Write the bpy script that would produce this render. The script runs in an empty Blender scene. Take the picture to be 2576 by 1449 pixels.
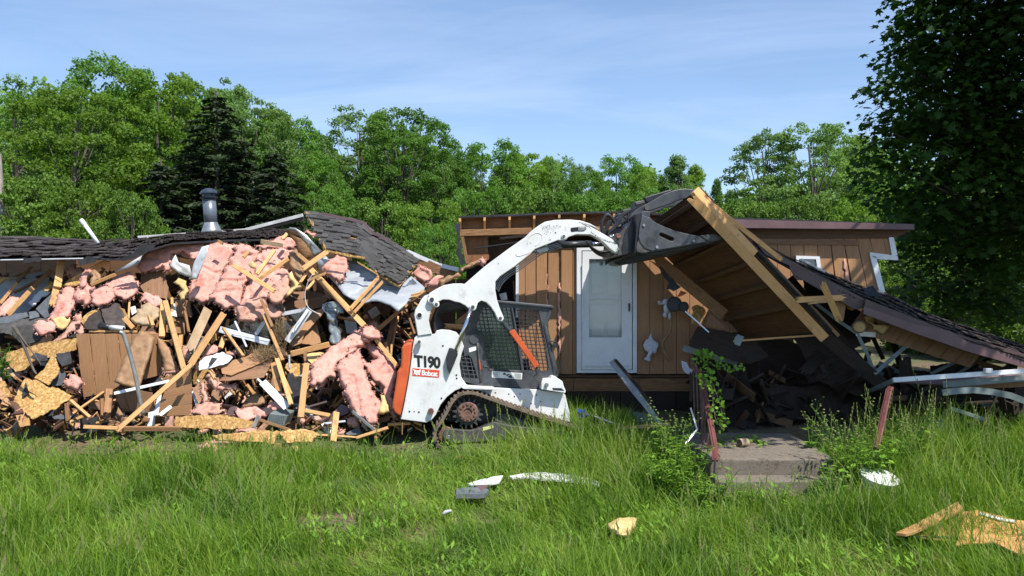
import bpy, bmesh, math, random
import numpy as np
from mathutils import Vector, Matrix, noise as mn
from mathutils.geometry import delaunay_2d_cdt, tessellate_polygon

random.seed(7); np.random.seed(7)
sc = bpy.context.scene
COL = sc.collection

# ------------------------------------------------------------------ camera, world, sun, exposure
FPX = 2005.0
CAM = Vector((0, 0, 2.7))
PITCH = math.atan(34.5 / FPX)
cam_d = bpy.data.cameras.new("camera"); cam = bpy.data.objects.new("camera", cam_d); COL.objects.link(cam)
cam.location = CAM; cam.rotation_euler = (math.pi / 2 - PITCH, 0, 0)
cam_d.sensor_width = 36; cam_d.lens = 36 * FPX / 2576; cam_d.clip_end = 2000; cam_d.clip_start = 0.1
sc.camera = cam

SUN_EL, SUN_AZ = 58.0, 40.0            # azimuth: degrees right of straight behind the camera
el, az = math.radians(SUN_EL), math.radians(SUN_AZ)
TOSUN = Vector((math.cos(el) * math.sin(az), -math.cos(el) * math.cos(az), math.sin(el)))
world = bpy.data.worlds.new("World"); sc.world = world; world.use_nodes = True
nt = world.node_tree; nt.nodes.clear()
wo = nt.nodes.new("ShaderNodeOutputWorld"); bg = nt.nodes.new("ShaderNodeBackground")
sky = nt.nodes.new("ShaderNodeTexSky"); sky.sky_type = 'NISHITA'; sky.sun_disc = False
sky.sun_elevation = el; sky.sun_rotation = math.pi - az
sky.air_density = 0.9; sky.dust_density = 0.0; sky.ozone_density = 3.0
tc = nt.nodes.new("ShaderNodeTexCoord"); sep = nt.nodes.new("ShaderNodeSeparateXYZ")
nt.links.new(tc.outputs["Generated"], sep.inputs[0])
addz = nt.nodes.new("ShaderNodeMath"); addz.operation = 'ADD'; addz.inputs[1].default_value = 0.24
nt.links.new(sep.outputs[2], addz.inputs[0])
dx = nt.nodes.new("ShaderNodeMath"); dx.operation = 'DIVIDE'; nt.links.new(sep.outputs[0], dx.inputs[0]); nt.links.new(addz.outputs[0], dx.inputs[1])
dy = nt.nodes.new("ShaderNodeMath"); dy.operation = 'DIVIDE'; nt.links.new(sep.outputs[1], dy.inputs[0]); nt.links.new(addz.outputs[0], dy.inputs[1])
cmb = nt.nodes.new("ShaderNodeCombineXYZ"); nt.links.new(dx.outputs[0], cmb.inputs[0]); nt.links.new(dy.outputs[0], cmb.inputs[1])
mp = nt.nodes.new("ShaderNodeMapping"); mp.inputs['Rotation'].default_value = (0, 0, 0.5); mp.inputs['Scale'].default_value = (0.35, 1.0, 1)
nt.links.new(cmb.outputs[0], mp.inputs[0])
nz = nt.nodes.new("ShaderNodeTexNoise"); nz.inputs['Scale'].default_value = 1.1; nz.inputs['Detail'].default_value = 6; nz.inputs['Roughness'].default_value = 0.55; nz.inputs['Distortion'].default_value = 0.6
nt.links.new(mp.outputs[0], nz.inputs[0])
rmp = nt.nodes.new("ShaderNodeMapRange"); rmp.inputs[1].default_value = 0.42; rmp.inputs[2].default_value = 0.8; rmp.inputs[3].default_value = 0.22; rmp.inputs[4].default_value = 0.62
nt.links.new(nz.outputs[0], rmp.inputs[0])
mx = nt.nodes.new("ShaderNodeMixRGB"); mx.inputs[2].default_value = (2.9, 4.3, 6.9, 1)
nt.links.new(rmp.outputs[0], mx.inputs[0]); nt.links.new(sky.outputs[0], mx.inputs[1])
nz2 = nt.nodes.new("ShaderNodeTexNoise"); nz2.inputs['Scale'].default_value = 1.5; nz2.inputs['Detail'].default_value = 9; nz2.inputs['Roughness'].default_value = 0.62; nz2.inputs['Distortion'].default_value = 1.2
mp2 = nt.nodes.new("ShaderNodeMapping"); mp2.inputs['Rotation'].default_value = (0, 0, -0.45); mp2.inputs['Scale'].default_value = (0.3, 0.9, 1); mp2.inputs['Location'].default_value = (3.1, 1.7, 0)
nt.links.new(cmb.outputs[0], mp2.inputs[0]); nt.links.new(mp2.outputs[0], nz2.inputs[0])
rm2 = nt.nodes.new("ShaderNodeMapRange"); rm2.inputs[1].default_value = 0.47; rm2.inputs[2].default_value = 0.78; rm2.inputs[3].default_value = 0.0; rm2.inputs[4].default_value = 0.36
nt.links.new(nz2.outputs[0], rm2.inputs[0])
mxw = nt.nodes.new("ShaderNodeMixRGB"); mxw.inputs[2].default_value = (5.2, 6.1, 7.8, 1); nt.links.new(rm2.outputs[0], mxw.inputs[0]); nt.links.new(mx.outputs[0], mxw.inputs[1])
nt.links.new(mxw.outputs[0], bg.inputs[0]); bg.inputs[1].default_value = 0.115
nt.links.new(bg.outputs[0], wo.inputs[0])
sun_d = bpy.data.lights.new("sun", 'SUN'); sun_d.energy = 4.7; sun_d.angle = math.radians(0.5); sun_d.color = (1, 0.955, 0.88)
sun = bpy.data.objects.new("sun", sun_d); COL.objects.link(sun)
sun.rotation_euler = (-TOSUN).to_track_quat('-Z', 'Y').to_euler()
sc.view_settings.view_transform = 'Standard'; sc.view_settings.look = 'None'
sc.view_settings.exposure = 0.55; sc.view_settings.gamma = 1; sc.view_settings.use_curve_mapping = False
sc.cycles.max_bounces = 6; sc.cycles.diffuse_bounces = 1; sc.cycles.glossy_bounces = 2
sc.cycles.transmission_bounces = 4; sc.cycles.transparent_max_bounces = 8
sc.cycles.use_denoising = True

# ------------------------------------------------------------------ helpers
def P(u, v, D):
    """point of the place seen at 2576-wide picture position u, v at depth D metres"""
    a = (u - 1288) / FPX * D; b = (724.5 - v) / FPX * D
    return Vector((CAM.x + a, CAM.y + D * math.cos(PITCH) + b * math.sin(PITCH), CAM.z - D * math.sin(PITCH) + b * math.cos(PITCH)))
def crop(x0, y0, s):
    def f(cx, cy): return (x0 + cx * s, y0 + cy * s)
    f.L = lambda pts: [f(a, b) for a, b in pts]
    f.s = s
    return f
A = crop(943.4, 691.8, .3472); B = crop(943.4, 452.8, .2518); C = crop(1446.5, 440.2, .2170)
L = crop(0, 566, .3906); M = crop(503.1, 503.1, .2197); N = crop(440.2, 754.7, .2821)
S = crop(1383.6, 880.5, .3038); T = crop(1572.3, 566, .2604); R = crop(2012.5, 503.1, .3038)
Q = crop(2012.5, 880.5, .3924); W0 = crop(0, 628.9, .1736)
G3 = crop(2201.2, 849, .1736); U_ = crop(0, 0, 1.0)
GM = crop(943.4, 1100.6, .293); GL = crop(0, 1037.7, .3662)

def tagp(o, label=None, cat=None, group=None, kind=None):
    if label: o['label'] = label
    if cat: o['category'] = cat
    if group: o['group'] = group
    if kind: o['kind'] = kind
WM = {}
def thing(name, label, cat, loc=(0, 0, 0), group=None):
    o = bpy.data.objects.new(name, None); COL.objects.link(o); o.location = loc
    o.empty_display_size = .2
    WM[o] = Matrix.Translation(Vector(loc)); tagp(o, label, cat, group); return o
def link(o, Mw, parent=None):
    COL.objects.link(o); o.matrix_world = Mw; WM[o] = Mw
    if parent is not None:
        o.parent = parent; o.matrix_parent_inverse = WM[parent].inverted()
def mk(name, vf, mat, parent=None, label=None, cat=None, group=None, kind=None, Mw=None, bevel=0, smooth=False, seg=1, fixn=True):
    """one mesh object from world-space (verts, faces)"""
    vs, fs = vf
    vs = [Vector(v) for v in vs]
    if Mw is None:
        c = sum(vs, Vector()) / len(vs); Mw = Matrix.Translation(c)
    inv = Mw.inverted()
    me = bpy.data.meshes.new(name); me.from_pydata([inv @ v for v in vs], [], fs); 
    if fixn:
        bm = bmesh.new(); bm.from_mesh(me); bmesh.ops.recalc_face_normals(bm, faces=bm.faces); bm.to_mesh(me); bm.free()
    me.validate()
    if smooth: me.polygons.foreach_set('use_smooth', [True] * len(me.polygons))
    me.materials.append(mat)
    o = bpy.data.objects.new(name, me); link(o, Mw, parent); tagp(o, label, cat, group, kind)
    if bevel:
        b = o.modifiers.new('bevel', 'BEVEL'); b.width = bevel; b.segments = seg; b.limit_method = 'ANGLE'; b.angle_limit = math.radians(38)
        b.harden_normals = False
    return o
def dup(o, delta, label=None, group=None, cat=None):
    c = o.copy(); COL.objects.link(c); Mw = Matrix.Translation(delta) @ WM[o]; c.matrix_world = Mw; WM[c] = Mw
    if label: c['label'] = label
    if group: c['group'] = group
    for ch in o.children:
        k = ch.copy(); COL.objects.link(k); k.parent = c; k.matrix_parent_inverse = ch.matrix_parent_inverse.copy()
        for g in ch.children:
            g2 = g.copy(); COL.objects.link(g2); g2.parent = k; g2.matrix_parent_inverse = g.matrix_parent_inverse.copy()
    return c
def join(*vfs):
    V, Fc = [], []
    for vs, fs in vfs:
        n = len(V); V += list(vs); Fc += [tuple(i + n for i in f) for f in fs]
    return V, Fc
def prism(p3, vec, holes=()):
    """polygon (3-D points, optional holes) pushed along vec"""
    loops = [list(p3)] + [list(h) for h in holes]
    flat = [p for l in loops for p in l]; n = len(flat)
    vs = flat + [p + vec for p in flat]; fs = []
    if holes:
        for t in tessellate_polygon(loops):
            t = tuple(t); fs += [t, tuple(i + n for i in reversed(t))]
    else:
        fs += [tuple(range(n)), tuple(reversed(range(n, 2 * n)))]
    k = 0
    for l in loops:
        m = len(l)
        for i in range(m):
            a, b = k + i, k + (i + 1) % m
            fs.append((a, b, b + n, a + n))
        k += m
    return vs, fs
def box8(c, ax, ay, az_):
    """box centred c with half-axis vectors"""
    vs = [c + ax * i + ay * j + az_ * k for i in (-1, 1) for j in (-1, 1) for k in (-1, 1)]
    return vs, [(0, 1, 3, 2), (4, 6, 7, 5), (0, 4, 5, 1), (2, 3, 7, 6), (0, 2, 6, 4), (1, 5, 7, 3)]
def abox(x0, x1, y0, y1, z0, z1):
    return box8(Vector(((x0 + x1) / 2, (y0 + y1) / 2, (z0 + z1) / 2)), Vector(((x1 - x0) / 2, 0, 0)), Vector((0, (y1 - y0) / 2, 0)), Vector((0, 0, (z1 - z0) / 2)))
def tube(path, r, n=8, r2=None, closed=False):
    path = [Vector(p) for p in path]; vs, fs = [], []
    up = Vector((0.13, 0.21, 1)).normalized(); m = len(path)
    for i, p in enumerate(path):
        d = (path[min(i + 1, m - 1)] - path[max(i - 1, 0)]).normalized()
        a = d.cross(up); a = a.normalized() if a.length > 1e-4 else Vector((1, 0, 0)); b = d.cross(a).normalized()
        rr = r if r2 is None else r + (r2 - r) * i / (m - 1)
        for k in range(n):
            t = 2 * math.pi * k / n; vs.append(p + a * math.cos(t) * rr + b * math.sin(t) * rr)
    for i in range(m - 1):
        for k in range(n):
            fs.append((i * n + k, i * n + (k + 1) % n, (i + 1) * n + (k + 1) % n, (i + 1) * n + k))
    fs.append(tuple(range(n))); fs.append(tuple(reversed(range((m - 1) * n, m * n))))
    return vs, fs
def smoothpath(pts, k=6):
    pts = [Vector(p) for p in pts]; out = []
    for i in range(len(pts) - 1):
        p0 = pts[max(i - 1, 0)]; p1 = pts[i]; p2 = pts[i + 1]; p3 = pts[min(i + 2, len(pts) - 1)]
        for j in range(k):
            t = j / k
            out.append(.5 * ((2 * p1) + (p2 - p0) * t + (2 * p0 - 5 * p1 + 4 * p2 - p3) * t * t + (3 * p1 - p0 - 3 * p2 + p3) * t ** 3))
    out.append(pts[-1]); return out
def cyl(c, axis, r, h, n=20, r2=None):
    axis = Vector(axis).normalized(); a = axis.orthogonal().normalized(); b = axis.cross(a)
    r2 = r if r2 is None else r2; vs = []
    for rr, z in ((r, 0), (r2, h)):
        for k in range(n):
            t = 2 * math.pi * k / n; vs.append(c + axis * z + a * math.cos(t) * rr + b * math.sin(t) * rr)
    fs = [(k, (k + 1) % n, n + (k + 1) % n, n + k) for k in range(n)] + [tuple(range(n)), tuple(range(n, 2 * n))]
    return vs, fs
def lathe(c, axis, prof, n=20):
    axis = Vector(axis).normalized(); a = axis.orthogonal().normalized(); b = axis.cross(a); vs, fs = [], []
    for rr, z in prof:
        for k in range(n):
            t = 2 * math.pi * k / n; vs.append(c + axis * z + a * math.cos(t) * rr + b * math.sin(t) * rr)
    for i in range(len(prof) - 1):
        for k in range(n): fs.append((i * n + k, i * n + (k + 1) % n, (i + 1) * n + (k + 1) % n, (i + 1) * n + k))
    fs += [tuple(range(n)), tuple(range((len(prof) - 1) * n, len(prof) * n))]
    return vs, fs
def np_mesh(name, V, quads=None, tris=None, smooth=False):
    me = bpy.data.meshes.new(name); V = np.asarray(V, np.float32)
    nq = 0 if quads is None else len(quads); ntr = 0 if tris is None else len(tris)
    me.vertices.add(len(V)); me.vertices.foreach_set('co', V.ravel())
    me.loops.add(nq * 4 + ntr * 3); me.polygons.add(nq + ntr)
    idx = []; st = []
    if nq: idx.append(np.asarray(quads).ravel()); st.append(np.arange(nq) * 4)
    if ntr: idx.append(np.asarray(tris).ravel()); st.append(nq * 4 + np.arange(ntr) * 3)
    me.loops.foreach_set('vertex_index', np.concatenate(idx).astype(np.int32))
    me.polygons.foreach_set('loop_start', np.concatenate(st).astype(np.int32))
    if smooth: me.polygons.foreach_set('use_smooth', np.ones(nq + ntr, bool))
    me.update(calc_edges=True); me.validate(); return me

# ------------------------------------------------------------------ materials
def nodes_of(name):
    m = bpy.data.materials.new(name); m.use_nodes = True; t = m.node_tree; t.nodes.clear()
    o = t.nodes.new("ShaderNodeOutputMaterial"); return m, t, o
def N_(t, kind, **kw):
    n = t.nodes.new(kind)
    for k, v in kw.items():
        if k.startswith('i_'): n.inputs[k[2:].replace('_', ' ')].default_value = v
        else: setattr(n, k, v)
    return n
def ramp(t, fac, cols):
    r = t.nodes.new("ShaderNodeValToRGB"); e = r.color_ramp.elements
    while len(e) < len(cols): e.new(0.5)
    for i, (p, c) in enumerate(cols): e[i].position = p; e[i].color = (c[0], c[1], c[2], 1)
    t.links.new(fac, r.inputs[0]); return r
def surf(name, c1, c2, scale=4, stretch=(1, 1, 1), rough=.7, bump=.15, bscale=None, rand=.15, c3=None, spot=0, metallic=0, wave=0, coord='Object', spotscale=9, sheen=0, spec=.4, fine=None):
    m, t, out = nodes_of(name)
    tc = N_(t, "ShaderNodeTexCoord"); oi = N_(t, "ShaderNodeObjectInfo")
    off = N_(t, "ShaderNodeVectorMath", operation='ADD'); mul = N_(t, "ShaderNodeVectorMath", operation='SCALE'); mul.inputs['Scale'].default_value = 17.3
    cx = N_(t, "ShaderNodeCombineXYZ")
    for k in range(3): t.links.new(oi.outputs['Random'], cx.inputs[k])
    t.links.new(cx.outputs[0], mul.inputs[0])
    t.links.new(tc.outputs[coord], off.inputs[0]); t.links.new(mul.outputs[0], off.inputs[1])
    mp = N_(t, "ShaderNodeMapping"); mp.inputs['Scale'].default_value = stretch; t.links.new(off.outputs[0], mp.inputs[0])
    nz = N_(t, "ShaderNodeTexNoise"); nz.inputs['Scale'].default_value = scale; nz.inputs['Detail'].default_value = 7; nz.inputs['Roughness'].default_value = .62; nz.inputs['Distortion'].default_value = wave
    t.links.new(mp.outputs[0], nz.inputs[0])
    cols = [(.32, c1), (.68, c2)] if c3 is None else [(.28, c1), (.5, c2), (.72, c3)]
    r = ramp(t, nz.outputs[0], cols); colout = r.outputs[0]
    if spot:
        n2 = N_(t, "ShaderNodeTexNoise"); n2.inputs['Scale'].default_value = spotscale; n2.inputs['Detail'].default_value = 8; n2.inputs['Roughness'].default_value = .7
        t.links.new(off.outputs[0], n2.inputs[0])
        r2 = ramp(t, n2.outputs[0], [(.56, (0, 0, 0)), (.66, (1, 1, 1))])
        ms = N_(t, "ShaderNodeMath", operation='MULTIPLY'); ms.inputs[1].default_value = spot; t.links.new(r2.outputs[0], ms.inputs[0])
        mx = N_(t, "ShaderNodeMixRGB"); mx.inputs[2].default_value = tuple(x * .35 + .02 for x in c1) + (1,); t.links.new(ms.outputs[0], mx.inputs[0]); t.links.new(colout, mx.inputs[1]); colout = mx.outputs[0]
    hs = N_(t, "ShaderNodeHueSaturation")
    mr = N_(t, "ShaderNodeMapRange"); mr.inputs[3].default_value = 1 - rand; mr.inputs[4].default_value = 1 + rand
    t.links.new(oi.outputs['Random'], mr.inputs[0]); t.links.new(mr.outputs[0], hs.inputs['Value']); t.links.new(colout, hs.inputs['Color'])
    b = N_(t, "ShaderNodeBsdfPrincipled"); b.inputs['Roughness'].default_value = rough; b.inputs['Metallic'].default_value = metallic
    b.inputs['Specular IOR Level'].default_value = spec
    if sheen: b.inputs['Sheen Weight'].default_value = sheen
    t.links.new(hs.outputs[0], b.inputs['Base Color'])
    if bump:
        bn = N_(t, "ShaderNodeTexNoise"); bn.inputs['Scale'].default_value = bscale or scale * 4; bn.inputs['Detail'].default_value = 6; bn.inputs['Roughness'].default_value = .7
        t.links.new(mp.outputs[0], bn.inputs[0])
        bp = N_(t, "ShaderNodeBump"); bp.inputs['Strength'].default_value = bump; bp.inputs['Distance'].default_value = .02
        t.links.new(bn.outputs[0], bp.inputs['Height']); t.links.new(bp.outputs[0], b.inputs['Normal'])
    t.links.new(b.outputs[0], out.inputs[0]); return m
WOODS = (1, 14, 14)
MAT = dict(
 lumber=surf('fresh_lumber', (.33, .155, .052), (.60, .335, .135), 5, WOODS, .65, .3, 12, .28, c3=(.49, .25, .09), spot=.5, spotscale=5),
 lumber_old_shaded=surf('aged_and_shaded_lumber', (.16, .075, .03), (.36, .19, .085), 5, WOODS, .75, .3, 12, .25, spot=.3),  # old wood; the darker tone also paints shade onto studs labelled shaded
 lumber_dark=surf('shade_darkened_lumber', (.014, .009, .007), (.042, .025, .015), 5, WOODS, .8, .3, 12, .2),  # near-black wood colour stands in for deep shade in the wreck
 ply=surf('plywood', (.05, .022, .009), (.14, .066, .026), 2.2, (1, 5, 5), .7, .12, 10, .12, wave=2.2, c3=(.085, .04, .015)),  # browns darkened to carry the shade under the lifted roof
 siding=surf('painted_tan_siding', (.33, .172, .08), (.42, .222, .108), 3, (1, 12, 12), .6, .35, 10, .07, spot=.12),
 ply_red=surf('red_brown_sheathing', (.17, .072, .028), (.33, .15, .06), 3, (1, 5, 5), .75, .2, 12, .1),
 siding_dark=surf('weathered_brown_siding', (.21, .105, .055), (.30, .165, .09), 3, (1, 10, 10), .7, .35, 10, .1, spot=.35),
 inner=surf('interior_panelling', (.10, .05, .025), (.17, .085, .04), 3, (1, 10, 10), .7, .2, 10, .2),
 kraft=surf('kraft_paper', (.22, .12, .06), (.36, .21, .11), 6, (1, 1, 1), .6, .5, 14, .1, spot=.15),
 kraft_light=surf('tan_paper_facing', (.38, .26, .15), (.55, .40, .25), 6, (1, 1, 1), .65, .5, 14, .1, spot=.1),
 pink=surf('pink_fibreglass', (.42, .155, .11), (.68, .35, .285), 5, (1, 1, 1), .95, .55, 22, .08, c3=(.58, .25, .19), sheen=.1, spec=.1, spot=.12, spotscale=6),
 pink_dusty=surf('dusty_fibreglass', (.28, .15, .09), (.60, .33, .25), 7, (1, 1, 1), .95, .6, 22, .1, c3=(.46, .23, .165), sheen=.1, spec=.1, spot=.45, spotscale=7),
 yellow=surf('yellow_foam', (.46, .30, .11), (.68, .50, .24), 6, (1, 1, 1), .9, .6, 18, .1),
 white=surf('white_paint', (.66, .67, .68), (.78, .79, .80), 3, (1, 1, 1), .45, .06, 20, .04, spot=.06),
 white_dull=surf('dirty_white_board', (.48, .47, .45), (.72, .71, .69), 4, (1, 1, 1), .6, .1, 20, .1, spot=.35),
 membrane=surf('grey_roll_membrane', (.26, .28, .31), (.38, .40, .43), 2.5, (1, 3, 1), .45, .25, 8, .08, spot=.15),
 metal_grey=surf('galvanised_metal', (.22, .22, .22), (.42, .42, .42), 6, (1, 1, 1), .35, .1, 20, .1, metallic=.6, spot=.2),
 alu=surf('aluminium_trim', (.55, .57, .60), (.75, .77, .80), 4, (1, 1, 1), .35, .06, 20, .06, metallic=.2, spot=.12),
 trim_grey=surf('grey_green_trim', (.13, .16, .155), (.22, .255, .245), 4, (1, 1, 1), .5, .1, 20, .1, spot=.25),
 mauve=surf('mauve_fascia_metal', (.11, .065, .068), (.17, .10, .104), 3, (1, 1, 1), .4, .08, 12, .06, spot=.1),
 brown_metal=surf('brown_drip_edge', (.07, .045, .045), (.12, .075, .072), 3, (1, 1, 1), .45, .08, 12, .1),
 felt=surf('roofing_felt', (.018, .018, .02), (.045, .045, .05), 8, (1, 1, 1), .85, .5, 40, .2),
 shingle=surf('asphalt_shingle', (.038, .036, .035), (.085, .08, .075), 9, (1, 1, 1), .9, .6, 60, .3),
 shingle_brown=surf('brown_asphalt_shingle', (.034, .027, .025), (.082, .064, .058), 9, (1, 1, 1), .9, .6, 60, .3),
 slate=surf('blue_grey_shingle', (.07, .08, .09), (.14, .15, .17), 9, (1, 1, 1), .85, .4, 50, .2),
 black=surf('black_machine_paint', (.012, .013, .015), (.035, .037, .042), 5, (1, 1, 1), .38, .08, 20, .1, spot=.0),
 blackdusty=surf('dusty_black_steel', (.016, .018, .022), (.07, .074, .082), 3.2, (1, 2.5, 1), .42, .15, 14, .06, c3=(.028, .031, .036)),
 mwhite=surf('white_machine_paint', (.60, .60, .57), (.77, .775, .77), 2.2, (1, 1, 1), .35, .05, 8, .02, spot=.3, spotscale=5),
 orange=surf('orange_paint', (.48, .075, .022), (.66, .13, .04), 3, (1, 1, 1), .42, .05, 12, .04, spot=.12),
 red=surf('red_decal', (.60, .05, .02), (.68, .07, .03), 6, (1, 1, 1), .4, 0),
 decal_black=surf('black_decal', (.012, .012, .012), (.02, .02, .02), 6, (1, 1, 1), .4, 0),
 decal_white=surf('white_decal', (.72, .72, .70), (.80, .80, .78), 6, (1, 1, 1), .4, 0),
 rubber=surf('muddy_rubber', (.035, .028, .022), (.19, .14, .10), 7, (1, 1, 1), .85, .5, 30, .1, c3=(.10, .075, .055)),
 rusty=surf('rusty_steel', (.09, .045, .03), (.24, .14, .11), 14, (1, 1, 1), .8, .4, 40, .1),
 rail=surf('red_brown_rail_paint', (.10, .028, .024), (.19, .062, .052), 9, (1, 1, 1), .5, .2, 30, .08, spot=.3),
 darksteel=surf('dark_greasy_steel', (.035, .033, .032), (.11, .10, .095), 7, (1, 1, 1), .5, .2, 20, .1),
 chrome=surf('chrome_rod', (.55, .56, .6), (.7, .7, .75), 4, (1, 1, 1), .12, 0, metallic=1),
 concrete=surf('aggregate_concrete', (.085, .070, .054), (.21, .175, .138), 14, (1, 1, 1), .9, .8, 70, .05, c3=(.135, .118, .098), spot=.45, spotscale=22),
 soil=surf('bare_soil', (.07, .042, .025), (.16, .105, .065), 6, (1, 1, 1), .95, .8, 24, .1),
 bark=surf('tree_bark', (.06, .05, .04), (.17, .145, .12), 3, (4, 4, 1), .9, .6, 14, .15),
 pole=surf('weathered_pole_wood', (.22, .19, .16), (.38, .34, .30), 3, (6, 6, 1), .85, .4, 10, .1),
 shirt=surf('hi_vis_green_cloth', (.05, .42, .05), (.10, .60, .09), 5, (1, 1, 1), .8, .1),
 trousers=surf('dark_denim', (.02, .03, .05), (.04, .055, .08), 5, (1, 1, 1), .8, .1),
 skin=surf('skin', (.45, .25, .17), (.52, .30, .21), 5, (1, 1, 1), .55, .05),
 seat=surf('black_vinyl', (.015, .015, .016), (.03, .03, .032), 5, (1, 1, 1), .5, .1),
 blue=surf('blue_plastic', (.02, .06, .30), (.03, .10, .42), 6, (1, 1, 1), .5, .2),
 cloth=surf('grey_white_cloth', (.45, .44, .50), (.62, .60, .66), 5, (1, 1, 1), .85, .3),
 plastic=surf('white_plastic', (.70, .72, .70), (.78, .80, .77), 5, (1, 1, 1), .35, .03, spot=.08),
 twig=surf('dry_straw', (.22, .14, .07), (.42, .30, .16), 9, (1, 1, 1), .9, .2),
 tin=surf('rusty_tin', (.35, .20, .10), (.62, .50, .33), 12, (1, 1, 1), .6, .2, spot=.4),
)
def osb_mat():
    m, t, out = nodes_of('oriented_strand_board'); tc = N_(t, "ShaderNodeTexCoord")
    mp = N_(t, "ShaderNodeMapping"); mp.inputs['Scale'].default_value = (1, 1, 2.4); mp.inputs['Rotation'].default_value = (.2, .3, .4); t.links.new(tc.outputs['Object'], mp.inputs[0])
    nz = N_(t, "ShaderNodeTexNoise"); nz.inputs['Scale'].default_value = 3; t.links.new(mp.outputs[0], nz.inputs[0])
    mxv = N_(t, "ShaderNodeMixRGB"); mxv.inputs[0].default_value = .12; t.links.new(mp.outputs[0], mxv.inputs[1]); t.links.new(nz.outputs[1], mxv.inputs[2])
    v = N_(t, "ShaderNodeTexVoronoi"); v.inputs['Scale'].default_value = 44; t.links.new(mxv.outputs[0], v.inputs[0])
    sp = N_(t, "ShaderNodeSeparateXYZ"); t.links.new(v.outputs['Color'], sp.inputs[0])
    r = ramp(t, sp.outputs[0], [(0, (.28, .14, .035)), (.4, (.40, .22, .065)), (.75, (.48, .28, .095)), (1, (.60, .39, .16))])
    oi = N_(t, "ShaderNodeObjectInfo"); hs = N_(t, "ShaderNodeHueSaturation"); mr = N_(t, "ShaderNodeMapRange"); mr.inputs[3].default_value = .85; mr.inputs[4].default_value = 1.1
    t.links.new(oi.outputs['Random'], mr.inputs[0]); t.links.new(mr.outputs[0], hs.inputs['Value']); t.links.new(r.outputs[0], hs.inputs['Color'])
    b = N_(t, "ShaderNodeBsdfPrincipled"); b.inputs['Roughness'].default_value = .75; t.links.new(hs.outputs[0], b.inputs['Base Color'])
    bp = N_(t, "ShaderNodeBump"); bp.inputs['Strength'].default_value = .5; bp.inputs['Distance'].default_value = .01; t.links.new(sp.outputs[1], bp.inputs['Height']); t.links.new(bp.outputs[0], b.inputs['Normal'])
    t.links.new(b.outputs[0], out.inputs[0]); return m
MAT['osb'] = osb_mat()
def glass_mat(name, tint, refl=.12, alpha=.55):
    m, t, out = nodes_of(name)
    tr = N_(t, "ShaderNodeBsdfTransparent"); tr.inputs[0].default_value = (*tint, 1)
    gl = N_(t, "ShaderNodeBsdfGlossy"); gl.inputs['Roughness'].default_value = .04; gl.inputs[0].default_value = (.9, .95, 1, 1)
    df = N_(t, "ShaderNodeBsdfDiffuse"); df.inputs[0].default_value = (tint[0] * .35, tint[1] * .4, tint[2] * .4, 1)
    fr = N_(t, "ShaderNodeFresnel"); fr.inputs[0].default_value = 1.5
    ad = N_(t, "ShaderNodeMath", operation='ADD'); ad.inputs[1].default_value = refl; t.links.new(fr.outputs[0], ad.inputs[0])
    m0 = N_(t, "ShaderNodeMixShader"); m0.inputs[0].default_value = 1 - alpha; t.links.new(df.outputs[0], m0.inputs[1]); t.links.new(tr.outputs[0], m0.inputs[2])
    m1 = N_(t, "ShaderNodeMixShader"); t.links.new(ad.outputs[0], m1.inputs[0]); t.links.new(m0.outputs[0], m1.inputs[1]); t.links.new(gl.outputs[0], m1.inputs[2])
    t.links.new(m1.outputs[0], out.inputs[0]); return m
MAT['glass'] = glass_mat('window_glass', (.92, .95, .96), .02, .03)
MAT['glass_green'] = glass_mat('green_tinted_cab_glass', (.34, .64, .48), .03, .30)
MAT['film'] = glass_mat('clear_plastic_film', (.9, .88, .82), .15, .55)
def leaf_mat(name, cols, trans=.5, nscale=.6, rough=.6):
    m, t, out = nodes_of(name)
    g = N_(t, "ShaderNodeNewGeometry"); oi = N_(t, "ShaderNodeObjectInfo")
    nz = N_(t, "ShaderNodeTexNoise"); nz.inputs['Scale'].default_value = nscale; nz.inputs['Detail'].default_value = 3; t.links.new(g.outputs['Position'], nz.inputs[0])
    a1 = N_(t, "ShaderNodeMath", operation='MULTIPLY'); a1.inputs[1].default_value = .55; t.links.new(g.outputs['Random Per Island'], a1.inputs[0])
    a2 = N_(t, "ShaderNodeMath", operation='MULTIPLY_ADD'); a2.inputs[1].default_value = 1.3; t.links.new(nz.outputs[0], a2.inputs[0]); t.links.new(a1.outputs[0], a2.inputs[2])
    a3 = N_(t, "ShaderNodeMath", operation='SUBTRACT'); a3.inputs[1].default_value = .42; t.links.new(a2.outputs[0], a3.inputs[0])
    k = len(cols); r = ramp(t, a3.outputs[0], [(i / (k - 1), c) for i, c in enumerate(cols)])
    hs = N_(t, "ShaderNodeHueSaturation"); mr = N_(t, "ShaderNodeMapRange"); mr.inputs[3].default_value = .8; mr.inputs[4].default_value = 1.2
    t.links.new(oi.outputs['Random'], mr.inputs[0]); t.links.new(mr.outputs[0], hs.inputs['Value']); t.links.new(r.outputs[0], hs.inputs['Color'])
    d = N_(t, "ShaderNodeBsdfPrincipled"); d.inputs['Roughness'].default_value = rough; d.inputs['Specular IOR Level'].default_value = .3
    tl = N_(t, "ShaderNodeBsdfTranslucent"); t.links.new(hs.outputs[0], d.inputs['Base Color'])
    mc = N_(t, "ShaderNodeMixRGB", blend_type='MULTIPLY'); mc.inputs[0].default_value = 1; mc.inputs[2].default_value = (1.25, 1.25, .55, 1); t.links.new(hs.outputs[0], mc.inputs[1]); t.links.new(mc.outputs[0], tl.inputs[0])
    mx = N_(t, "ShaderNodeMixShader"); mx.inputs[0].default_value = trans; t.links.new(d.outputs[0], mx.inputs[1]); t.links.new(tl.outputs[0], mx.inputs[2])
    t.links.new(mx.outputs[0], out.inputs[0]); return m
MAT['leaf'] = leaf_mat('spring_leaves', [(.06, .145, .02), (.115, .245, .034), (.175, .33, .055)])
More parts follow.
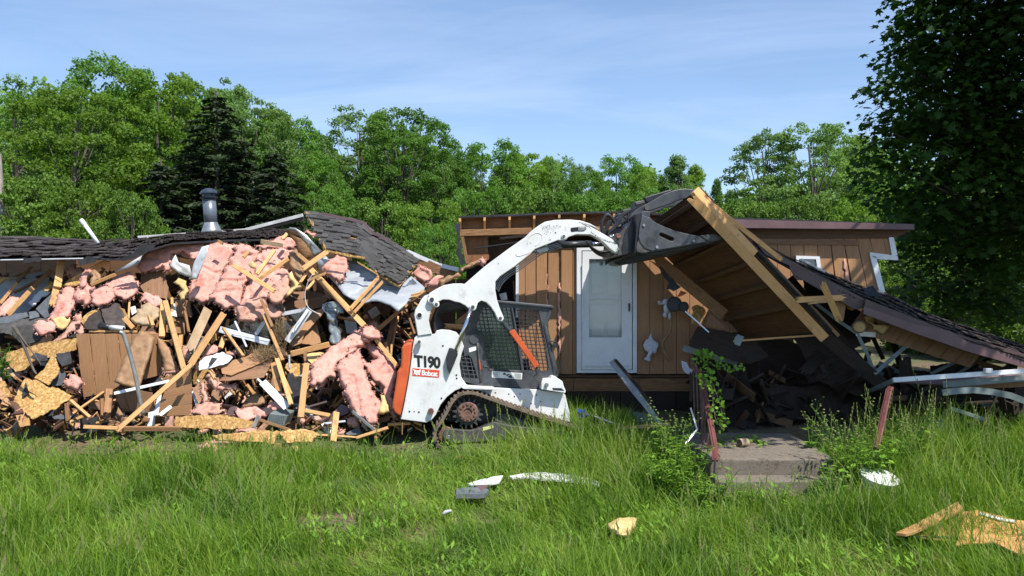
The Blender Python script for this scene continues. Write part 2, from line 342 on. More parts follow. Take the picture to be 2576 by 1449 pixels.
MAT['leaf_yellow'] = leaf_mat('yellow_green_leaves', [(.085, .165, .022), (.155, .275, .034), (.23, .37, .055)])
MAT['leaf_pale'] = leaf_mat('pale_leaves', [(.085, .165, .045), (.15, .26, .075), (.22, .34, .11)])
MAT['leaf_dark'] = leaf_mat('conifer_needles', [(.010, .022, .007), (.022, .042, .012), (.04, .07, .02)], .15)
MAT['leaf_maple'] = leaf_mat('shade_darkened_maple_leaves', [(.02, .052, .009), (.038, .092, .013), (.07, .15, .022)], .45)  # leaf colour darkened to stand in for the shaded side of the crown
MAT['leaf_shade'] = leaf_mat('woodland_shrub_leaves', [(.055, .12, .016), (.11, .21, .026), (.17, .30, .04)], .35)
MAT['leaf_weed'] = leaf_mat('weed_leaves', [(.09, .20, .018), (.16, .31, .03), (.25, .42, .055)], .4, 3)
MAT['grass'] = leaf_mat('meadow_grass', [(.04, .10, .010), (.11, .22, .018), (.21, .34, .035), (.38, .44, .11)], .45, 1.1, .5)
MAT['straw'] = leaf_mat('grass_seed_stalks', [(.14, .21, .05), (.23, .28, .08), (.30, .31, .12)], .3, 2)
# ------------------------------------------------------------------ ground
_gy = np.array([0, 6, 9, 11, 12, 13.2, 18, 30, 60, 400.]); _gz = np.array([-.05, 0, .05, .2, .36, .36, .4, .3, 0, -1.])
def gz(x, y):
    x = np.asarray(x, float); y = np.asarray(y, float)
    z = np.interp(y, _gy, _gz)
    return z + .035 * np.sin(1.3 * x + .7) * np.cos(1.1 * y) + .02 * np.sin(3.1 * x + 2 * y) + .012 * np.sin(7 * x - 5 * y)
def ground_mat():
    m, t, out = nodes_of('meadow_ground'); tc = N_(t, "ShaderNodeTexCoord")
    n1 = N_(t, "ShaderNodeTexNoise"); n1.inputs['Scale'].default_value = 1.3; n1.inputs['Detail'].default_value = 8; t.links.new(tc.outputs['Object'], n1.inputs[0])
    n2 = N_(t, "ShaderNodeTexNoise"); n2.inputs['Scale'].default_value = 25; n2.inputs['Detail'].default_value = 6; t.links.new(tc.outputs['Object'], n2.inputs[0])
    r1 = ramp(t, n1.outputs[0], [(.4, (.075, .095, .03)), (.62, (.15, .105, .06))]); r2 = ramp(t, n2.outputs[0], [(.35, (.45, .45, .45)), (.65, (1.3, 1.3, 1.2))])
    mx = N_(t, "ShaderNodeMixRGB", blend_type='MULTIPLY'); mx.inputs[0].default_value = 1; t.links.new(r1.outputs[0], mx.inputs[1]); t.links.new(r2.outputs[0], mx.inputs[2])
    b = N_(t, "ShaderNodeBsdfPrincipled"); b.inputs['Roughness'].default_value = .95; t.links.new(mx.outputs[0], b.inputs['Base Color'])
    bp = N_(t, "ShaderNodeBump"); bp.inputs['Strength'].default_value = .8; t.links.new(n2.outputs[0], bp.inputs['Height']); t.links.new(bp.outputs[0], b.inputs['Normal'])
    t.links.new(b.outputs[0], out.inputs[0]); return m
def grid_ground():
    xs = np.concatenate([np.linspace(-300, -16, 12), np.linspace(-14, 14, 113), np.linspace(16, 300, 12)])
    ys = np.concatenate([np.linspace(-40, 3, 8), np.linspace(4, 20, 65), np.linspace(22, 70, 20), np.linspace(80, 420, 10)])
    X, Y = np.meshgrid(xs, ys); Z = gz(X, Y); V = np.stack([X.ravel(), Y.ravel(), Z.ravel()], 1)
    nx, ny = len(xs), len(ys); i, j = np.meshgrid(np.arange(nx - 1), np.arange(ny - 1)); a = (j * nx + i).ravel()
    me = np_mesh('ground', V, quads=np.stack([a, a + 1, a + nx + 1, a + nx], 1), smooth=True)
    me.materials.append(ground_mat()); o = bpy.data.objects.new('ground', me); COL.objects.link(o); o['kind'] = 'structure'
grid_ground()
def gpt(u, v, h=0.0):
    """the ground point seen at u, v"""
    D = 10.
    for _ in range(12):
        p = P(u, v, D); g = float(gz(p.x, p.y)) + h
        D = D * (CAM.z - g) / max(CAM.z - p.z, 1e-3)
    return P(u, v, D)

# ------------------------------------------------------------------ grass
def blades(name, x, y, h, w, lx, ly, mat, kind='stuff', label=None, cat=None, z0=None):
    n = len(x); z = gz(x, y) if z0 is None else z0
    ang = np.random.rand(n) * np.pi; sx, sy = np.cos(ang), np.sin(ang)
    V = np.zeros((n, 7, 3), np.float32)
    for k, (t, ww) in enumerate(((0, 1.), (.42, .9), (.78, .6), (1, 0))):
        bend = t ** 1.8
        cx = x + lx * h * bend; cy = y + ly * h * bend
        lean = np.sqrt(lx ** 2 + ly ** 2) + 1e-6; _k = np.minimum(lean, 1.15) / lean; lx = lx * _k; ly = ly * _k; lean = lean * _k; cz = z - .02 + h * t * np.sqrt(np.clip(1 - .75 * np.minimum(lean, 1.1) ** 2 * t, .05, 1))
        if k < 3:
            for s, q in ((-1, 2 * k), (1, 2 * k + 1)):
                V[:, q, 0] = cx + s * sx * w * ww * .5; V[:, q, 1] = cy + s * sy * w * ww * .5; V[:, q, 2] = cz
        else: V[:, 6, 0] = cx; V[:, 6, 1] = cy; V[:, 6, 2] = cz
    b = (np.arange(n) * 7)[:, None]
    quads = np.concatenate([b + np.array([0, 1, 3, 2]), b + np.array([2, 3, 5, 4])]); tris = b + np.array([4, 5, 6])
    me = np_mesh(name, V.reshape(-1, 3), quads, tris); me.materials.append(mat)
    o = bpy.data.objects.new(name, me); COL.objects.link(o); tagp(o, label, cat, None, kind); return o
def nval(x, y, f, s=0.):
    return (np.sin(f * x + s) * np.cos(f * 1.17 * y + 1.7 * s) + .6 * np.sin(2.3 * f * y + 1.3 * f * x + s * 3) + .4 * np.sin(4.1 * f * x - 3.3 * f * y + s)) / 2.
def gauss(x, y, cx, cy, rx, ry): return np.exp(-(((x - cx) / rx) ** 2 + ((y - cy) / ry) ** 2))
def field(x, y):
    """height, extra lean and density of the meadow at x, y"""
    nt_ = nval(x, y, 1.6, .4); n2 = nval(x, y, 3.7, 2.1)
    h = .28 + .09 * nt_ + .08 * n2
    front = np.clip((y - 10.6) / .9, 0, 1) * (x < -.2)
    h = h * (1 - .45 * front)
    h += .26 * gauss(x, y, -2.75, 8.2, .6, .8) + .12 * gauss(x, y, -3.6, 9.0, 1.4, 1.0)
    h += .20 * gauss(x, y, .6, 10.6, 1.3, .8) + .16 * gauss(x, y, 1.2, 9.2, .9, .9)
    h += .50 * gauss(x, y, 5.4, 10.1, 1.0, .9) + .12 * gauss(x, y, .25, 10.75, .8, .45) + .18 * gauss(x, y, 3.6, 8.2, 1.2, .8) + .2 * gauss(x, y, 4.2, 10.0, .6, .6)
    laid = np.clip(.9 * gauss(x, y, -.6, 9.2, 1.1, 1.3) + .8 * gauss(x, y, -.5, 7.4, .9, .8) + .9 * gauss(x, y, 2.9, 7.4, 1.0, .35) + .5 * np.clip(nval(x, y, 1.1, 5.), 0, 1), 0, 1)
    bare = np.clip(1.5 * gauss(x, y, -1.95, 8.35, .42, .38) + .9 * gauss(x, y, -4.9, 11.0, 1.0, .3) + .9 * gauss(x, y, -1.2, 11.1, 1.2, .5) + .9 * gauss(x, y, -2.6, 11.2, .9, .3) + .7 * gauss(x, y, -.9, 7.9, .4, .25) + .6 * front, 0, .93)
    h = h * (1 - .6 * gauss(x, y, 3.2, 8.8, .8, .45)) * (1 - .6 * gauss(x, y, -1.8, 7.8, .5, .5)); laid = np.clip(laid + .45 * (nval(x, y, 1.3, 9.) > .15), 0, 1); bare = np.clip(bare + .7 * (nval(x, y, 2.1, 12.) > .62) + .35 * (nval(x, y, .8, 2.) > .35), 0, .93)
    return h, laid, bare
def make_grass():
    out = []
    for (y0, y1, dens, wd) in ((5.6, 8.3, 2300, .0085), (8.3, 10.6, 1800, .0095), (10.6, 14.2, 1500, .010)):
        xw = .66 * y1 + 1.7; n = int(2 * xw * (y1 - y0) * dens)
        nc = n // 26; cx = np.random.uniform(-xw, xw, nc); cy = np.random.uniform(y0, y1, nc); ch = np.random.uniform(.55, 1.55, nc); cr_ = np.random.uniform(.03, .11, nc)
        ci = np.random.randint(0, nc, n); tuf = np.random.rand(n) < .68; ox, oy = np.random.randn(n), np.random.randn(n)
        x = np.where(tuf, cx[ci] + ox * cr_[ci], np.random.uniform(-xw, xw, n)); y = np.where(tuf, cy[ci] + oy * cr_[ci], np.random.uniform(y0, y1, n)); h, laid, bare = field(x, y); hm = np.where(tuf, ch[ci], .7)
        keep = (np.abs(x) < .66 * y + 1.7) & (np.random.rand(n) > bare)
        keep &= ~((x > 2.34) & (x < 4.10) & (y > 9.06) & (y < 11.7))              # the concrete steps
        keep &= ~((y > 11.6) & (x < -.1)) & ~((y > 13.4))
        keep &= ~((y > 11.3) & (x > -1.9) & (x < .9)) & ~((y > 10.95) & (x > 1.9) & (x < 5.6))
        x, y, h, laid, hm, tuf, ox, oy = (q[keep] for q in (x, y, h, laid, hm, tuf, ox, oy)); n = len(x); h = h * hm
        h = h * np.random.uniform(.45, 1.25, n) * (1 - .35 * laid)
        th = 2.4 + 1.6 * nval(x, y, .9, 3.) + np.random.randn(n) * 1.0; am = np.clip(.10 + .25 * np.random.rand(n) + .8 * laid, 0, 1.2); ow = np.where(tuf, .34, 0) * (1 - .6 * laid)
        out.append((x, y, np.clip(h, .05, 1), np.full(n, wd) * np.random.uniform(.7, 1.3, n), np.cos(th) * am + ox * ow, np.sin(th) * am * .8 + oy * ow))
    x, y, h, w, lx, ly = (np.concatenate([o[k] for o in out]) for k in range(6))
    blades('meadow_grass', x, y, h, w, lx, ly, MAT['grass'])
    # taller seed stalks with heads
    n = 1300; yy = np.random.uniform(6.4, 11.2, n); xx = np.random.uniform(-.66, .66, n) * yy; h, laid, bare = field(xx, yy)
    keep = (np.random.rand(n) < np.clip((h - .22) * 3.2, 0.02, 1)) & ~((xx > 2.3) & (xx < 4.1) & (yy > 9.2)); xx, yy, h = xx[keep], yy[keep], h[keep]; n = len(xx)
    V, Q_, T_ = [], [], []
    hh = h * np.random.uniform(1.15, 1.7, n)
    for i in range(n):
        a = random.uniform(0, 6.28); l = random.uniform(.05, .3); bx, by, bz = xx[i], yy[i], float(gz(xx[i], yy[i])); H = hh[i]
        dxx, dyy = math.cos(a) * l * H, math.sin(a) * l * H; k = len(V); w = .0022
        for t in (0, .5, 1): V += [(bx + dxx * t * t - w, by + dyy * t * t, bz + H * t * .97), (bx + dxx * t * t + w, by + dyy * t * t, bz + H * t * .97)]
        Q_ += [(k, k + 1, k + 3, k + 2), (k + 2, k + 3, k + 5, k + 4)]
        for j in range(5):
            f = .80 + .05 * j; k = len(V); s = .011 - .0015 * j; cx, cy, cz = bx + dxx * f * f, by + dyy * f * f, bz + H * f * .97; q = random.uniform(-.01, .01)
            V += [(cx, cy, cz), (cx + s + q, cy + s * .5, cz + .02), (cx, cy, cz + .045), (cx - s + q, cy - s * .5, cz + .02)]; Q_.append((k, k + 1, k + 2, k + 3))
    me = np_mesh('grass_seed_stalks', np.array(V), np.array(Q_)); me.materials.append(MAT['straw'])
    o = bpy.data.objects.new('grass_seed_stalks', me); COL.objects.link(o); o['kind'] = 'stuff'
    # broad-leaved ground plants
    n = 14000; yy = np.random.uniform(6, 12.5, n); xx = np.random.uniform(-.66, .66, n) * yy
    keep = (nval(xx, yy, 2.2, 8.) > .1) & ~((xx > 2.3) & (xx < 4.1) & (yy > 9.3)) & ~((yy > 11.4) & (xx < .5)); xx, yy = xx[keep], yy[keep]; n = len(xx)
    a = np.random.rand(n) * 6.28; s = np.random.uniform(.02, .05, n); zz = gz(xx, yy) + np.random.uniform(.04, .2, n); V = np.zeros((n, 4, 3))
    for k, (p, q, r_) in enumerate(((-1, 0, -.25), (0, -.38, .1), (1, 0, .35), (0, .38, .1))):
        V[:, k, 0] = xx + (np.cos(a) * p - np.sin(a) * q) * s; V[:, k, 1] = yy + (np.sin(a) * p + np.cos(a) * q) * s; V[:, k, 2] = zz + r_ * s + p * s * .3
    me = np_mesh('ground_cover_leaves', V.reshape(-1, 3), np.arange(n * 4).reshape(n, 4)); me.materials.append(MAT['leaf_weed'])
    o = bpy.data.objects.new('ground_cover_leaves', me); COL.objects.link(o); o['kind'] = 'stuff'
make_grass()

# ------------------------------------------------------------------ trees
def leaf_quads(c, n, s, asp=.62):
    """rhombic leaves: centres c, normals n, half length s"""
    m = len(c); r = np.random.randn(m, 3); a = np.cross(n, r); a /= np.linalg.norm(a, axis=1)[:, None] + 1e-9; b = np.cross(n, a)
    s = s[:, None]; V = np.stack([c - a * s, c - b * s * asp, c + a * s, c + b * s * asp], 1)
    return V.reshape(-1, 3), np.arange(m * 4).reshape(m, 4)
def blob_leaves(cs, rs, per, size, flat=.75, up=.5, jit=.6):
    out_c, out_n = [], []
    for c, r in zip(cs, rs):
        k = int(per * (r / np.mean(rs)) ** 2); d = np.random.randn(k, 3); d /= np.linalg.norm(d, axis=1)[:, None]
        d[:, 2] = np.where(d[:, 2] < -.2, -d[:, 2], d[:, 2])
        rad = r * (np.random.uniform(.1, 1.0, k) ** .5 + np.abs(np.random.randn(k)) * .16)
        out_c.append(c + d * rad[:, None] * np.array([1, 1, flat])); nn = d * .5 + np.array([0, 0, up]) + np.random.randn(k, 3) * jit
        out_n.append(nn / np.linalg.norm(nn, axis=1)[:, None])
    c = np.concatenate(out_c); n = np.concatenate(out_n); return c, n, size * np.random.uniform(.6, 1.3, len(c))
def broad_tree(seed, H, Wd, nb, per, size, base=.3, shape='round', br=.12):
    rs_ = np.random.RandomState(seed); random.seed(seed); np.random.seed(seed)
    cs = []
    while len(cs) < nb:
        t = rs_.uniform(base, 1); a = rs_.uniform(0, 6.28)
        if shape == 'round': env = math.sqrt(max(0, 1 - ((t - (.5 + base / 2)) / (.55 - base / 2.2)) ** 2))
        elif shape == 'cone': env = min(1, (1.05 - t) * 1.6) ** .8
        else: env = .45 + .55 * math.sin((t - base) / (1 - base) * 3.0)
        rr = env * Wd / 2 * rs_.uniform(.35, .95) ** .5
        cs.append((math.cos(a) * rr, math.sin(a) * rr, t * H * .95))
    cs = np.array(cs); rs = H * br * rs_.uniform(.55, 1.15, nb) * (1.1 - .35 * cs[:, 2] / H)
    c, n, s = blob_leaves(cs, rs, per, size); V, Qd = leaf_quads(c, n, s)
    crown = np_mesh('tree_crown', V, Qd)
    parts = []; top = H * .86; tr = []
    for i in range(7): tr.append(Vector((rs_.uniform(-.02, .02) * H * i / 6, rs_.uniform(-.02, .02) * H * i / 6, top * i / 6)))
    parts.append(tube(tr, H * .016, 7, H * .004))
    for k in range(min(nb, 60)):
        p = Vector(cs[k]); z0 = max(.15, min(.8, p.z / H - .22)); q = tr[min(6, int(z0 * 6.9))]; mid = (p + q) / 2 + Vector((0, 0, -.02 * H))
        parts.append(tube([q, mid, p], H * .004, 5, H * .001))
    Vt, Ft = join(*parts); tm = bpy.data.meshes.new('tree_trunk'); tm.from_pydata(Vt, [], Ft); tm.update()
    return tm, crown
def conifer(seed, H, Wd, nbr, per, size):
    rs_ = np.random.RandomState(seed); np.random.seed(seed); cc, nn, tw = [], [], []
    for i in range(nbr):
        t = (i + rs_.rand()) / nbr; z = H * (.03 + .95 * t); R_ = Wd / 2 * (1 - t) ** .6 * rs_.uniform(.65, 1.08) + .12; a = i * 2.399 + rs_.rand() * .5
        d = np.array([math.cos(a), math.sin(a), 0]); k = int(per * (R_ / (Wd / 2)) + 12); f = rs_.uniform(.12, 1, k) ** .8
        base = np.array([0, 0, z]) + np.outer(f * R_, d); base[:, 2] -= .28 * R_ * f ** 1.6 - .1 * R_ * f; side = np.array([-d[1], d[0], 0]); wv = (1.05 - f) * .42 * R_ + .05
        base += np.outer(rs_.uniform(-1, 1, k) * wv, side); base[:, 2] -= rs_.rand(k) * .16
        cc.append(base); n = np.array([0, 0, .8]) + d * .35 + rs_.randn(k, 3) * .4; nn.append(n / np.linalg.norm(n, axis=1)[:, None])
        tw.append(tube([Vector((0, 0, z)), Vector((d[0] * R_ * .5, d[1] * R_ * .5, z - .02 * R_)), Vector((d[0] * R_ * .95, d[1] * R_ * .95, z - .18 * R_))], .02, 4, .006))
    c = np.concatenate(cc); n = np.concatenate(nn); V, Qd = leaf_quads(c, n, size * np.random.uniform(.6, 1.4, len(c)), .38)
    crown = np_mesh('tree_crown', V, Qd); Vt, Ft = join(tube([Vector((0, 0, 0)), Vector((0, 0, H))], H * .014, 7, .02), *tw)
    tm = bpy.data.meshes.new('tree_trunk'); tm.from_pydata(Vt, [], Ft); tm.update(); return tm, crown
PROTO = {
 'round': broad_tree(1, 12, 7.5, 230, 190, .082, .08, br=.062), 'round2': broad_tree(2, 12, 7.0, 240, 180, .082, .06, br=.058),
 'open': broad_tree(3, 12, 5.6, 190, 130, .08, .10, 'ov', .052), 'open2': broad_tree(4, 12, 6.2, 210, 130, .08, .10, 'round', .050),
 'cone': broad_tree(5, 12, 5.0, 180, 170, .08, .06, 'cone', .055), 'bush': broad_tree(6, 6, 6.0, 150, 190, .07, .03, 'round', .09),
 'conifer': conifer(7, 12, 6.4, 150, 190, .12), 'conifer2': conifer(8, 8, 4.6, 100, 190, .11),
}
PH = {'conifer2': 8, 'bush': 6}
PW = {'round': 7.5, 'round2': 7.0, 'open': 5.6, 'open2': 6.2, 'cone': 5.0, 'bush': 6.0, 'conifer': 6.4, 'conifer2': 4.6}
def plant_tree(kind, u, vtop, wpx, D, mat, label, group='trees beyond the houses', name='broadleaf_tree', cat='tree', rot=None, zb=None):
    top = P(u, vtop, D); g = float(gz(top.x, top.y)) - .1 if zb is None else zb
    H = PH.get(kind, 12); sz = (top.z - g) / (H * 1.0); sw = 1.18 * wpx / FPX * D / PW[kind]
    if kind.startswith('coni'): sw *= 1.0
    t = bpy.data.objects.new(name, None); COL.objects.link(t); t.location = (top.x, top.y, g); t.rotation_euler.z = random.uniform(0, 6.28) if rot is None else rot
    t.scale = (sw, sw, sz); tagp(t, label, cat, group)
    tm, cm = PROTO[kind]
    for nm, me, m in (('trunk', tm, MAT['bark']), ('crown', cm, mat)):
        o = bpy.data.objects.new(nm, me); COL.objects.link(o); o.parent = t
        if not me.materials: me.materials.append(m)
        if me.materials[0] is not m:
            o.material_slots[0].link = 'OBJECT'; o.material_slots[0].material = m
    return t
random.seed(11)
lf, ly_, lp, ld, ls = MAT['leaf'], MAT['leaf_yellow'], MAT['leaf_pale'], MAT['leaf_dark'], MAT['leaf_shade']
TREES = [
 ('open', 40, 178, 260, 36, lp, 'sparse topped pale tree at the far left behind the power pole'),
 ('round', 175, 215, 330, 33, ly_, 'low yellow green tree between the sparse tree and the tall rounded one'),
 ('round', 285, 138, 300, 38, lf, 'tallest rounded tree on the left skyline'),
 ('round2', 400, 165, 290, 37, ly_, 'yellow green tree just right of the tallest left tree'),
 ('open2', 520, 172, 250, 42, lp, 'pale feathery tree rising behind the dark hemlock'),
 ('round2', 640, 235, 230, 38, lp, 'pale tree on the right shoulder of the dark hemlock'),
 ('round', 725, 285, 190, 40, lf, 'green tree stepping down right of the stove pipe'),
 ('round2', 790, 375, 170, 38, lf, 'small tree in the notch right of the left tree group'),
 ('open', 905, 250, 200, 44, lp, 'slender open tree with thin upright limbs in the middle left'),
 ('open2', 1015, 262, 230, 43, lf, 'broad open tree with visible trunks above the broken roof'),
 ('round2', 1120, 358, 150, 42, lf, 'lower green tree right of the open pair'),
 ('round', 1240, 348, 210, 44, lf, 'rounded bright tree above the left end of the standing roof'),
 ('round2', 1335, 372, 160, 46, ly_, 'green tree just right of the rounded bright tree'),
 ('open', 1415, 378, 100, 44, lp, 'thin topped tree above the white loader arm'),
 ('round', 1475, 418, 130, 43, lf, 'low tree left of the dome shaped tree'),
 ('round', 1555, 386, 160, 46, lf, 'dome shaped tree above the hose bundle'),
 ('round2', 1630, 420, 120, 44, ly_, 'low tree behind the black bucket'),
 ('cone', 1703, 378, 120, 43, lp, 'pointed pale tree right above the black grapple'),
 ('cone', 1802, 440, 60, 42, lf, 'smallest pointed tree in the sky gap right of the grapple'),
 ('round2', 1860, 480, 110, 40, lf, 'low tree filling the gap right of the grapple'),
 ('open2', 1925, 312, 190, 36, lp, 'left half of the large pale oak pair on the right'),
 ('open2', 2045, 295, 240, 36, lp, 'tall pale oak left of the dark maple'),
 ('round', 2130, 330, 190, 39, ly_, 'bright yellow green tree behind the edge of the dark maple'),
 ('round2', 2240, 440, 260, 34, lf, 'tree half hidden behind the dark maple crown'),
 ('round', 2420, 420, 300, 32, lf, 'tree seen through gaps low in the dark maple'),
 ('round2', 2560, 470, 300, 30, lf, 'tree at the right frame edge behind the maple'),
]
for (k, u, v, w, D, m, lab) in TREES: plant_tree(k, u, v, w, D, m, lab)
SHORT = {40: 'sparse tree by the power pole', 175: 'low yellow green left tree', 285: 'tallest left tree', 400: 'second tallest left tree', 520: 'feathery tree above the hemlock', 640: 'pale tree on the hemlock shoulder', 725: 'green tree past the stove pipe', 790: 'small tree in the left notch', 905: 'slender open tree', 1015: 'broad open tree above the broken roof', 1120: 'lower tree right of the open pair', 1240: 'rounded tree above the open eave', 1335: 'yellow green tree over the rafters', 1415: 'thin topped tree above the loader arm', 1475: 'low tree left of the dome tree', 1555: 'dome shaped tree above the hoses', 1630: 'low tree behind the bucket', 1703: 'pointed tree above the grapple', 1802: 'x', 1860: 'x', 1925: 'x', 2045: 'x', 2130: 'bright tree at the edge of the maple'}
for i, (k, u, v, w, D, m, lab) in enumerate(TREES[:23]):
    if 'sky gap' in lab or 'oak' in lab or u in (1860,): continue
    plant_tree(('round2', 'round', 'cone')[i % 3], u + 48, max(v, 190) + 26, w * .9, D + 6, (lf, lp, ly_)[i % 3], ('green', 'pale', 'yellow green')[i % 3] + ' back row tree right of the ' + SHORT[u], 'back row trees of the wood')
plant_tree('conifer', 545, 228, 430, 30, ld, 'dark hemlock rising behind the stove pipe', 'dark conifers on the left', 'conifer_tree')
plant_tree('conifer2', 405, 400, 330, 28, ld, 'short dark conifer left of the tall hemlock', 'dark conifers on the left', 'conifer_tree')
plant_tree('conifer2', 690, 370, 300, 29, ld, 'dark conifer right of the tall hemlock', 'dark conifers on the left', 'conifer_tree')
plant_tree('conifer2', 300, 520, 160, 27, ld, 'smallest dark conifer behind the white vent pipe', 'dark conifers on the left', 'conifer_tree')
SH = [(60, 430, 260, 27, ls, 'leafy shrub beside the power pole'), (200, 450, 240, 27, ly_, 'yellow green shrub above the white vent pipe'), (330, 480, 160, 26, ls, 'green shrub above the sagging brown roof'),
 (820, 470, 200, 30, lf, 'bright shrub above the ridge of the broken roof'), (960, 500, 220, 30, ls, 'shrub behind the bent ridge flashing'), (1090, 500, 200, 29, ly_, 'light green shrub left of the open eave'),
 (1200, 470, 200, 32, lf, 'shrub just above the left end of the eave'), (1330, 470, 200, 33, ls, 'shrub above the row of rafter ends'), (1460, 480, 190, 33, lf, 'shrub above the loader elbow'),
 (1600, 470, 200, 34, lf, 'shrub behind the grapple pivot'), (1880, 500, 200, 32, ls, 'shrub above the left end of the mauve fascia'), (2010, 490, 200, 31, ls, 'shrub above the middle of the mauve fascia'), (2150, 500, 180, 30, ly_, 'shrub above the right end of the mauve fascia'),
 (2310, 610, 220, 24, ls, 'shaded shrub right of the standing wall corner'), (2440, 600, 240, 22, ls, 'shaded shrub behind the sloping porch roof'), (2560, 590, 220, 21, ls, 'shaded shrub at the right edge above the porch roof'), (1110, 560, 130, 26, lf, 'low shrub left of the torn eave end')]
plant_tree('conifer2', 610, 345, 280, 31, ld, 'dark conifer close behind the rain cap of the stove pipe', 'dark conifers on the left', 'conifer_tree')
plant_tree('conifer2', 480, 350, 260, 31, ld, 'dark conifer touching the left side of the tall hemlock', 'dark conifers on the left', 'conifer_tree')
for (u, v, w, D, m, lab) in SH: plant_tree('bush', u, v, w, D, m, lab, 'shrubs at the wood edge', 'shrub', 'shrub')
# far wood behind everything
def far_wood():
    np.random.seed(5); n = 90000; x = np.random.uniform(-42, 42, n); y = np.random.uniform(46, 54, n)
    h = np.interp(x, [-42, -32, -17, -13, -6, 6, 16, 20, 42], [13, 13.5, 12.5, 9.5, 9.5, 8.2, 7.2, 9.5, 11]) + .8 * np.sin(x * .9) + .6 * np.sin(x * 2.3 + 2); z = np.random.rand(n) ** .8 * h
    c = np.stack([x, y, z], 1); nn = np.random.randn(n, 3) * .6 + np.array([0, -.4, .6]); nn /= np.linalg.norm(nn, axis=1)[:, None]
    V, Qd = leaf_quads(c, nn, np.random.uniform(.12, .3, n)); me = np_mesh('distant_woodland', V, Qd); me.materials.append(ls)
    o = bpy.data.objects.new('distant_woodland', me); COL.objects.link(o); o['kind'] = 'stuff'
far_wood()

# ------------------------------------------------------------------ big dark maple on the right
def maple():
    np.random.seed(21); random.seed(21)
    root = thing('maple_tree', 'big dark maple overhanging the right side of the frame', 'tree', (9.9, 14.6, .4))
    cs = []; rs = []
    def blob(u, v, D, r): cs.append(tuple(P(u, v, D))); rs.append(r)
    for (u, v, D, r) in [(2330, 40, 14, .75), (2290, 95, 14.2, .5), (2270, 160, 14, .55), (2250, 250, 14, .6), (2240, 330, 14.1, .55), (2235, 400, 14.2, .6), (2225, 470, 14.4, .6), (2260, 530, 14.5, .6),
                         (2400, 20, 13.6, .8), (2380, 130, 13.8, .9), (2370, 240, 13.8, .9), (2360, 350, 14, .9), (2350, 450, 14.1, .9), (2370, 540, 14.3, .8), (2330, 590, 14.6, .5),
                         (2500, 20, 13.4, .9), (2490, 140, 13.6, 1.), (2490, 260, 13.6, 1.), (2480, 370, 13.9, 1.), (2470, 470, 14.1, .9), (2460, 570, 14.3, .7), (2440, 640, 14.6, .45),
                         (2600, 60, 13.4, 1.), (2610, 190, 13.6, 1.), (2600, 320, 13.7, 1.), (2590, 440, 13.9, 1.), (2580, 540, 14.2, .8), (2570, 630, 14.4, .6), (2550, 700, 14.6, .5),
                         (2440, -80, 13.6, 1.1), (2330, -60, 14.2, .8), (2560, -80, 13.5, 1.2), (2500, 730, 15.2, .35), (2320, 640, 17, .9), (2400, 680, 17, 1.0), (2500, 690, 17, 1.0), (2590, 720, 17, 1.1), (2330, 560, 16, .9), (2420, 590, 16, .9), (2540, 620, 16, 1.), (2360, 760, 18, .9), (2460, 790, 18, 1.), (2560, 810, 18, 1.)]: blob(u, v, D, r)
    for _ in range(30): cs.append((random.uniform(4.9, 9.0), random.uniform(7.7, 9.7), random.uniform(7.1, 8.0))); rs.append(random.uniform(.7, .95))  # unseen overhead clumps added to shade the porch and landing
    for _ in range(40):
        d = Vector((random.gauss(0, 1), random.gauss(0, 1), random.gauss(0, 1))).normalized(); p = Vector((10.6, 14.8, 6.4)) + Vector((d.x * 2.6, d.y * 2.4, d.z * 3.4)); cs.append(tuple(p)); rs.append(random.uniform(.8, 1.2))
    for _ in range(34):  # unseen upper crown added to shade the visible leaves
        d = Vector((random.gauss(0, 1), random.gauss(0, 1), random.gauss(0, 1))).normalized(); p = Vector((11.6, 11.6, 9.4)) + Vector((d.x * 2.4, d.y * 2.4, d.z * 1.7)); cs.append(tuple(p)); rs.append(random.uniform(.8, 1.2))
    cs = np.array(cs); rs = np.array(rs); c, n, s = blob_leaves(cs, rs, 430, .098, .85, .8, .45)
    m = len(c); a = np.cross(n, np.random.randn(m, 3)); a /= np.linalg.norm(a, axis=1)[:, None]; b = np.cross(n, a)
    shp = []
    for deg, r_ in ((0, 1.05), (24, .5), (48, .95), (85, .42), (112, .72), (150, .38), (180, .5), (210, .38), (248, .72), (275, .42), (312, .95), (336, .5)): shp.append((math.cos(math.radians(deg)) * r_, math.sin(math.radians(deg)) * r_))
    k = len(shp); V = np.zeros((m, k + 1, 3)); V[:, 0] = c
    for j, (p, q) in enumerate(shp): V[:, j + 1] = c + a * (p * s)[:, None] + b * (q * s)[:, None] - n * (.18 * s * (p * p + q * q))[:, None]
    base = (np.arange(m) * (k + 1))[:, None, None]; tri = np.array([(0, j + 1, (j + 1) % k + 1) for j in range(k)])[None]
    me = np_mesh('crown', V.reshape(-1, 3), tris=(base + tri).reshape(-1, 3)); me.materials.append(MAT['leaf_maple'])
    o = bpy.data.objects.new('crown', me); link(o, Matrix.Identity(4), root)
    parts = [tube([Vector((9.9, 14.6, .2)), Vector((9.95, 14.6, 2.5)), Vector((10.2, 14.6, 5)), Vector((10.6, 14.2, 9))], .28, 10, .1)]
    for i in range(0, len(cs), 1):
        p = Vector(cs[i])
        if p.z < 4.3: continue
        z0 = max(2.0, min(8, p.z - 1.2)); q = Vector((10.1, 14.55, z0)); mid = (p + q) / 2 + Vector((0, 0, -.15 + random.uniform(-.2, .2)))
        parts.append(tube(smoothpath([q, mid, p], 3), .05, 5, .01))
    mk('trunk', join(*parts), MAT['bark'], root, fixn=False)
maple()
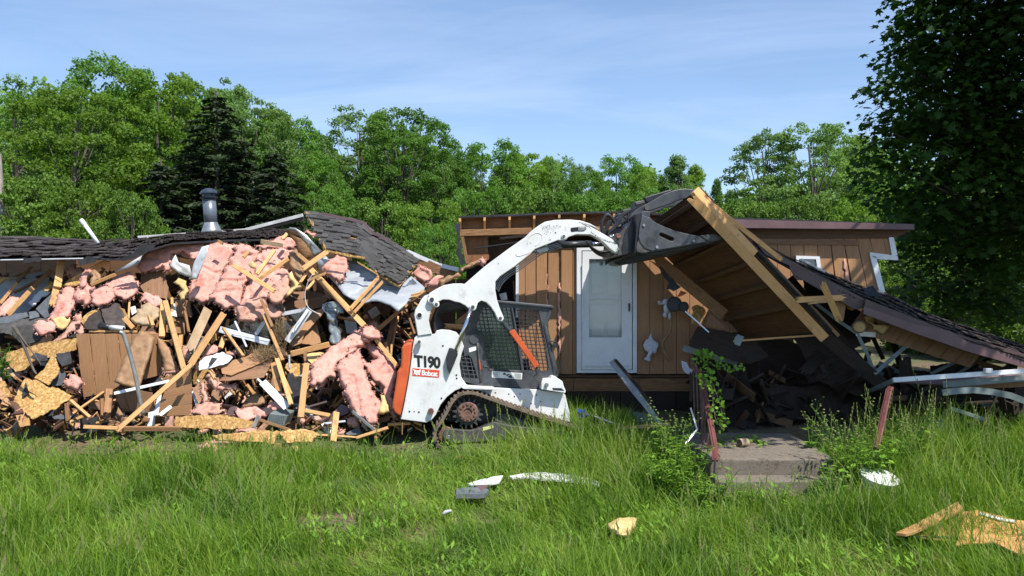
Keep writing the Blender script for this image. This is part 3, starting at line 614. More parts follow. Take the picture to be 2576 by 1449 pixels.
# power pole at the left edge
pp = P(4, 600, 26); 
pr = thing('power_pole', 'weathered grey power pole at the left frame edge', 'pole', (pp.x, pp.y, .3))
mk('pole', tube([Vector((pp.x + .05, pp.y, .2)), Vector((pp.x - .06, pp.y, P(0, 480, 26).z)), Vector((pp.x - .1, pp.y, P(0, 388, 26).z))], .15, 10, .11), MAT['pole'], pr)
mk('guy_wire_guard', tube([Vector((pp.x + .2, pp.y - .2, .3)), Vector((pp.x + .1, pp.y - .1, 3.2))], .02, 6), MAT['alu'], pr)
random.seed(7); np.random.seed(7)
# ------------------------------------------------------------------ compact track loader
def mD(u): return 11.2 + (u - 1000) * .00063
LV = Vector((-.108, .993, -.045))
def W(u, v, w=0.0):
    D = mD(u) + w * .993; return P(u, v, D)
def WA(pts, w, cr=A): return [W(*cr(a, b), w) for a, b in pts]
loader = thing('track_loader', 'white compact track loader lifting the broken porch roof with its black bucket', 'loader', tuple(W(1200, 1080, .8)))
def part(name, pts, w, t, mat, cr=A, holes=(), bevel=.008, parent=None, label=None, seg=2):
    o = mk(name, prism(WA(pts, w, cr), LV * t, [WA(h, w, cr) for h in holes]), mat, parent or loader, bevel=bevel, seg=seg)
    if label: o['label'] = label
    return o
def vpart(name, vf, mat, parent=None, bevel=0, smooth=False, label=None):
    o = mk(name, vf, mat, parent or loader, bevel=bevel, smooth=smooth)
    if label: o['label'] = label
    return o
# rear upright with the model number
tower = [(285,455),(300,443),(435,428),(445,405),(480,396),(540,400),(590,415),(620,450),(645,520),(625,580),(612,650),(625,740),(665,800),(700,815),(640,815),(580,838),(520,885),(475,940),(440,1015),(410,1050),(370,1070),(185,1045)]
tw = part('upright_tower', tower, .16, .22, MAT['mwhite'])
part('upright_tower', tower, 1.32, .22, MAT['mwhite'])
part('engine_bay', [(300,470),(560,440),(610,600),(640,790),(560,850),(440,1000),(360,1040),(215,1030)], .38, .94, MAT['black'])
# tail gate
part('tail_gate', [(268,488),(235,492),(205,505),(192,530),(192,580),(186,672),(162,700),(150,790),(128,925),(126,965),(140,995),(165,1015),(184,1024),(205,925),(243,730),(262,570)], .10, 1.52, MAT['orange'], bevel=.045, seg=3)
part('hinge_strip', [(262,560),(272,560),(248,740),(214,930),(192,1032),(182,1030),(205,925),(240,735)], .14, 1.3, MAT['black'], bevel=0)
# fender and lower body
part('lower_body', [(662,800),(870,817),(1200,832),(1215,838),(1362,852),(1380,872),(1410,1000),(1418,1078),(1300,1060),(1110,1000),(900,930),(760,860),(690,845)], .34, 1.0, MAT['mwhite'])
part('fender_lip', [(625,812),(690,812),(870,822),(868,832),(690,828),(640,826)], .05, .34, MAT['mwhite'], bevel=.003)
part('lower_body_shadow_plate', [(640,830),(760,862),(900,932),(1110,1002),(1300,1062),(1300,1110),(900,1075),(640,1075),(520,1060),(500,960)], .40, .9, MAT['darksteel'])
part('step_bracket', [(1205,770),(1222,755),(1268,752),(1282,735),(1300,731),(1360,772),(1366,800),(1382,840),(1380,856),(1290,842),(1205,830)], .20, .30, MAT['mwhite'])
vpart('bracket_pin', cyl(W(*A(1242, 794), .20), -LV, .028, .05, 14), MAT['metal_grey'], bevel=.004)
part('step_shadow_gap', [(1285,818),(1350,820),(1372,838),(1290,832)], .195, .01, MAT['black'], bevel=0)
# cab
side = [(742,200),(752,188),(775,184),(900,187),(1280,222),(1292,238),(1262,325),(1246,345),(1242,368),(1290,560),(1328,730),(1290,745),(1225,755),(1205,790),(1200,826),(750,800),(640,770),(613,600),(645,588),(640,520),(650,450),(672,380),(700,330),(722,250)]
h1 = [(788,238),(985,236),(1004,330),(1012,405),(1040,560),(1062,690),(832,680),(812,640),(800,560),(788,470),(770,412),(728,396),(752,320),(770,262)]
h2 = [(1000,238),(1110,246),(1186,256),(1205,340),(1232,480),(1262,690),(1192,697),(1078,690),(1055,560),(1030,410),(1014,330)]
louvre = [(618,590),(680,582),(700,600),(745,750),(640,742),(625,700)]
cabm = MAT['black']
part('cab_side_panel', side, .40, .035, MAT['blackdusty'], holes=[h1, h2, louvre], bevel=0)
part('cab_side_panel', side, 1.26, .035, MAT['black'], holes=[h1, h2], bevel=0)
part('cab_roof', [(742,200),(752,186),(775,181),(900,183),(1284,219),(1298,234),(1290,250),(1270,240),(900,203),(790,210)], .36, .97, MAT['blackdusty'], bevel=.012)
part('cab_rear_wall', [(742,200),(775,200),(735,330),(690,450),(680,600),(690,790),(640,770),(613,600),(640,590),(640,520),(650,450),(672,380),(700,330),(722,250)], .435, .82, cabm)
part('cab_floor', [(690,700),(835,690),(1065,700),(1190,710),(1190,800),(760,788),(690,780)], .44, .81, cabm)
part('cab_front_frame', [(1292,240),(1262,325),(1247,345),(1243,368),(1290,560),(1328,735),(1300,745),(1262,560),(1222,370),(1225,345),(1238,322),(1262,250)], .38, .06, MAT['blackdusty'], bevel=.015)
part('cab_front_frame', [(1292,240),(1262,325),(1247,345),(1243,368),(1290,560),(1328,735),(1300,745),(1262,560),(1222,370),(1225,345),(1238,322),(1262,250)], 1.24, .06, MAT['black'], bevel=.015)
part('front_door_glass', [(1262,330),(1252,350),(1250,370),(1296,560),(1330,725),(1322,727),(1286,560),(1240,370),(1242,350),(1252,328)], .46, .78, MAT['glass_green'], bevel=0)
part('side_window_glass', h1, .445, .006, MAT['glass_green'], bevel=0)
def clipline(poly, p, d):
    ts = []
    n = len(poly)
    for i in range(n):
        a = poly[i]; b = poly[(i + 1) % n]; ex, ey = b[0] - a[0], b[1] - a[1]; den = d[0] * ey - d[1] * ex
        if abs(den) < 1e-9: continue
        t = ((a[0] - p[0]) * ey - (a[1] - p[1]) * ex) / den; s = ((a[0] - p[0]) * d[1] - (a[1] - p[1]) * d[0]) / den
        if 0 <= s < 1: ts.append(t)
    ts.sort(); return [(ts[i], ts[i + 1]) for i in range(0, len(ts) - 1, 2)]
def grid_bars(poly, w, sp1, sp2, d1, d2, th=6, t=.012, o1=0, o2=0):
    vfs = []
    cx = sum(p[0] for p in poly) / len(poly); cy = sum(p[1] for p in poly) / len(poly)
    for d, sp, o in ((d1, sp1, o1), (d2, sp2, o2)):
        l = math.hypot(*d); d = (d[0] / l, d[1] / l); nn = (-d[1], d[0])
        for k in range(-30, 31):
            p = (cx + nn[0] * (sp * k + o), cy + nn[1] * (sp * k + o))
            for t0, t1 in clipline(poly, p, d):
                q = [(p[0] + d[0] * t0 - nn[0] * th / 2, p[1] + d[1] * t0 - nn[1] * th / 2), (p[0] + d[0] * t1 - nn[0] * th / 2, p[1] + d[1] * t1 - nn[1] * th / 2),
                     (p[0] + d[0] * t1 + nn[0] * th / 2, p[1] + d[1] * t1 + nn[1] * th / 2), (p[0] + d[0] * t0 + nn[0] * th / 2, p[1] + d[1] * t0 + nn[1] * th / 2)]
                vfs.append(prism(WA(q, w), LV * t)); w += 0.00004
    return join(*vfs)
vpart('window_guard_grid', grid_bars(h1, .412, 29.5, 27, (.17, 1), (1, .03)), MAT['black'])
vpart('window_guard_grid', grid_bars(h2, .412, 29.5, 27, (.17, 1), (1, .05)), MAT['black'])
vpart('window_guard_grid', grid_bars(h2, 1.27, 29.5, 27, (.17, 1), (1, .05)), MAT['black'])
vpart('engine_louvre_grid', grid_bars(louvre, .412, 33, 28, (.22, 1), (1, .08)), MAT['blackdusty'])
part('window_divider', [(986,232),(999,234),(1016,330),(1032,410),(1060,560),(1082,705),(1064,703),(1044,560),(1014,405),(1004,330)], .392, .03, MAT['blackdusty'], bevel=.004)
vpart('round_cover', cyl(W(*A(718, 464), .40), -LV, .073, .012, 28), MAT['blackdusty'], bevel=.004)
vpart('lower_rib', tube(smoothpath(WA([(782,662),(822,668),(840,690),(1058,702)], .398), 4), .008, 6), MAT['blackdusty'], smooth=True)
vpart('window_bead', tube(WA([(728,396),(770,412),(788,470),(800,560),(812,640),(832,682),(1064,696)], .398), .006, 6), MAT['blackdusty'])
vpart('gas_strut', tube(WA([(742,490),(748,560),(762,700),(772,800)], .385), .014, 8), MAT['darksteel'], smooth=True)
vpart('strut_stripe', tube(WA([(754,612),(764,685)], .378), .010, 8), MAT['orange'])
part('strut_foot', [(748,797),(775,780),(780,796),(802,800),(800,812),(748,808)], .36, .05, MAT['darksteel'], bevel=.002)
part('warning_label', [(848,696),(1068,710),(1064,756),(846,742)], .397, .003, MAT['decal_white'], bevel=0)
part('warning_label', [(680,530),(735,516),(735,544),(683,560)], .397, .003, MAT['decal_white'], bevel=0)
lines = []
for i in range(7):
    for x0, x1 in ((856, 892), (1014, 1058)):
        y0 = 704 + i * 5.2 + (x0 - 848) * .063; y1 = 704 + i * 5.2 + (x1 - 848) * .063; lines.append(prism(WA([(x0, y0), (x1, y1), (x1, y1 + 1.6), (x0, y0 + 1.6)], .3955), LV * .001))
lines.append(prism(WA([(900,701),(901.5,701),(899.5,744),(898,744)], .3955), LV * .001)); lines.append(prism(WA([(1008,707),(1009.5,707),(1007.5,751),(1006,751)], .3955), LV * .001))
lines.append(prism(WA([(925,715),(940,708),(950,716),(944,724),(928,722)], .3955), LV * .001)); lines.append(prism(WA([(965,735),(985,722),(998,746),(968,744)], .3955), LV * .001)); lines.append(prism(WA([(950,722),(980,716),(955,736)], .3955), LV * .001))
_o = vpart('label_print', join(*lines), MAT['decal_black']); _o['kind'] = 'stuff'
# interior
part('operator_seat', [(840,430),(880,420),(905,440),(930,600),(1010,610),(1030,650),(1010,690),(870,680),(850,600)], .62, .45, MAT['seat'], bevel=.03)
part('lap_bar', [(905,520),(1075,575),(1072,588),(902,533)], .55, .03, MAT['black'])
part('control_lever', [(1100,600),(1112,600),(1125,700),(1112,700)], .58, .03, MAT['black'])
part('control_lever', [(1100,600),(1112,600),(1125,700),(1112,700)], 1.08, .03, MAT['black'])
part('front_opening_bar', [(1010,300),(1040,330),(1065,345),(1045,352),(1020,348)], .60, .03, MAT['black'])
# handrail on the cab door
vpart('grab_handle', tube(smoothpath(WA([(1262,480),(1300,482),(1315,500),(1330,580),(1350,665),(1345,685),(1310,700)], .36), 5), .010, 8), MAT['black'], smooth=True)
part('door_latch', [(1275,500),(1312,498),(1320,525),(1290,528)], .34, .06, MAT['black'], bevel=.006)
# rear lift links
link_poly = [(310,442),(296,360),(284,290),(290,255),(310,222),(330,185),(356,152),(392,138),(428,152),(446,182),(438,212),(415,240),(400,275),(390,330),(400,380),(414,428)]
part('rear_link', link_poly, .14, .16, MAT['mwhite'], bevel=.012)
part('rear_link', link_poly, 1.40, .16, MAT['mwhite'], bevel=.012)
vpart('link_hole_ring', cyl(W(*A(322, 291), .14), -LV, .046, .012, 20), MAT['mwhite'], bevel=.003)
vpart('link_hole', cyl(W(*A(322, 291), .126), -LV, .033, .003, 20), MAT['decal_black'])
for (cx, cy, r, m) in ((412,178,.062,'mwhite'),(444,212,.045,'mwhite'),(708,232,.052,'mwhite'),(908,313,.046,'mwhite'),(320,484,.044,'mwhite')):
    vpart('pin_boss', cyl(W(*A(cx, cy), .13 if cx > 430 or cx < 430 else .13), -LV, r, .05, 20), MAT[m], bevel=.006)
    vpart('pivot_pin', cyl(W(*A(cx, cy), .082), -LV, r * .5, .02, 12), MAT['darksteel'], bevel=.003)
vpart('tie_down_pin', cyl(W(*A(405, 984), .16), -LV, .042, .07, 16), MAT['rusty'], bevel=.004)
for (cx, cy) in ((481,893),(250,989),(284,990),(318,993),(492,513),(592,748),(590,725)):
    vpart('bolt_hole', cyl(W(*A(cx, cy), .158), -LV, .013 if cx != 284 else .008, .003, 12), MAT['decal_black'])
for (cx, cy) in ((767,848),(872,852),(970,862),(1170,870),(1132,930),(1010,880),(1300,942),(1200,916),(1355,1016),(905,902),(1050,862)):
    vpart('bolt_hole', cyl(W(*A(cx, cy), .338), -LV, .010, .003, 12), MAT['decal_black'])
# main lift arm
armB = [(560,1190),(530,1150),(545,1130),(600,1095),(680,1052),(780,1035),(860,1034),(895,1040),(1100,860),(1330,690),(1500,572),(1560,512),(1630,458),(1700,416),(1800,399),(1950,396),(2060,406),(2150,436),(2248,490)]
armC = [(130,570),(240,632),(330,682),(430,742),(500,812),(524,860),(520,895),(490,910),(462,898),(400,850),(330,780),(270,735),(180,692),(20,688)]
armB2 = [(1960,560),(1930,572),(1905,600),(1870,606),(1830,600),(1600,690),(1550,738),(1400,860),(1250,962),(1203,1015),(1202,1100),(1220,1200),(1250,1290),(1284,1368),(1280,1405),(1250,1415),(1225,1392),(1200,1330),(1160,1270),(1112,1222),(1062,1206),(1028,1228),(1012,1275),(978,1300),(940,1288),(905,1255),(850,1226),(800,1216),(740,1196),(680,1195),(640,1212),(600,1218)]
arm2 = [B(*p) for p in armB] + [C(*p) for p in armC] + [B(*p) for p in armB2]
part('lift_arm', arm2, .12, .15, MAT['mwhite'], cr=U_, bevel=.014)
part('lift_arm', arm2, 1.42, .15, MAT['mwhite'], cr=U_, bevel=.014)
part('arm_cross_tube', [(1240,870),(1300,830),(1330,870),(1270,920)], .27, 1.15, MAT['mwhite'], cr=B, bevel=.02)
part('arm_slot', [(1955,478),(2040,468),(2100,466),(2114,485),(2090,512),(2030,512),(1962,520),(1953,505)], .117, .003, MAT['decal_black'], cr=B, bevel=0)
part('slot_block', [(2030,474),(2095,470),(2108,486),(2085,506),(2030,508)], .110, .01, MAT['metal_grey'], cr=B, bevel=.002)
vpart('arm_pivot_boss', cyl(W(*B(1886, 563), .12), -LV, .040, .02, 20), MAT['mwhite'], bevel=.004)
vpart('arm_pivot_pin', cyl(W(*B(1886, 563), .10), -LV, .022, .006, 16), MAT['darksteel'])
for cx, cy, r in ((1803,526,.010),(1816,455,.006),(1850,463,.006),(1750,597,.008),(1556,628,.006),(1716,478,.006),(1232,836,.006)):
    vpart('bolt_hole', cyl(W(*B(cx, cy), .118), -LV, r, .003, 10), MAT['decal_black'])
for pth in ([(1408,735),(1412,755),(1440,760),(1520,735),(1545,715)], [(1520,640),(1535,580),(1580,540),(1635,530),(1670,560),(1650,620),(1600,660)]):
    vpart('weld_bead', tube(smoothpath(WA(pth, .118, B), 4), .0045, 6), MAT['white_dull'], smooth=True)
random.seed(3); chips = []
for _ in range(46):
    cx = random.gauss(1722, 34); cy = random.gauss(490, 34); s = random.uniform(2, 8)
    chips.append(prism(WA([(cx, cy), (cx + s, cy - s * 1.4), (cx + s * .8, cy + s * .2), (cx + s * .2, cy + s * .9)], .1175, B), LV * .002))
for _ in range(120):
    t = random.random(); cx = 40 + 470 * t; cy = 552 + 250 * t + (60 * math.sin(t * 3) if t > .3 else 0) - 20 + random.uniform(0, 14); s = random.uniform(3, 9)
    chips.append(prism(WA([(cx, cy), (cx + s, cy - s * .4), (cx + s * 1.2, cy + s * .4), (cx + s * .2, cy + s * .6)], .1175, C), LV * .002))
_o = vpart('paint_chips', join(*chips), MAT['darksteel']); _o['kind'] = 'stuff'
# hydraulic lift cylinder and safety strut
vpart('cylinder_rod', tube(WA([(697,250),(588,545)], .10), .030, 14), MAT['chrome'], smooth=True)
part('cylinder_barrel', [(538,528),(560,530),(598,552),(600,580),(540,718),(520,670),(515,600)], .08, .10, MAT['black'], bevel=.01)
part('arm_stop_channel', [(972,412),(1010,393),(1022,412),(1188,648),(1190,655),(1172,662),(1160,682),(1135,640)], .05, .10, MAT['orange'], bevel=.008)
part('arm_stop_bar', [(918,340),(935,332),(1000,400),(978,412)], .08, .05, MAT['blackdusty'], bevel=.004)
part('arm_stop_bar', [(1160,682),(1180,668),(1215,745),(1200,800),(1150,742),(1175,718)], .08, .10, MAT['darksteel'], bevel=.004)
# number and maker decals on the upright
def text_mesh(txt, quad, w, mat, name, off=.02, cr=A):
    cu = bpy.data.curves.new('tmp', 'FONT'); cu.body = txt; cu.offset = off; cu.space_character = .88; cu.resolution_u = 6
    o = bpy.data.objects.new('tmp', cu); COL.objects.link(o); bpy.context.view_layer.update()
    me = bpy.data.meshes.new_from_object(o.evaluated_get(bpy.context.evaluated_depsgraph_get())); bpy.data.objects.remove(o)
    xs = [v.co.x for v in me.vertices]; ys = [v.co.y for v in me.vertices]; x0, x1, y0, y1 = min(xs), max(xs), min(ys), max(ys)
    vs = []
    for v in me.vertices:
        s = (v.co.x - x0) / (x1 - x0); t = (v.co.y - y0) / (y1 - y0); a, b, c, d = quad   # bl br tr tl
        x = (a[0] * (1 - s) + b[0] * s) * (1 - t) + (d[0] * (1 - s) + c[0] * s) * t; y = (a[1] * (1 - s) + b[1] * s) * (1 - t) + (d[1] * (1 - s) + c[1] * s) * t
        vs.append(W(*cr(x, y), w))
    fs = [tuple(p.vertices) for p in me.polygons]
    return vpart(name, (vs, fs), mat)
text_mesh('T190', [(286,667),(474,681),(476,594),(280,577)], .157, MAT['decal_black'], 'model_number', .045)
part('maker_plate', [(272,675),(467,690),(463,745),(270,731)], .157, .002, MAT['red'], bevel=0)
text_mesh('Bobcat', [(338,727),(453,737),(455,698),(340,688)], .154, MAT['decal_white'], 'maker_name', .035)
part('animal_head_emblem', [(276,680),(296,690),(312,692),(332,683),(330,700),(324,712),(328,728),(314,720),(300,727),(290,716),(276,722),(286,706)], .1545, .001, MAT['decal_white'], bevel=0)
part('emblem_eye', [(296,700),(304,704),(298,707)], .1535, .001, MAT['red'], bevel=0); part('emblem_eye', [(312,705),(322,701),(318,708)], .1535, .001, MAT['red'], bevel=0)
# track
outer = [(640,850),(700,846),(765,862),(1000,948),(1220,1022),(1440,1092),(1490,1120),(1500,1160),(1470,1190),(1300,1215),(900,1255),(600,1285),(540,1288),(490,1275),(450,1245),(428,1205),(424,1160),(438,1108),(478,1050),(512,990),(545,925),(590,875)]
def loop_pts(pts, k=5):
    n = len(pts); out = []
    for i in range(n):
        p0, p1, p2, p3 = (Vector((*pts[(i + j) % n], 0)) for j in (-1, 0, 1, 2))
        for j in range(k):
            t = j / k; q = .5 * ((2 * p1) + (p2 - p0) * t + (2 * p0 - 5 * p1 + 4 * p2 - p3) * t * t + (3 * p1 - p0 - 3 * p2 + p3) * t ** 3); out.append((q.x, q.y))
    return out
oc = loop_pts(outer, 4); n = len(oc)
def inset(pts, d):
    m = len(pts); out = []
    for i in range(m):
        a, b = pts[i - 1], pts[(i + 1) % m]; tx, ty = b[0] - a[0], b[1] - a[1]; l = math.hypot(tx, ty) or 1; out.append((pts[i][0] + ty / l * d, pts[i][1] - tx / l * d))
    return out
sgn = 1 if sum(oc[i][0] * oc[(i + 1) % n][1] - oc[(i + 1) % n][0] * oc[i][1] for i in range(n)) < 0 else -1
ic = inset(oc, -20 * -sgn * -1) if False else inset(oc, 20 * sgn)
cxm = sum(p[0] for p in oc) / n; cym = sum(p[1] for p in oc) / n
if math.hypot(ic[0][0] - cxm, ic[0][1] - cym) > math.hypot(oc[0][0] - cxm, oc[0][1] - cym): ic = inset(oc, -20 * sgn)
def ring(w, t):
    vs = WA(oc, w) + WA(ic, w); vs += [p + LV * t for p in vs]; fs = []; m = n
    for i in range(m):
        j = (i + 1) % m
        fs += [(i, j, m + j, m + i), (2 * m + i, 3 * m + i, 3 * m + j, 2 * m + j), (i, 2 * m + i, 2 * m + j, j), (m + i, m + j, 3 * m + j, 3 * m + i)]
    return vs, fs
def lugs(w, t):
    vf = []
    per = []; acc = 0
    for i in range(n):
        a, b = oc[i], oc[(i + 1) % n]; l = math.hypot(b[0] - a[0], b[1] - a[1]); per.append((acc, l, a, b)); acc += l
    k = int(acc / 34)
    for q in range(k):
        s = q * acc / k
        for (s0, l, a, b) in per:
            if s0 <= s < s0 + l:
                f = (s - s0) / l; c = (a[0] + (b[0] - a[0]) * f, a[1] + (b[1] - a[1]) * f); tx, ty = (b[0] - a[0]) / l, (b[1] - a[1]) / l
                nx, ny = ty * sgn, -tx * sgn
                if (c[0] + nx - cxm) ** 2 + (c[1] + ny - cym) ** 2 < (c[0] - cxm) ** 2 + (c[1] - cym) ** 2: nx, ny = -nx, -ny
                for dn0, dn1, hw in ((0, 8, 9), (-34, -19, 5)):
                    vf.append(prism(WA([(c[0] + tx * hw + nx * dn0, c[1] + ty * hw + ny * dn0), (c[0] + tx * hw * .7 + nx * dn1, c[1] + ty * hw * .7 + ny * dn1), (c[0] - tx * hw * .7 + nx * dn1, c[1] - ty * hw * .7 + ny * dn1), (c[0] - tx * hw + nx * dn0, c[1] - ty * hw + ny * dn0)], w if dn0 == 0 else w + .1), LV * (t if dn0 == 0 else t - .2)))
                break
    return join(*vf)
for w in (0.0, 1.36):
    tk = vpart('rubber_track', ring(w, .34), MAT['rubber'], bevel=.006)
    mk('track_lugs', lugs(w + .004, .33), MAT['rubber'], tk)
sp = [];
for i in range(16):
    for f, r in ((0, .115), (.2, .150), (.42, .150), (.6, .115)):
        a = (i + f) * 2 * math.pi / 16; sp.append((672 + math.cos(a) * r / .00194 , 1000 + math.sin(a) * r / .00194))
spx = [(672 + (x - 672) * 1.45, 1000 + (y - 1000) * 1.45) for x, y in sp]
part('drive_sprocket', spx, .10, .05, MAT['darksteel'], bevel=.003)
vpart('sprocket_hub', lathe(W(*A(672, 990), .10), -LV, [(.148, 0), (.148, .03), (.135, .045), (.06, .05), (.055, .03), (.0, .03)], 32), MAT['rusty'])
bolts = [cyl(W(*A(672 + math.cos(a) * 55, 990 + math.sin(a) * 55), .055), -LV, .016, .018, 6) for a in [i * math.pi / 6 for i in range(12)]]
[vpart('hub_bolt', b_, MAT['rusty']) for b_ in bolts]
part('track_frame', [(495,1140),(510,1118),(540,1115),(690,1125),(760,1112),(800,1090),(868,1065),(1000,1095),(1400,1130),(1430,1150),(1000,1190),(640,1217),(540,1217),(505,1198),(492,1170)], .06, .22, MAT['darksteel'], bevel=.012)
part('frame_brace', [(868,1060),(865,1030),(900,1005),(960,1005),(1120,1070),(1300,1110),(1290,1130),(1000,1100)], .12, .14, MAT['darksteel'], bevel=.01)
part('yellow_tag', [(780,1105),(855,1087),(858,1107),(784,1130)], .056, .004, surf('yellow_decal', (.5, .5, .1), (.65, .65, .4), 9, bump=0), bevel=0)
for (cx, cy, r) in ((520,1165,.12),(700,1185,.09),(850,1185,.09),(1000,1165,.09),(1150,1150,.09),(1350,1130,.11)):
    vpart('roller_wheel', cyl(W(*A(cx, cy), .10), LV, r, .16, 24), MAT['rusty'], bevel=.01)
vpart('frame_bolt', cyl(W(*A(533, 1174), .06), -LV, .03, .02, 6), MAT['metal_grey'], bevel=.003)
# hoses behind the rear link and along the arm
random.seed(5); hs = []
for k in range(7):
    o = k * 9; w = .32 + .05 * k
    hs.append(tube(smoothpath(WA([(640 + o * .5, 235 + o * .4),(540, 205 + o),(470 - o * .2, 240 + o),(440 + o * .8, 300 + o),(432 + o, 370),(450 + o, 440)], w), 6), .019, 7))
vpart('rear_hoses', join(*hs), MAT['black'], smooth=True)
hs = []
for k in range(4):
    o = k * 13
    hs.append(tube(smoothpath([W(*B(x + o, y + o), .2 + .03 * k) for x, y in ((1195,1075),(1230,1000),(1300,930),(1420,850),(1530,770),(1620,705),(1740,660),(1830,630))], 5), .0085, 6))
vpart('arm_tubes', join(*hs), MAT['metal_grey'], smooth=True)
part('tube_clamp', [(1600,700),(1700,665),(1740,675),(1730,710),(1640,735)], .18, .12, MAT['metal_grey'], cr=B)
part('tube_clamp', [(1640,690),(1820,610),(1860,625),(1820,680),(1660,730)], .30, .1, MAT['black'], cr=B)
vpart('tilt_cylinder', tube([W(*B(1820, 650), .55), W(*B(2160, 640), .62)], .052, 14), MAT['black'], smooth=True)
vpart('tilt_rod', tube([W(*C(160, 795), .62), W(*C(345, 800), .66)], .026, 12), MAT['chrome'], smooth=True)
vpart('upper_rod', tube([W(*C(400, 706), .3), W(*C(480, 708), .3)], .018, 10), MAT['chrome'], smooth=True)
hs = []
for k in range(5):
    o = k * 14
    hs.append(tube(smoothpath([W(*C(x + o * .5, y + o), .4 + .04 * k) for x, y in ((130,760),(190,830),(270,880),(360,890),(430,860))], 6), .013, 7))
for pth, r in (([(330,700),(310,580),(340,500),(370,460),(420,490),(470,560),(500,580)], .03), ([(440,560),(470,480),(520,455),(560,480),(600,520),(570,570),(500,590)], .018), ([(480,600),(560,590),(610,560),(620,480),(600,420)], .022)):
    hs.append(tube(smoothpath([W(*C(x, y), .75) for x, y in pth], 6), r, 8))
vpart('bucket_hoses', join(*hs), MAT['seat'], smooth=True)
# ---- bucket with grapple (rolled a few degrees)
near0 = P(*C(720, 905), 11.62); far0 = P(*C(370, 1050), 13.30); LB = (far0 - near0); BW = LB.length; LB1 = LB / BW
def KC(pts, f=0.0):
    out = []
    for a, b in pts:
        u, v = C(a, b); q = P(u, v, mD(u) + .02); out.append(q + LB * f)
    return out
def kpart(name, pts, f, t, mat, holes=(), bevel=.006, par=None):
    return mk(name, prism(KC(pts, f), LB1 * t, [KC(h, f) for h in holes]), mat, par or bucket, bevel=bevel, seg=2)
bucket = mk('bucket', prism(KC([(745,520),(738,620),(726,720),(742,790),(800,858),(882,893),(1722,748),(1722,738),(885,880),(808,845),(752,782),(738,720),(748,620),(757,520)], 0.0), LB), MAT['blackdusty'], loader)
bk = MAT['blackdusty']
sidep = [(768,468),(870,502),(900,535),(960,572),(1040,608),(1140,646),(1230,672),(1330,694),(1432,709),(1532,773),(1200,832),(885,882),(800,848),(748,782),(730,720),(742,620)]
slot = [(966,690),(985,671),(1010,676),(1130,726),(1145,748),(1130,770),(1100,768),(980,712)]
kpart('side_plate', sidep, -.018, .035, bk, [slot]); kpart('side_plate', sidep, .985, .03, bk, [slot])
kpart('wear_plate', [(1440,706),(1600,686),(1722,740),(1536,774)], -.024, .05, MAT['darksteel']); kpart('wear_plate', [(1440,706),(1600,686),(1722,740),(1536,774)], .98, .04, MAT['darksteel'])
kpart('edge_gusset', [(705,850),(735,735),(760,790),(830,860),(890,890),(770,908),(715,895)], -.010, .02, MAT['darksteel'])
kpart('cutting_edge', [(1500,786),(1735,742),(1738,748),(1500,796)], .0, BW, MAT['darksteel'])
kpart('back_plate', [(700,455),(770,430),(765,470),(742,620),(728,730),(745,800),(715,890),(690,905),(700,760),(712,600)], .0, BW, MAT['black'])
for f in [i / 12 for i in range(1, 12)]:
    kpart('back_rib', [(690,470),(712,450),(712,600),(700,760),(690,900),(672,880),(680,760),(692,600)], f, .012, MAT['black'], bevel=0)
    kpart('floor_rib', [(800,880),(890,897),(1700,757),(1700,765),(895,912),(790,892)], f, .02, MAT['black'], bevel=0)
for cx, cy in ((788,588),(940,842),(1365,770)):
    mk('bucket_bolt', cyl(KC([(cx, cy)], -.018)[0], -LB1, .022, .016, 10), MAT['metal_grey'], bucket, bevel=.003)
part('coupler_plate', [(590,600),(612,596),(560,725),(535,870),(548,925),(495,932),(505,870),(505,810),(500,760),(470,735),(460,700),(480,675),(520,680)], .10, .05, MAT['darksteel'], cr=C)
part('coupler_frame', [(690,480),(712,560),(720,700),(700,840),(690,905),(545,925),(540,870),(565,725),(612,600)], .16, 1.3, MAT['black'], cr=C)
vpart('coupler_pin', cyl(W(*C(500, 710), .10), -LV, .034, .03, 16), MAT['rusty'], bevel=.004)
vpart('coupler_pin', cyl(W(*C(497, 860), .10), -LV, .018, .03, 12), MAT['metal_grey'], bevel=.003)
claw = [(700,470),(745,395),(800,345),(870,305),(930,275),(1010,228),(1130,162),(1230,122),(1310,103),(1385,97),(1470,104),(1545,130),(1600,180),(1660,270),(1700,350),(1740,445),(1700,420),(1640,340),(1560,262),(1480,222),(1420,212),(1330,228),(1250,262),(1150,300),(1050,332),(960,362),(905,395),(878,430),(868,498),(800,475),(765,468)]
for f in (.22, .62):
    cl = kpart('grapple_claw', claw, f, .07, bk, bevel=.01)
    kpart('grapple_link', [(700,460),(730,400),(770,262),(800,240),(835,262),(828,300),(770,395),(745,460)], f + .05, .05, MAT['black'])
    kpart('grapple_cylinder', [(905,192),(1215,100),(1240,112),(1225,135),(945,262),(925,240)], f + .03, .09, MAT['black'], bevel=.015)
    kpart('grapple_rod', [(800,245),(915,222),(925,262),(810,285)], f + .04, .06, MAT['darksteel'], bevel=.01)
    kpart('hose_guard', [(600,400),(700,350),(745,335),(740,370),(650,420),(600,520),(540,590),(470,640),(480,610),(560,500)], f, .08, MAT['black'], bevel=.01)
kpart('grapple_cross_tube', [(870,330),(900,310),(945,315),(950,345),(915,362),(880,355)], .22, BW * .45, MAT['black'], bevel=.01)
mk('claw_pivot', cyl(KC([(925, 330)], .215)[0], -LB1, .045, .02, 16), MAT['darksteel'], bucket, bevel=.004)
kpart('upper_gusset', [(770,430),(800,415),(872,425),(866,500),(768,466)], .0, .06, bk)

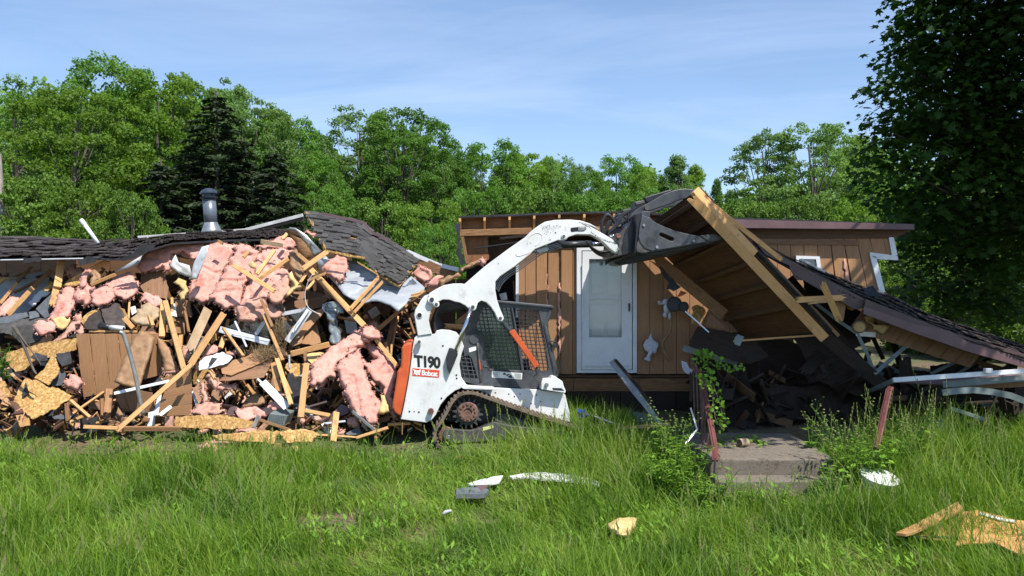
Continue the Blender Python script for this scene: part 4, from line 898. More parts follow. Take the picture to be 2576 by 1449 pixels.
# ---- operator
def skin_person():
    D = mD(1270) + .85
    def q(cx, cy, w=.85): return W(*A(cx, cy), w)
    per = thing('person', 'operator in a bright green shirt seated inside the loader cab', 'person', tuple(q(940, 640)))
    # skin modifier needs its data layer
    def mkskin(name, J, E, mat):
        me = bpy.data.meshes.new(name); c = J[0][0]; me.from_pydata([j[0] - c for j in J], E, []); o = bpy.data.objects.new(name, me); link(o, Matrix.Translation(c), per)
        bm = bmesh.new(); bm.from_mesh(me); lay = bm.verts.layers.skin.verify()
        for v, j in zip(bm.verts, J): v[lay].radius = (j[1], j[1])
        bm.verts.ensure_lookup_table(); bm.verts[0][lay].use_root = True; bm.to_mesh(me); bm.free()
        o.modifiers.new('skin', 'SKIN'); s = o.modifiers.new('sub', 'SUBSURF'); s.levels = s.render_levels = 1; me.materials.append(mat); return o
    mkskin('body', [(q(935,640), .12), (q(915,560), .13), (q(900,480), .15), (q(898,432), .07), (q(897,395), .055), (q(900,365), .085), (q(902,340), .08),
                    (q(898,440,.67), .06), (q(945,520,.62), .045), (q(1020,548,.62), .036), (q(1075,560,.62), .035), (q(898,440,1.03), .06), (q(945,520,1.08), .045), (q(1020,548,1.08), .036), (q(1075,560,1.08), .035),
                    (q(1010,630,.75), .085), (q(1085,620,.73), .065), (q(1100,700,.73), .05), (q(1125,770,.73), .045), (q(1010,630,.95), .085), (q(1085,620,.97), .065), (q(1100,700,.97), .05), (q(1125,770,.97), .045)],
           [(0,1),(1,2),(2,3),(3,4),(4,5),(5,6),(2,7),(7,8),(8,9),(9,10),(2,11),(11,12),(12,13),(13,14),(0,15),(15,16),(16,17),(17,18),(0,19),(19,20),(20,21),(21,22)], MAT['skin'])
    mkskin('shirt', [(q(933,632), .145), (q(915,560), .15), (q(900,480), .17), (q(898,428), .08), (q(898,440,.67), .075), (q(930,495,.64), .06), (q(898,440,1.03), .075), (q(930,495,1.06), .06)],
           [(0,1),(1,2),(2,3),(2,4),(4,5),(2,6),(6,7)], MAT['shirt'])
    mkskin('trousers', [(q(937,642), .13), (q(1010,630,.75), .095), (q(1085,620,.73), .075), (q(1100,700,.73), .06), (q(1125,765,.73), .05), (q(1010,630,.95), .095), (q(1085,620,.97), .075), (q(1100,700,.97), .06), (q(1125,765,.97), .05)],
           [(0,1),(1,2),(2,3),(3,4),(0,5),(5,6),(6,7),(7,8)], MAT['trousers'])
    mk('cap', lathe(q(900, 352), Vector((0, 0, 1)), [(.10, 0), (.10, .04), (.07, .09), (.0, .10)], 16), MAT['shirt'], per, smooth=True)
skin_person()
# ------------------------------------------------------------------ generic debris builders
def basis(pa, pb, toward=None):
    """matrix with local X from pa to pb, origin at the middle"""
    x = (pb - pa).normalized(); f = (CAM - (pa + pb) / 2).normalized() if toward is None else toward
    z = (f - x * f.dot(x)).normalized(); y = z.cross(x); m = Matrix((x, y, z)).transposed().to_4x4(); m.translation = (pa + pb) / 2; return m
def jag(name, pa, pb, w, t, mat, ends=(0, 0), roll=0.0, warp=0.0, **kw):
    """a board from pa to pb: w wide, t thick, optionally splintered at either end"""
    M4 = basis(pa, pb) @ Matrix.Rotation(roll, 4, 'X'); Ln = (pb - pa).length; rnd = random.Random(hash((round(pa.x, 3), round(pb.z, 3))) & 0xffff)
    n = 7; top = []
    def endprof(s, amt):
        r = []
        for i in range(n):
            f = i / (n - 1) - .5; e = 0 if not amt else amt * w * (rnd.uniform(-1.1, .9) if i % 2 else rnd.uniform(-.1, 1.0)); r.append(Vector((s * (Ln / 2 + e), f * w, 0)))
        return r
    lft, rgt = endprof(-1, ends[0]), endprof(1, ends[1])
    mid_b = [Vector((Ln * k, -w / 2, 0)) for k in (-.25, 0, .25)]; mid_t = [Vector((Ln * k, w / 2, 0)) for k in (.25, 0, -.25)]
    prof = [lft[0]] + mid_b + rgt + mid_t + list(reversed(lft[1:]))
    wz = lambda p: warp * (1 - (2 * p.x / Ln) ** 2)
    prof = [p + Vector((0, 0, wz(p))) for p in prof]
    vs, fs = prism([p - Vector((0, 0, t / 2)) for p in prof], Vector((0, 0, t)))
    return mk(name, ([M4 @ v for v in vs], fs), mat, Mw=M4, bevel=.0035, **kw)
def Dp(v): return 12.05 + max(-20, (1065 - v)) * .0044
def plank(cr, a, b, off, wpx, mat, label, name='wooden_stud', cat='board', t=.038, ends=(0, 0), roll=0.0, group='loose framing lumber in the wreck', D=None, kind=None, parent=None, warp=0):
    (u1, v1), (u2, v2) = cr(*a), cr(*b); o1, o2 = off if isinstance(off, tuple) else (off, off)
    if D is None: D1, D2 = Dp(v1) + o1, Dp(v2) + o2
    else: D1, D2 = D if isinstance(D, tuple) else (D, D)
    pa, pb = P(u1, v1, D1), P(u2, v2, D2); w = wpx * cr.s / FPX * (D1 + D2) / 2
    kw = dict(parent=parent) if parent else dict(label=label, cat=cat, group=group)
    return jag(name, pa, pb, w, t, MAT[mat], ends, roll, warp, **kw)
def DF(cr, pts, off, D, tilt=(0, 0)):
    q = cr.L(pts); uc = sum(p[0] for p in q) / len(q); vc = sum(p[1] for p in q) / len(q)
    d0 = (Dp(vc) + off) if D is None else D
    base = .0044 if D is None else 0
    return q, (lambda u, v: d0 - base * (v - vc) + tilt[0] * (u - uc) + tilt[1] * (v - vc))
def ragged(q, amt, step=7, seed=0):
    if not amt: return q
    rnd = random.Random(seed); out = []
    for i in range(len(q)):
        a, b = q[i], q[(i + 1) % len(q)]; l = math.hypot(b[0] - a[0], b[1] - a[1]); k = max(1, int(l / step))
        for j in range(k):
            f = j / k; e = 0 if j == 0 else rnd.uniform(-amt, amt); e2 = 0 if j == 0 else rnd.uniform(-amt, amt); out.append((a[0] + (b[0] - a[0]) * f + e, a[1] + (b[1] - a[1]) * f + e2))
    return out
def sheet(cr, pts, off, mat, label, name='panel', cat='panel', t=.014, rag=0, D=None, tilt=(0, 0), grain=90, group=None, parent=None, holes=(), bevel=0, kind=None, step=7):
    q, df = DF(cr, pts, off, D, tilt); q2 = ragged(q, rag, step, len(q) * 7 + int(q[0][0]))
    p3 = [P(u, v, df(u, v)) for u, v in q2]; c = sum(p3, Vector()) / len(p3)
    p0, px, py = (P(q[0][0] + a, q[0][1] + b, df(q[0][0] + a, q[0][1] + b)) for a, b in ((0, 0), (10, 0), (0, 10)))
    nrm = (px - p0).cross(py - p0).normalized(); nrm = nrm if nrm.y > 0 else -nrm
    g = math.radians(grain); d = ((px - p0).normalized() * math.cos(g) - (py - p0).normalized() * math.sin(g)).normalized()
    z = -nrm; y = z.cross(d).normalized(); x = y.cross(z); M4 = Matrix((x, y, z)).transposed().to_4x4(); M4.translation = c
    hs = [[P(u, v, df(u, v)) for u, v in cr.L(h)] for h in holes]
    kw = dict(parent=parent) if parent else dict(label=label, cat=cat, group=group)
    return mk(name, prism(p3, nrm * t, hs), MAT[mat], Mw=M4, bevel=bevel, kind=kind, **kw)
def pillow(cr, pts, off, mat, label, name='insulation_batt', cat='insulation', T=.12, r=None, res=5.5, fold=.05, tuft=.014, D=None, tilt=(0, 0), group='pink insulation hanging out of the wreck', rag=3, parent=None, seed=1, crease=0, fs=3.2):
    q, df = DF(cr, pts, off, D, tilt); q2 = ragged(q, rag, 8, seed + len(q)); qa = np.array(q2)
    u0, v0 = qa.min(0); u1, v1 = qa.max(0); ii = []
    j = 0; v = v0
    while v < v1:
        for u in np.arange(u0 + (res / 2 if j % 2 else 0), u1, res): ii.append((u, v))
        v += res * .87; j += 1
    ii = np.array(ii) if ii else np.zeros((0, 2)); a = qa; b = np.roll(qa, -1, 0)
    def dist(p):
        ap = p[:, None] - a[None]; ab = (b - a)[None]; t_ = np.clip((ap * ab).sum(2) / ((ab ** 2).sum(2) + 1e-9), 0, 1); return np.sqrt(((ap - ab * t_[..., None]) ** 2).sum(2)).min(1)
    def inside(p):
        x, y = p[:, 0][:, None], p[:, 1][:, None]; c = ((a[:, 1][None] > y) != (b[:, 1][None] > y)) & (x < (b[:, 0] - a[:, 0])[None] * (y - a[:, 1][None]) / ((b[:, 1] - a[:, 1])[None] + 1e-12) + a[:, 0][None]); return c.sum(1) % 2 == 1
    d = dist(ii); k = inside(ii) & (d > res * .5); ii, d = ii[k], d[k]
    vin = [Vector(p) for p in q2] + [Vector(p) for p in ii]; nb = len(q2)
    vo, ed, fc, ov, oe, of = delaunay_2d_cdt(vin, [], [list(range(nb))], 1, 1e-5)
    pa = np.array([tuple(p) for p in vo]); dd = dist(pa); mpp = df(*pa.mean(0)) / FPX
    soft = mat in ('pink', 'pink_dusty'); R_ = (r / mpp) if r else max(4, min(T * (.35 if soft else .55) / mpp, dd.max() * .8)); h = T * (.6 if soft else .85) * np.sqrt(np.clip(1 - (1 - np.minimum(dd / R_, 1)) ** 2, 0, 1)); vs = []; em = np.minimum(dd / 9, 1)
    ca, sa = math.cos(seed * 1.7), math.sin(seed * 1.7)
    for (u, v), hh, e in zip(pa, h, em):
        Dq = df(u, v); p = P(u, v, Dq); q_ = Vector((p.x * ca + p.z * sa, p.y, (p.z * ca - p.x * sa) * .35)); n1 = mn.fractal(q_ * (fs * .5) + Vector((seed * 3.7, 0, 0)), 1.0, 2.1, 2)
        cr_ = 1 - min(1, abs(mn.noise(q_ * (fs * .9) + Vector((3, seed, 7)))) * 7); cr2 = 1 - min(1, abs(mn.noise(Vector((p.x, p.y, p.z)) * fs * 1.3 + Vector((seed, 8, 1)))) * 9)
        n2 = mn.fractal(p * 24 + Vector((seed, 1, 2)), .6, 2.2, 3)
        dz = hh + e * (fold * 1.1 * n1 - fold * .6 * cr_ - fold * (.12 if soft else .35) * cr2 + tuft * n2)
        vs.append(P(u, v, Dq - dz))
    fcs = [tuple(f) for f in fc if len(f) >= 3]
    cnt = {}
    for f in fcs:
        for i in range(len(f)):
            e = (f[i], f[(i + 1) % len(f)]); cnt[e] = cnt.get(e, 0) + 1
    bd = [e for e in cnt if (e[1], e[0]) not in cnt]; n0 = len(vs); back = {}
    for e in bd:
        for i in e:
            if i not in back:
                u, v = pa[i]; back[i] = len(vs); vs.append(P(u, v, df(u, v) + min(.06, T * .5)))
    fcs += [(e[1], e[0], back[e[0]], back[e[1]]) for e in bd]
    bc = len(vs); um, vm = pa.mean(0); vs.append(P(um, vm, df(um, vm) + min(.07, T * .6)))
    fcs += [(back[e[1]], back[e[0]], bc) for e in bd]
    kw = dict(parent=parent) if parent else dict(label=label, cat=cat, group=group)
    ob = mk(name, (vs, fcs), MAT[mat], smooth=True, **kw)
    if soft and not parent and T > .04:
        rnd = random.Random(seed * 13 + 1); fv = []; ff = []
        def tuft_at(p, out, L_):
            for _ in range(3):
                d = (out + Vector((rnd.gauss(0, .7), rnd.gauss(0, .5), rnd.gauss(0, .7)))).normalized(); sd = d.cross(Vector((rnd.gauss(0, 1), rnd.gauss(0, 1), rnd.gauss(0, 1)))).normalized() * rnd.uniform(.004, .013); l = L_ * rnd.uniform(.4, 1.3)
                k = len(fv); fv.extend([p - sd, p + sd, p + d * l * .6 + sd * .8 + Vector((0, 0, -.1 * l)), p + d * l + Vector((0, 0, -.25 * l))]); ff.append((k, k + 1, k + 2, k + 3))
        for (a, b) in bd:
            for _ in range(2):
                f = rnd.random(); pm = vs[a].lerp(vs[b], f); ed_ = vs[b] - vs[a]; o2 = Vector((ed_.z, 0, -ed_.x)).normalized() if ed_.length > 1e-6 else Vector((0, -1, 0)); cc_ = P(pa[:, 0].mean(), pa[:, 1].mean(), df(pa[:, 0].mean(), pa[:, 1].mean())); 
                if (pm - cc_).dot(o2) < 0: o2 = -o2
                tuft_at(pm, o2 * .8 + Vector((0, -.5, 0)), .04)
        for _ in range(int(len(pa) * .025)): tuft_at(vs[rnd.randrange(len(pa))], Vector((0, -1, .2)), .03)
        mk('loose_fibres', (fv, ff), MAT[mat], ob, kind='stuff', fixn=False)
    return ob
def interp(tab, s):
    for i in range(len(tab) - 1):
        if s <= tab[i + 1][0]: f = (s - tab[i][0]) / (tab[i + 1][0] - tab[i][0]); return tuple(a + (b - a) * f for a, b in zip(tab[i][1], tab[i + 1][1]))
    return tab[-1][1]
def shingle_mesh(seed):
    rnd = random.Random(seed); low = [(-.48 + .96 * i / 6, 1.0 + rnd.uniform(-.13, .03)) for i in range(7)]
    prof = [Vector((-.48, 0, 0))] + [Vector((x, y, .9)) for x, y in low] + [Vector((.48, 0, 0))]
    vs, fs = prism([p + Vector((0, 0, .5)) for p in prof], Vector((0, 0, -1))); me = bpy.data.meshes.new('shingle'); me.from_pydata(vs, [], fs); me.update(); return me
SHM = {}
def shingle_roof(root, top, bot, rows, cols, mat, thick=.018, lap=1.35, limit=300, skip=.03, curl=.25, under='osb', bulge=0):
    """top/bot: tables s -> (u, v, D); tabs laid on the surface between them, each its own part"""
    def sp(s, t):
        a, b = interp(top, s), interp(bot, s); return P(*a).lerp(P(*b), t) + Vector((0, 0, bulge * math.sin(math.pi * t)))
    ns = 34; vs = []; fs = []
    for j in range(5):
        for i in range(ns + 1): vs.append(sp(i / ns, j / 4))
    for j in range(4):
        for i in range(ns): a = j * (ns + 1) + i; fs.append((a, a + 1, a + ns + 2, a + ns + 1))
    nrm = (sp(.5, 0) - sp(.6, 0)).cross(sp(.5, 1) - sp(.5, 0)).normalized(); nrm = nrm if nrm.z > 0 else -nrm
    n0 = len(vs); vs2 = vs + [v - nrm * .03 for v in vs]; fs2 = fs + [tuple(i + n0 for i in reversed(f)) for f in fs]
    for j in (0, 4):
        for i in range(ns): a = j * (ns + 1) + i; fs2.append((a, a + 1, a + 1 + n0, a + n0))
    for i in (0, ns):
        for j in range(4): a = j * (ns + 1) + i; b = a + ns + 1; fs2.append((a, b, b + n0, a + n0))
    mk('roof_deck', (vs2, fs2), MAT[under], root)
    key = mat
    if key not in SHM:
        SHM[key] = [shingle_mesh(i) for i in range(5)]
        for me in SHM[key]: me.materials.append(MAT[mat])
    rnd = random.Random(rows * 100 + cols); cnt = 0
    for r in range(rows):
        for c in range(-1, cols + 1):
            s = (c + (.5 if r % 2 else 0)) / cols; s1 = s + 1 / cols; s_, s1_ = max(s, 0), min(s1, 1)
            if s1_ - s_ < .3 / cols or cnt >= limit or rnd.random() < skip: continue
            t0 = r / rows; t1 = min(1.0, t0 + lap / rows); a, b = sp(s_, t0), sp(s1_, t0); cl = sp((s_ + s1_) / 2, t1); m_ = (a + b) / 2
            x = b - a; y = cl - m_; z = x.cross(y).normalized(); z = z if z.z > 0 else -z
            y = y + z * rnd.uniform(0, curl) * y.length * .12; th = thick * rnd.uniform(.7, 1.5); z = z * th
            M4 = Matrix((x, y, z)).transposed().to_4x4(); M4.translation = m_ + z * (.9 + rnd.uniform(0, .5)) - x * rnd.uniform(-.02, .02)
            o = bpy.data.objects.new('shingle', SHM[key][rnd.randrange(5)]); link(o, M4, root); cnt += 1

# ------------------------------------------------------------------ the standing right half of the house
WY = 13.6
def WP(cr, pts, D): return [P(*cr(*p), D) for p in pts]
house = thing('mobile_home', 'standing right half of the brown sided house with its white door', 'house', (2.6, 14, .5))
random.seed(31)
# siding boards, left of the door
bl = [(1305,1320.5),(1321.5,1348.5),(1349.5,1376),(1379,1405),(1412,1440),(1441,1450)]
for i, (a, b) in enumerate(bl):
    top = 620 + (6 if i < 2 else 0); ln = 0
    sheet(U_, [(a + ln, top), (b + ln, top), (b, 941), (a, 941)], 0, 'siding', None, 'siding_board', D=WY + (.02 if i % 2 else 0), t=.014, parent=house, bevel=.003)
sheet(U_, [(1366,622),(1412,620),(1414,940),(1370,940)], 0, 'lumber', None, 'wall_stud', D=WY + .05, t=.05, parent=house)
pillow(U_, [(1374,690),(1377,688),(1378,740),(1378,800),(1375,800)], 0, 'pink', None, 'insulation_strip', D=WY + .0, T=.01, parent=house, res=3.5, seed=4)
pillow(U_, [(1405,715),(1409,710),(1411,780),(1409,900),(1405,905),(1404,800)], 0, 'pink', None, 'insulation_strip', D=WY - .005, T=.02, parent=house, res=3.5, seed=5)
for i, a in enumerate(np.arange(1602, 1900, 33.4)):
    sheet(U_, [(a, 600), (a + 32.4, 600), (a + 32.4, 941), (a, 941)], 0, 'siding', None, 'siding_board', D=WY, t=.014, parent=house, bevel=.003)
for i, a in enumerate(np.arange(1890, 2241, 33.2)):
    k = max(0, (a - 1985)) * .0011 * 150 / 150; sh = max(0, (a - 2020) * .30)
    b = min(a + 32.2, 2246)
    g = 4 if 2085 < a < 2125 else 0
    if a > 2185:
        sheet(U_, [(a, 598), (b, 599), (b + 12, 650), (a + 12, 650)], 0, 'siding', None, 'siding_board', D=WY, t=.014, parent=house, bevel=.003); continue
    sheet(U_, [(a, 598), (b, 599), (b + max(0, (b - 2020) * .30), 790), (a + sh + g, 790)], 0, 'siding', None, 'siding_board', D=WY + .005 * (i % 2), t=.014, parent=house, bevel=.003)
pillow(U_, [(2121,655),(2126,650),(2136,700),(2141,730),(2134,735),(2127,700)], 0, 'pink_dusty', None, 'insulation_strip', D=WY - .015, T=.02, parent=house, res=3.5, seed=6)
sheet(U_, [(1890,600),(2160,604),(2162,617),(1890,614)], 0, 'siding_dark', None, 'frieze_board', D=WY - .03, t=.025, parent=house, grain=0)
for pts in ([(2236,597),(2249,597),(2258,642),(2244,644)], [(2188,634),(2259,644),(2260,655),(2206,652),(2189,645)], [(2188,642),(2204,644),(2229,741),(2213,738)]):
    sheet(U_, pts, 0, 'alu', None, 'corner_trim', D=WY - .03, t=.03, parent=house, bevel=.003)
wf = sheet(U_, [(2003,643),(2062,645),(2068,690),(2004,688)], 0, 'white', None, 'window', D=WY - .05, t=.05, parent=house, holes=[[(2010,651),(2053,652),(2058,684),(2010,683)]])
mk('pane', prism(WP(U_, [(2010,651),(2053,652),(2058,684),(2010,683)], WY - .02), Vector((0, .006, 0))), MAT['glass'], wf)
mk('curtain', prism(WP(U_, [(2006,648),(2060,649),(2062,690),(2006,688)], WY + .012), Vector((0, .01, 0))), MAT['trim_grey'], wf)
# rim joist, crawl space, floor, back wall
for a, b in ((1290,1442),(1443,1608),(1609,1760),(1761,1930)):
    sheet(U_, [(a, 952), (b, 952), (b, 984), (a, 984)], 0, 'lumber_old_shaded', None, 'rim_joist', D=WY + .03, t=.04, parent=house, grain=0)
for k in range(4): mk('back_wall_board', abox(-1.02 + k * .56, -.47 + k * .56, WY + 4.15, WY + 4.19, .97, 3.3), MAT['lumber_dark'], house)
mk('floor_deck', abox(-.1, 6.3, WY + .05, WY + 4.2, .93, .97), MAT['inner'], house)
for k in range(9): mk('back_wall_board', abox(1.25 + k * .56, 1.80 + k * .56, WY + 4.15, WY + 4.19, .97, 3.35), MAT['inner'], house)
mk('crawl_space_skirt', abox(-.1, 6.3, WY + 1.0, WY + 1.05, -.2, .93), MAT['soil'], house)
mk('end_wall', abox(6.24, 6.28, WY + .08, WY + 4.15, 1.9, 3.35), MAT['inner'], house)
mk('partition_wall', abox(1.22, 1.26, WY + .1, WY + 4.1, .97, 3.2), MAT['inner'], house)
mk('ceiling', abox(.1, 6.3, WY + .02, WY + 4.15, 3.36, 3.38), MAT['inner'], house)
for a, b in ((1425,1560),(1562,1700),(1702,1840),(1842,1960)): sheet(U_, [(a, 985), (b, 985), (b, 1060), (a, 1060)], 0, 'lumber_dark', None, 'skirting_panel', D=WY + .0, t=.02, parent=house, grain=0)
# roof: sagging eave line, rafters, sheathing
ev = [(1155,543),(1280,539),(1400,534),(1560,531),(1700,538),(1840,547),(2070,555),(2300,563)]
pf = [P(u, v, 13.4) for u, v in ev]; pb = [p + Vector((0, 4.9, .14)) for p in pf]
def strip(p, q, th):
    vs, fs = [], []
    n_ = len(p); 
    for a in (p, q): vs += a
    for a in (p, q): vs += [x - Vector((0, 0, th)) for x in a]
    for i in range(n_ - 1):
        fs += [(i, i + 1, n_ + i + 1, n_ + i), (2 * n_ + i, 3 * n_ + i, 3 * n_ + i + 1, 2 * n_ + i + 1), (i, 2 * n_ + i, 2 * n_ + i + 1, i + 1), (n_ + i, n_ + i + 1, 3 * n_ + i + 1, 3 * n_ + i)]
    fs += [(0, n_, 3 * n_, 2 * n_), (n_ - 1, 3 * n_ - 1 - 0, 4 * n_ - 1, 2 * n_ - 1)]
    return vs, fs
rf = mk('roof', strip(pf, pb, .030), MAT['felt'], house)
mk('sheathing', strip([p - Vector((0, -.01, .032)) for p in pf], [p - Vector((0, .01, .032)) for p in pb], .015), MAT['ply'], rf)
def evz(u):
    for i in range(len(ev) - 1):
        if u <= ev[i + 1][0]: return ev[i][1] + (ev[i + 1][1] - ev[i][1]) * (u - ev[i][0]) / (ev[i + 1][0] - ev[i][0])
    return 563
for i, u in enumerate((1157,1219,1282,1344,1407,1470,1545,1620,1700,1780)):
    p = P(u, evz(u) + 6, 13.405); c = p + Vector((0, .55, -.05)); 
    vs = [p + Vector((x, 0, z)) for x in (-.019, .019) for z in (0, -.055)] + [p + Vector((x, .8, z)) for x in (-.019, .019) for z in (0, -.20)]
    vs += [p + Vector((x, .14, z)) for x in (-.019, .019) for z in (0, -.22)]
    o = mk('rafter', (vs, [(0, 1, 3, 2), (0, 8, 9, 1), (2, 3, 11, 10), (8, 4, 5, 9), (10, 11, 7, 6), (4, 6, 7, 5), (0, 2, 10, 8), (8, 10, 6, 4), (1, 9, 11, 3), (9, 5, 7, 11)]), MAT['lumber'], rf)
    o['label'] = 'pale sunlit rafter end' 
sheet(U_, [(1160,549),(1400,541),(1560,538),(1840,556),(1840,600),(1560,596),(1400,592),(1160,596)], 0, 'ply_red', None, 'eave_blocking', D=WY - .02, t=.015, parent=house, grain=0)
plank(U_, (1150, 586), (1338, 581), 0, 16, 'lumber_old_shaded', None, 'top_plate', D=13.50, t=.09, parent=house)
plank(U_, (1340, 581), (1640, 575), 0, 16, 'lumber_old_shaded', None, 'top_plate', D=13.50, t=.09, parent=house)
plank(U_, (1163, 596), (1176, 664), 0, 8, 'lumber_old_shaded', None, 'wall_stud', D=13.5, t=.09, parent=house)
sheet(U_, [(1166,594),(1226,592),(1230,652),(1200,668),(1180,666)], 0, 'ply_red', None, 'sheathing_panel', D=13.62, t=.015, parent=house, rag=1.5)
sheet(U_, [(1228,592),(1300,588),(1310,625),(1232,665)], 0, 'inner', None, 'sheathing_panel', D=13.95, t=.015, parent=house)
sheet(U_, [(1143,564),(1158,562),(1156,600),(1170,664),(1160,668),(1148,640),(1150,600)], 0, 'felt', None, 'torn_felt', D=13.3, t=.01, parent=house, rag=2)
plank(U_, (1193, 625), (1310, 608), 0, 3, 'black', None, 'drip_strip', D=13.2, t=.02, parent=house)
plank(U_, (1257, 600), (1320, 593), 0, 6, 'lumber_dark', None, 'broken_batten', D=13.3, t=.03, parent=house, ends=(1, 0))
# fascia and soffit
sheet(U_, [(1838,551),(2300,564),(2300,577),(1838,573)], 0, 'mauve', None, 'fascia', D=13.36, t=.02, parent=house, grain=0)
mk('soffit', strip([P(u, v, 13.39) for u, v in ((1838,573),(2070,575),(2300,577))], [P(u, v, 13.39) + Vector((0, .2, .0)) for u, v in ((1838,573),(2070,575),(2300,577))], .01), MAT['brown_metal'], house)
sheet(U_, [(1840,573),(2296,577),(2250,600),(1840,600)], 0, 'inner', None, 'eave_blocking', D=WY - .02, t=.015, parent=house, grain=0)
# corner post at the torn end
sheet(U_, [(1298,665),(1305,664),(1305,800),(1297,800)], 0, 'white', None, 'corner_trim', D=WY - .02, t=.05, parent=house)
# door
dr = sheet(U_, [(1451,620),(1602,620),(1602,938),(1451,938)], 0, 'white', None, 'door_frame', D=WY - .04, t=.07, parent=house, holes=[[(1463,630),(1592,630),(1592,931),(1463,931)]])
sd = sheet(U_, [(1465,632),(1590,632),(1590,930),(1464,930)], 0, 'white', None, 'storm_door', D=WY - .035, t=.03, parent=house, holes=[[(1482,652),(1564,652),(1564,849),(1482,849)]], bevel=.004)
mk('door_pane', prism(WP(U_, [(1482,652),(1564,652),(1564,751),(1482,751)], WY - .022), Vector((0, .004, 0))), MAT['glass'], sd)
mk('door_pane', prism(WP(U_, [(1482,753),(1564,753),(1564,849),(1482,849)], WY - .022), Vector((0, .004, 0))), MAT['glass'], sd)
mk('pane_rail', prism(WP(U_, [(1482,749),(1564,749),(1564,753),(1482,753)], WY - .032), Vector((0, .02, 0))), MAT['white'], sd)
mk('door_handle', box8(P(1583, 773, WY - .06), Vector((.012, 0, 0)), Vector((0, .02, 0)), Vector((0, 0, .07))), MAT['decal_black'], sd, bevel=.008)
mk('hinge', box8(P(1465, 790, WY - .045), Vector((.008, 0, 0)), Vector((0, .012, 0)), Vector((0, 0, .85))), MAT['alu'], sd)
mk('kick_strip', box8(P(1527, 921, WY - .045), Vector((.38, 0, 0)), Vector((0, .008, 0)), Vector((0, 0, .012))), MAT['alu'], sd)
idr = sheet(U_, [(1470,636),(1586,636),(1586,928),(1470,928)], 0, 'white', None, 'inner_door', D=WY + .06, t=.03, parent=house)
for (x0, y0, x1, y1) in ((1488,662,1521,740),(1527,662,1560,740),(1488,765,1521,845),(1527,765,1560,845)):
    sheet(U_, [(x0, y0), (x1, y0), (x1, y1), (x0, y1)], 0, 'white', None, 'door_panel', D=WY + .045, t=.012, parent=idr, bevel=.008)
mk('door_curtain', prism(WP(U_, [(1484,768),(1562,768),(1566,812),(1540,802),(1510,815),(1484,808)], WY + .03), Vector((0, .008, 0))), MAT['white'], idr)

# ------------------------------------------------------------------ porch roof section held in the bucket
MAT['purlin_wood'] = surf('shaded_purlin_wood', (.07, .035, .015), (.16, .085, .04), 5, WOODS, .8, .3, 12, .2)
lifted = thing('lifted_roof_section', 'broken porch roof section hanging from the bucket with its plywood underside showing', 'roof section', tuple(P(1850, 700, 12)))
def SP(f, g):
    """f along the near rafter (0 top .. 1 bottom), g across towards the far rafter"""
    a = P(1744, 494, 11.75).lerp(P(2068, 842, 11.75), f); b = P(1605, 590, 13.35).lerp(P(1870, 865, 13.3), f); return a.lerp(b, g)
nS = (SP(1, 0) - SP(0, 0)).cross(SP(0, 1) - SP(0, 0)).normalized(); nS = nS if nS.z > 0 else -nS
def sslab(f0, f1, g0, g1, n0, n1): 
    q = [SP(f0, g0), SP(f1, g0), SP(f1, g1), SP(f0, g1)]; return prism([p + nS * n0 for p in q], nS * (n1 - n0))
for i, (a, b) in enumerate(((.0, .33), (.333, .66), (.663, 1.0))):
    v = sslab(a, b, 0, 1, .10, .115); mk('plywood_sheet', v, MAT['ply'], lifted, Mw=basis(SP(a, .5), SP(b, .5), -nS) @ Matrix.Rotation(1.2, 4, 'Z'))
mk('shingle_layer', sslab(-.01, 1.01, -.05, 1.02, .118, .14), MAT['shingle'], lifted)
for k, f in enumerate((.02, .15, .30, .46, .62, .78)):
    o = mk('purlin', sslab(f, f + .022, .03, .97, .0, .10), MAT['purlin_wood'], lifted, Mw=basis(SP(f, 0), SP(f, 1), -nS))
o = mk('end_rafter', sslab(-.02, .44, -.055, -.0, -.02, .118), MAT['lumber'], lifted, Mw=basis(SP(0, 0), SP(1, 0), -nS), bevel=.004); o['label'] = 'fresh pale rafter catching the sun'
pa_, pb_ = SP(-.02, 0), SP(1.03, 0)
jagm = lambda n, u1, v1, D1, u2, v2, D2, w, t, m, **k: jag(n, P(u1, v1, D1), P(u2, v2, D2), w, t, MAT[m], parent=lifted, **k)
jagm('near_rafter', 1741, 498, 11.62, 2075, 852, 11.62, .145, .04, 'lumber', ends=(.25, 0))
jagm('edge_board', 1752, 484, 11.72, 1965, 652, 11.72, .07, .04, 'lumber', ends=(.4, .3))
jagm('edge_board', 1764, 478, 11.80, 2110, 845, 11.85, .05, .04, 'lumber_old_shaded', ends=(.2, 0))
jagm('far_rafter', 1648, 648, 12.9, 1822, 792, 12.85, .185, .04, 'lumber_old_shaded', ends=(.4, 0))
jagm('cross_brace', 1845, 858, 12.6, 2072, 842, 12.1, .03, .02, 'lumber', ends=(.3, .3))
sheet(T, [(325,410),(350,400),(420,480),(540,600),(470,640),(410,620),(425,560),(370,490)], 0, 'felt', None, 'torn_felt', D=12.5, t=.02, parent=lifted, rag=2)
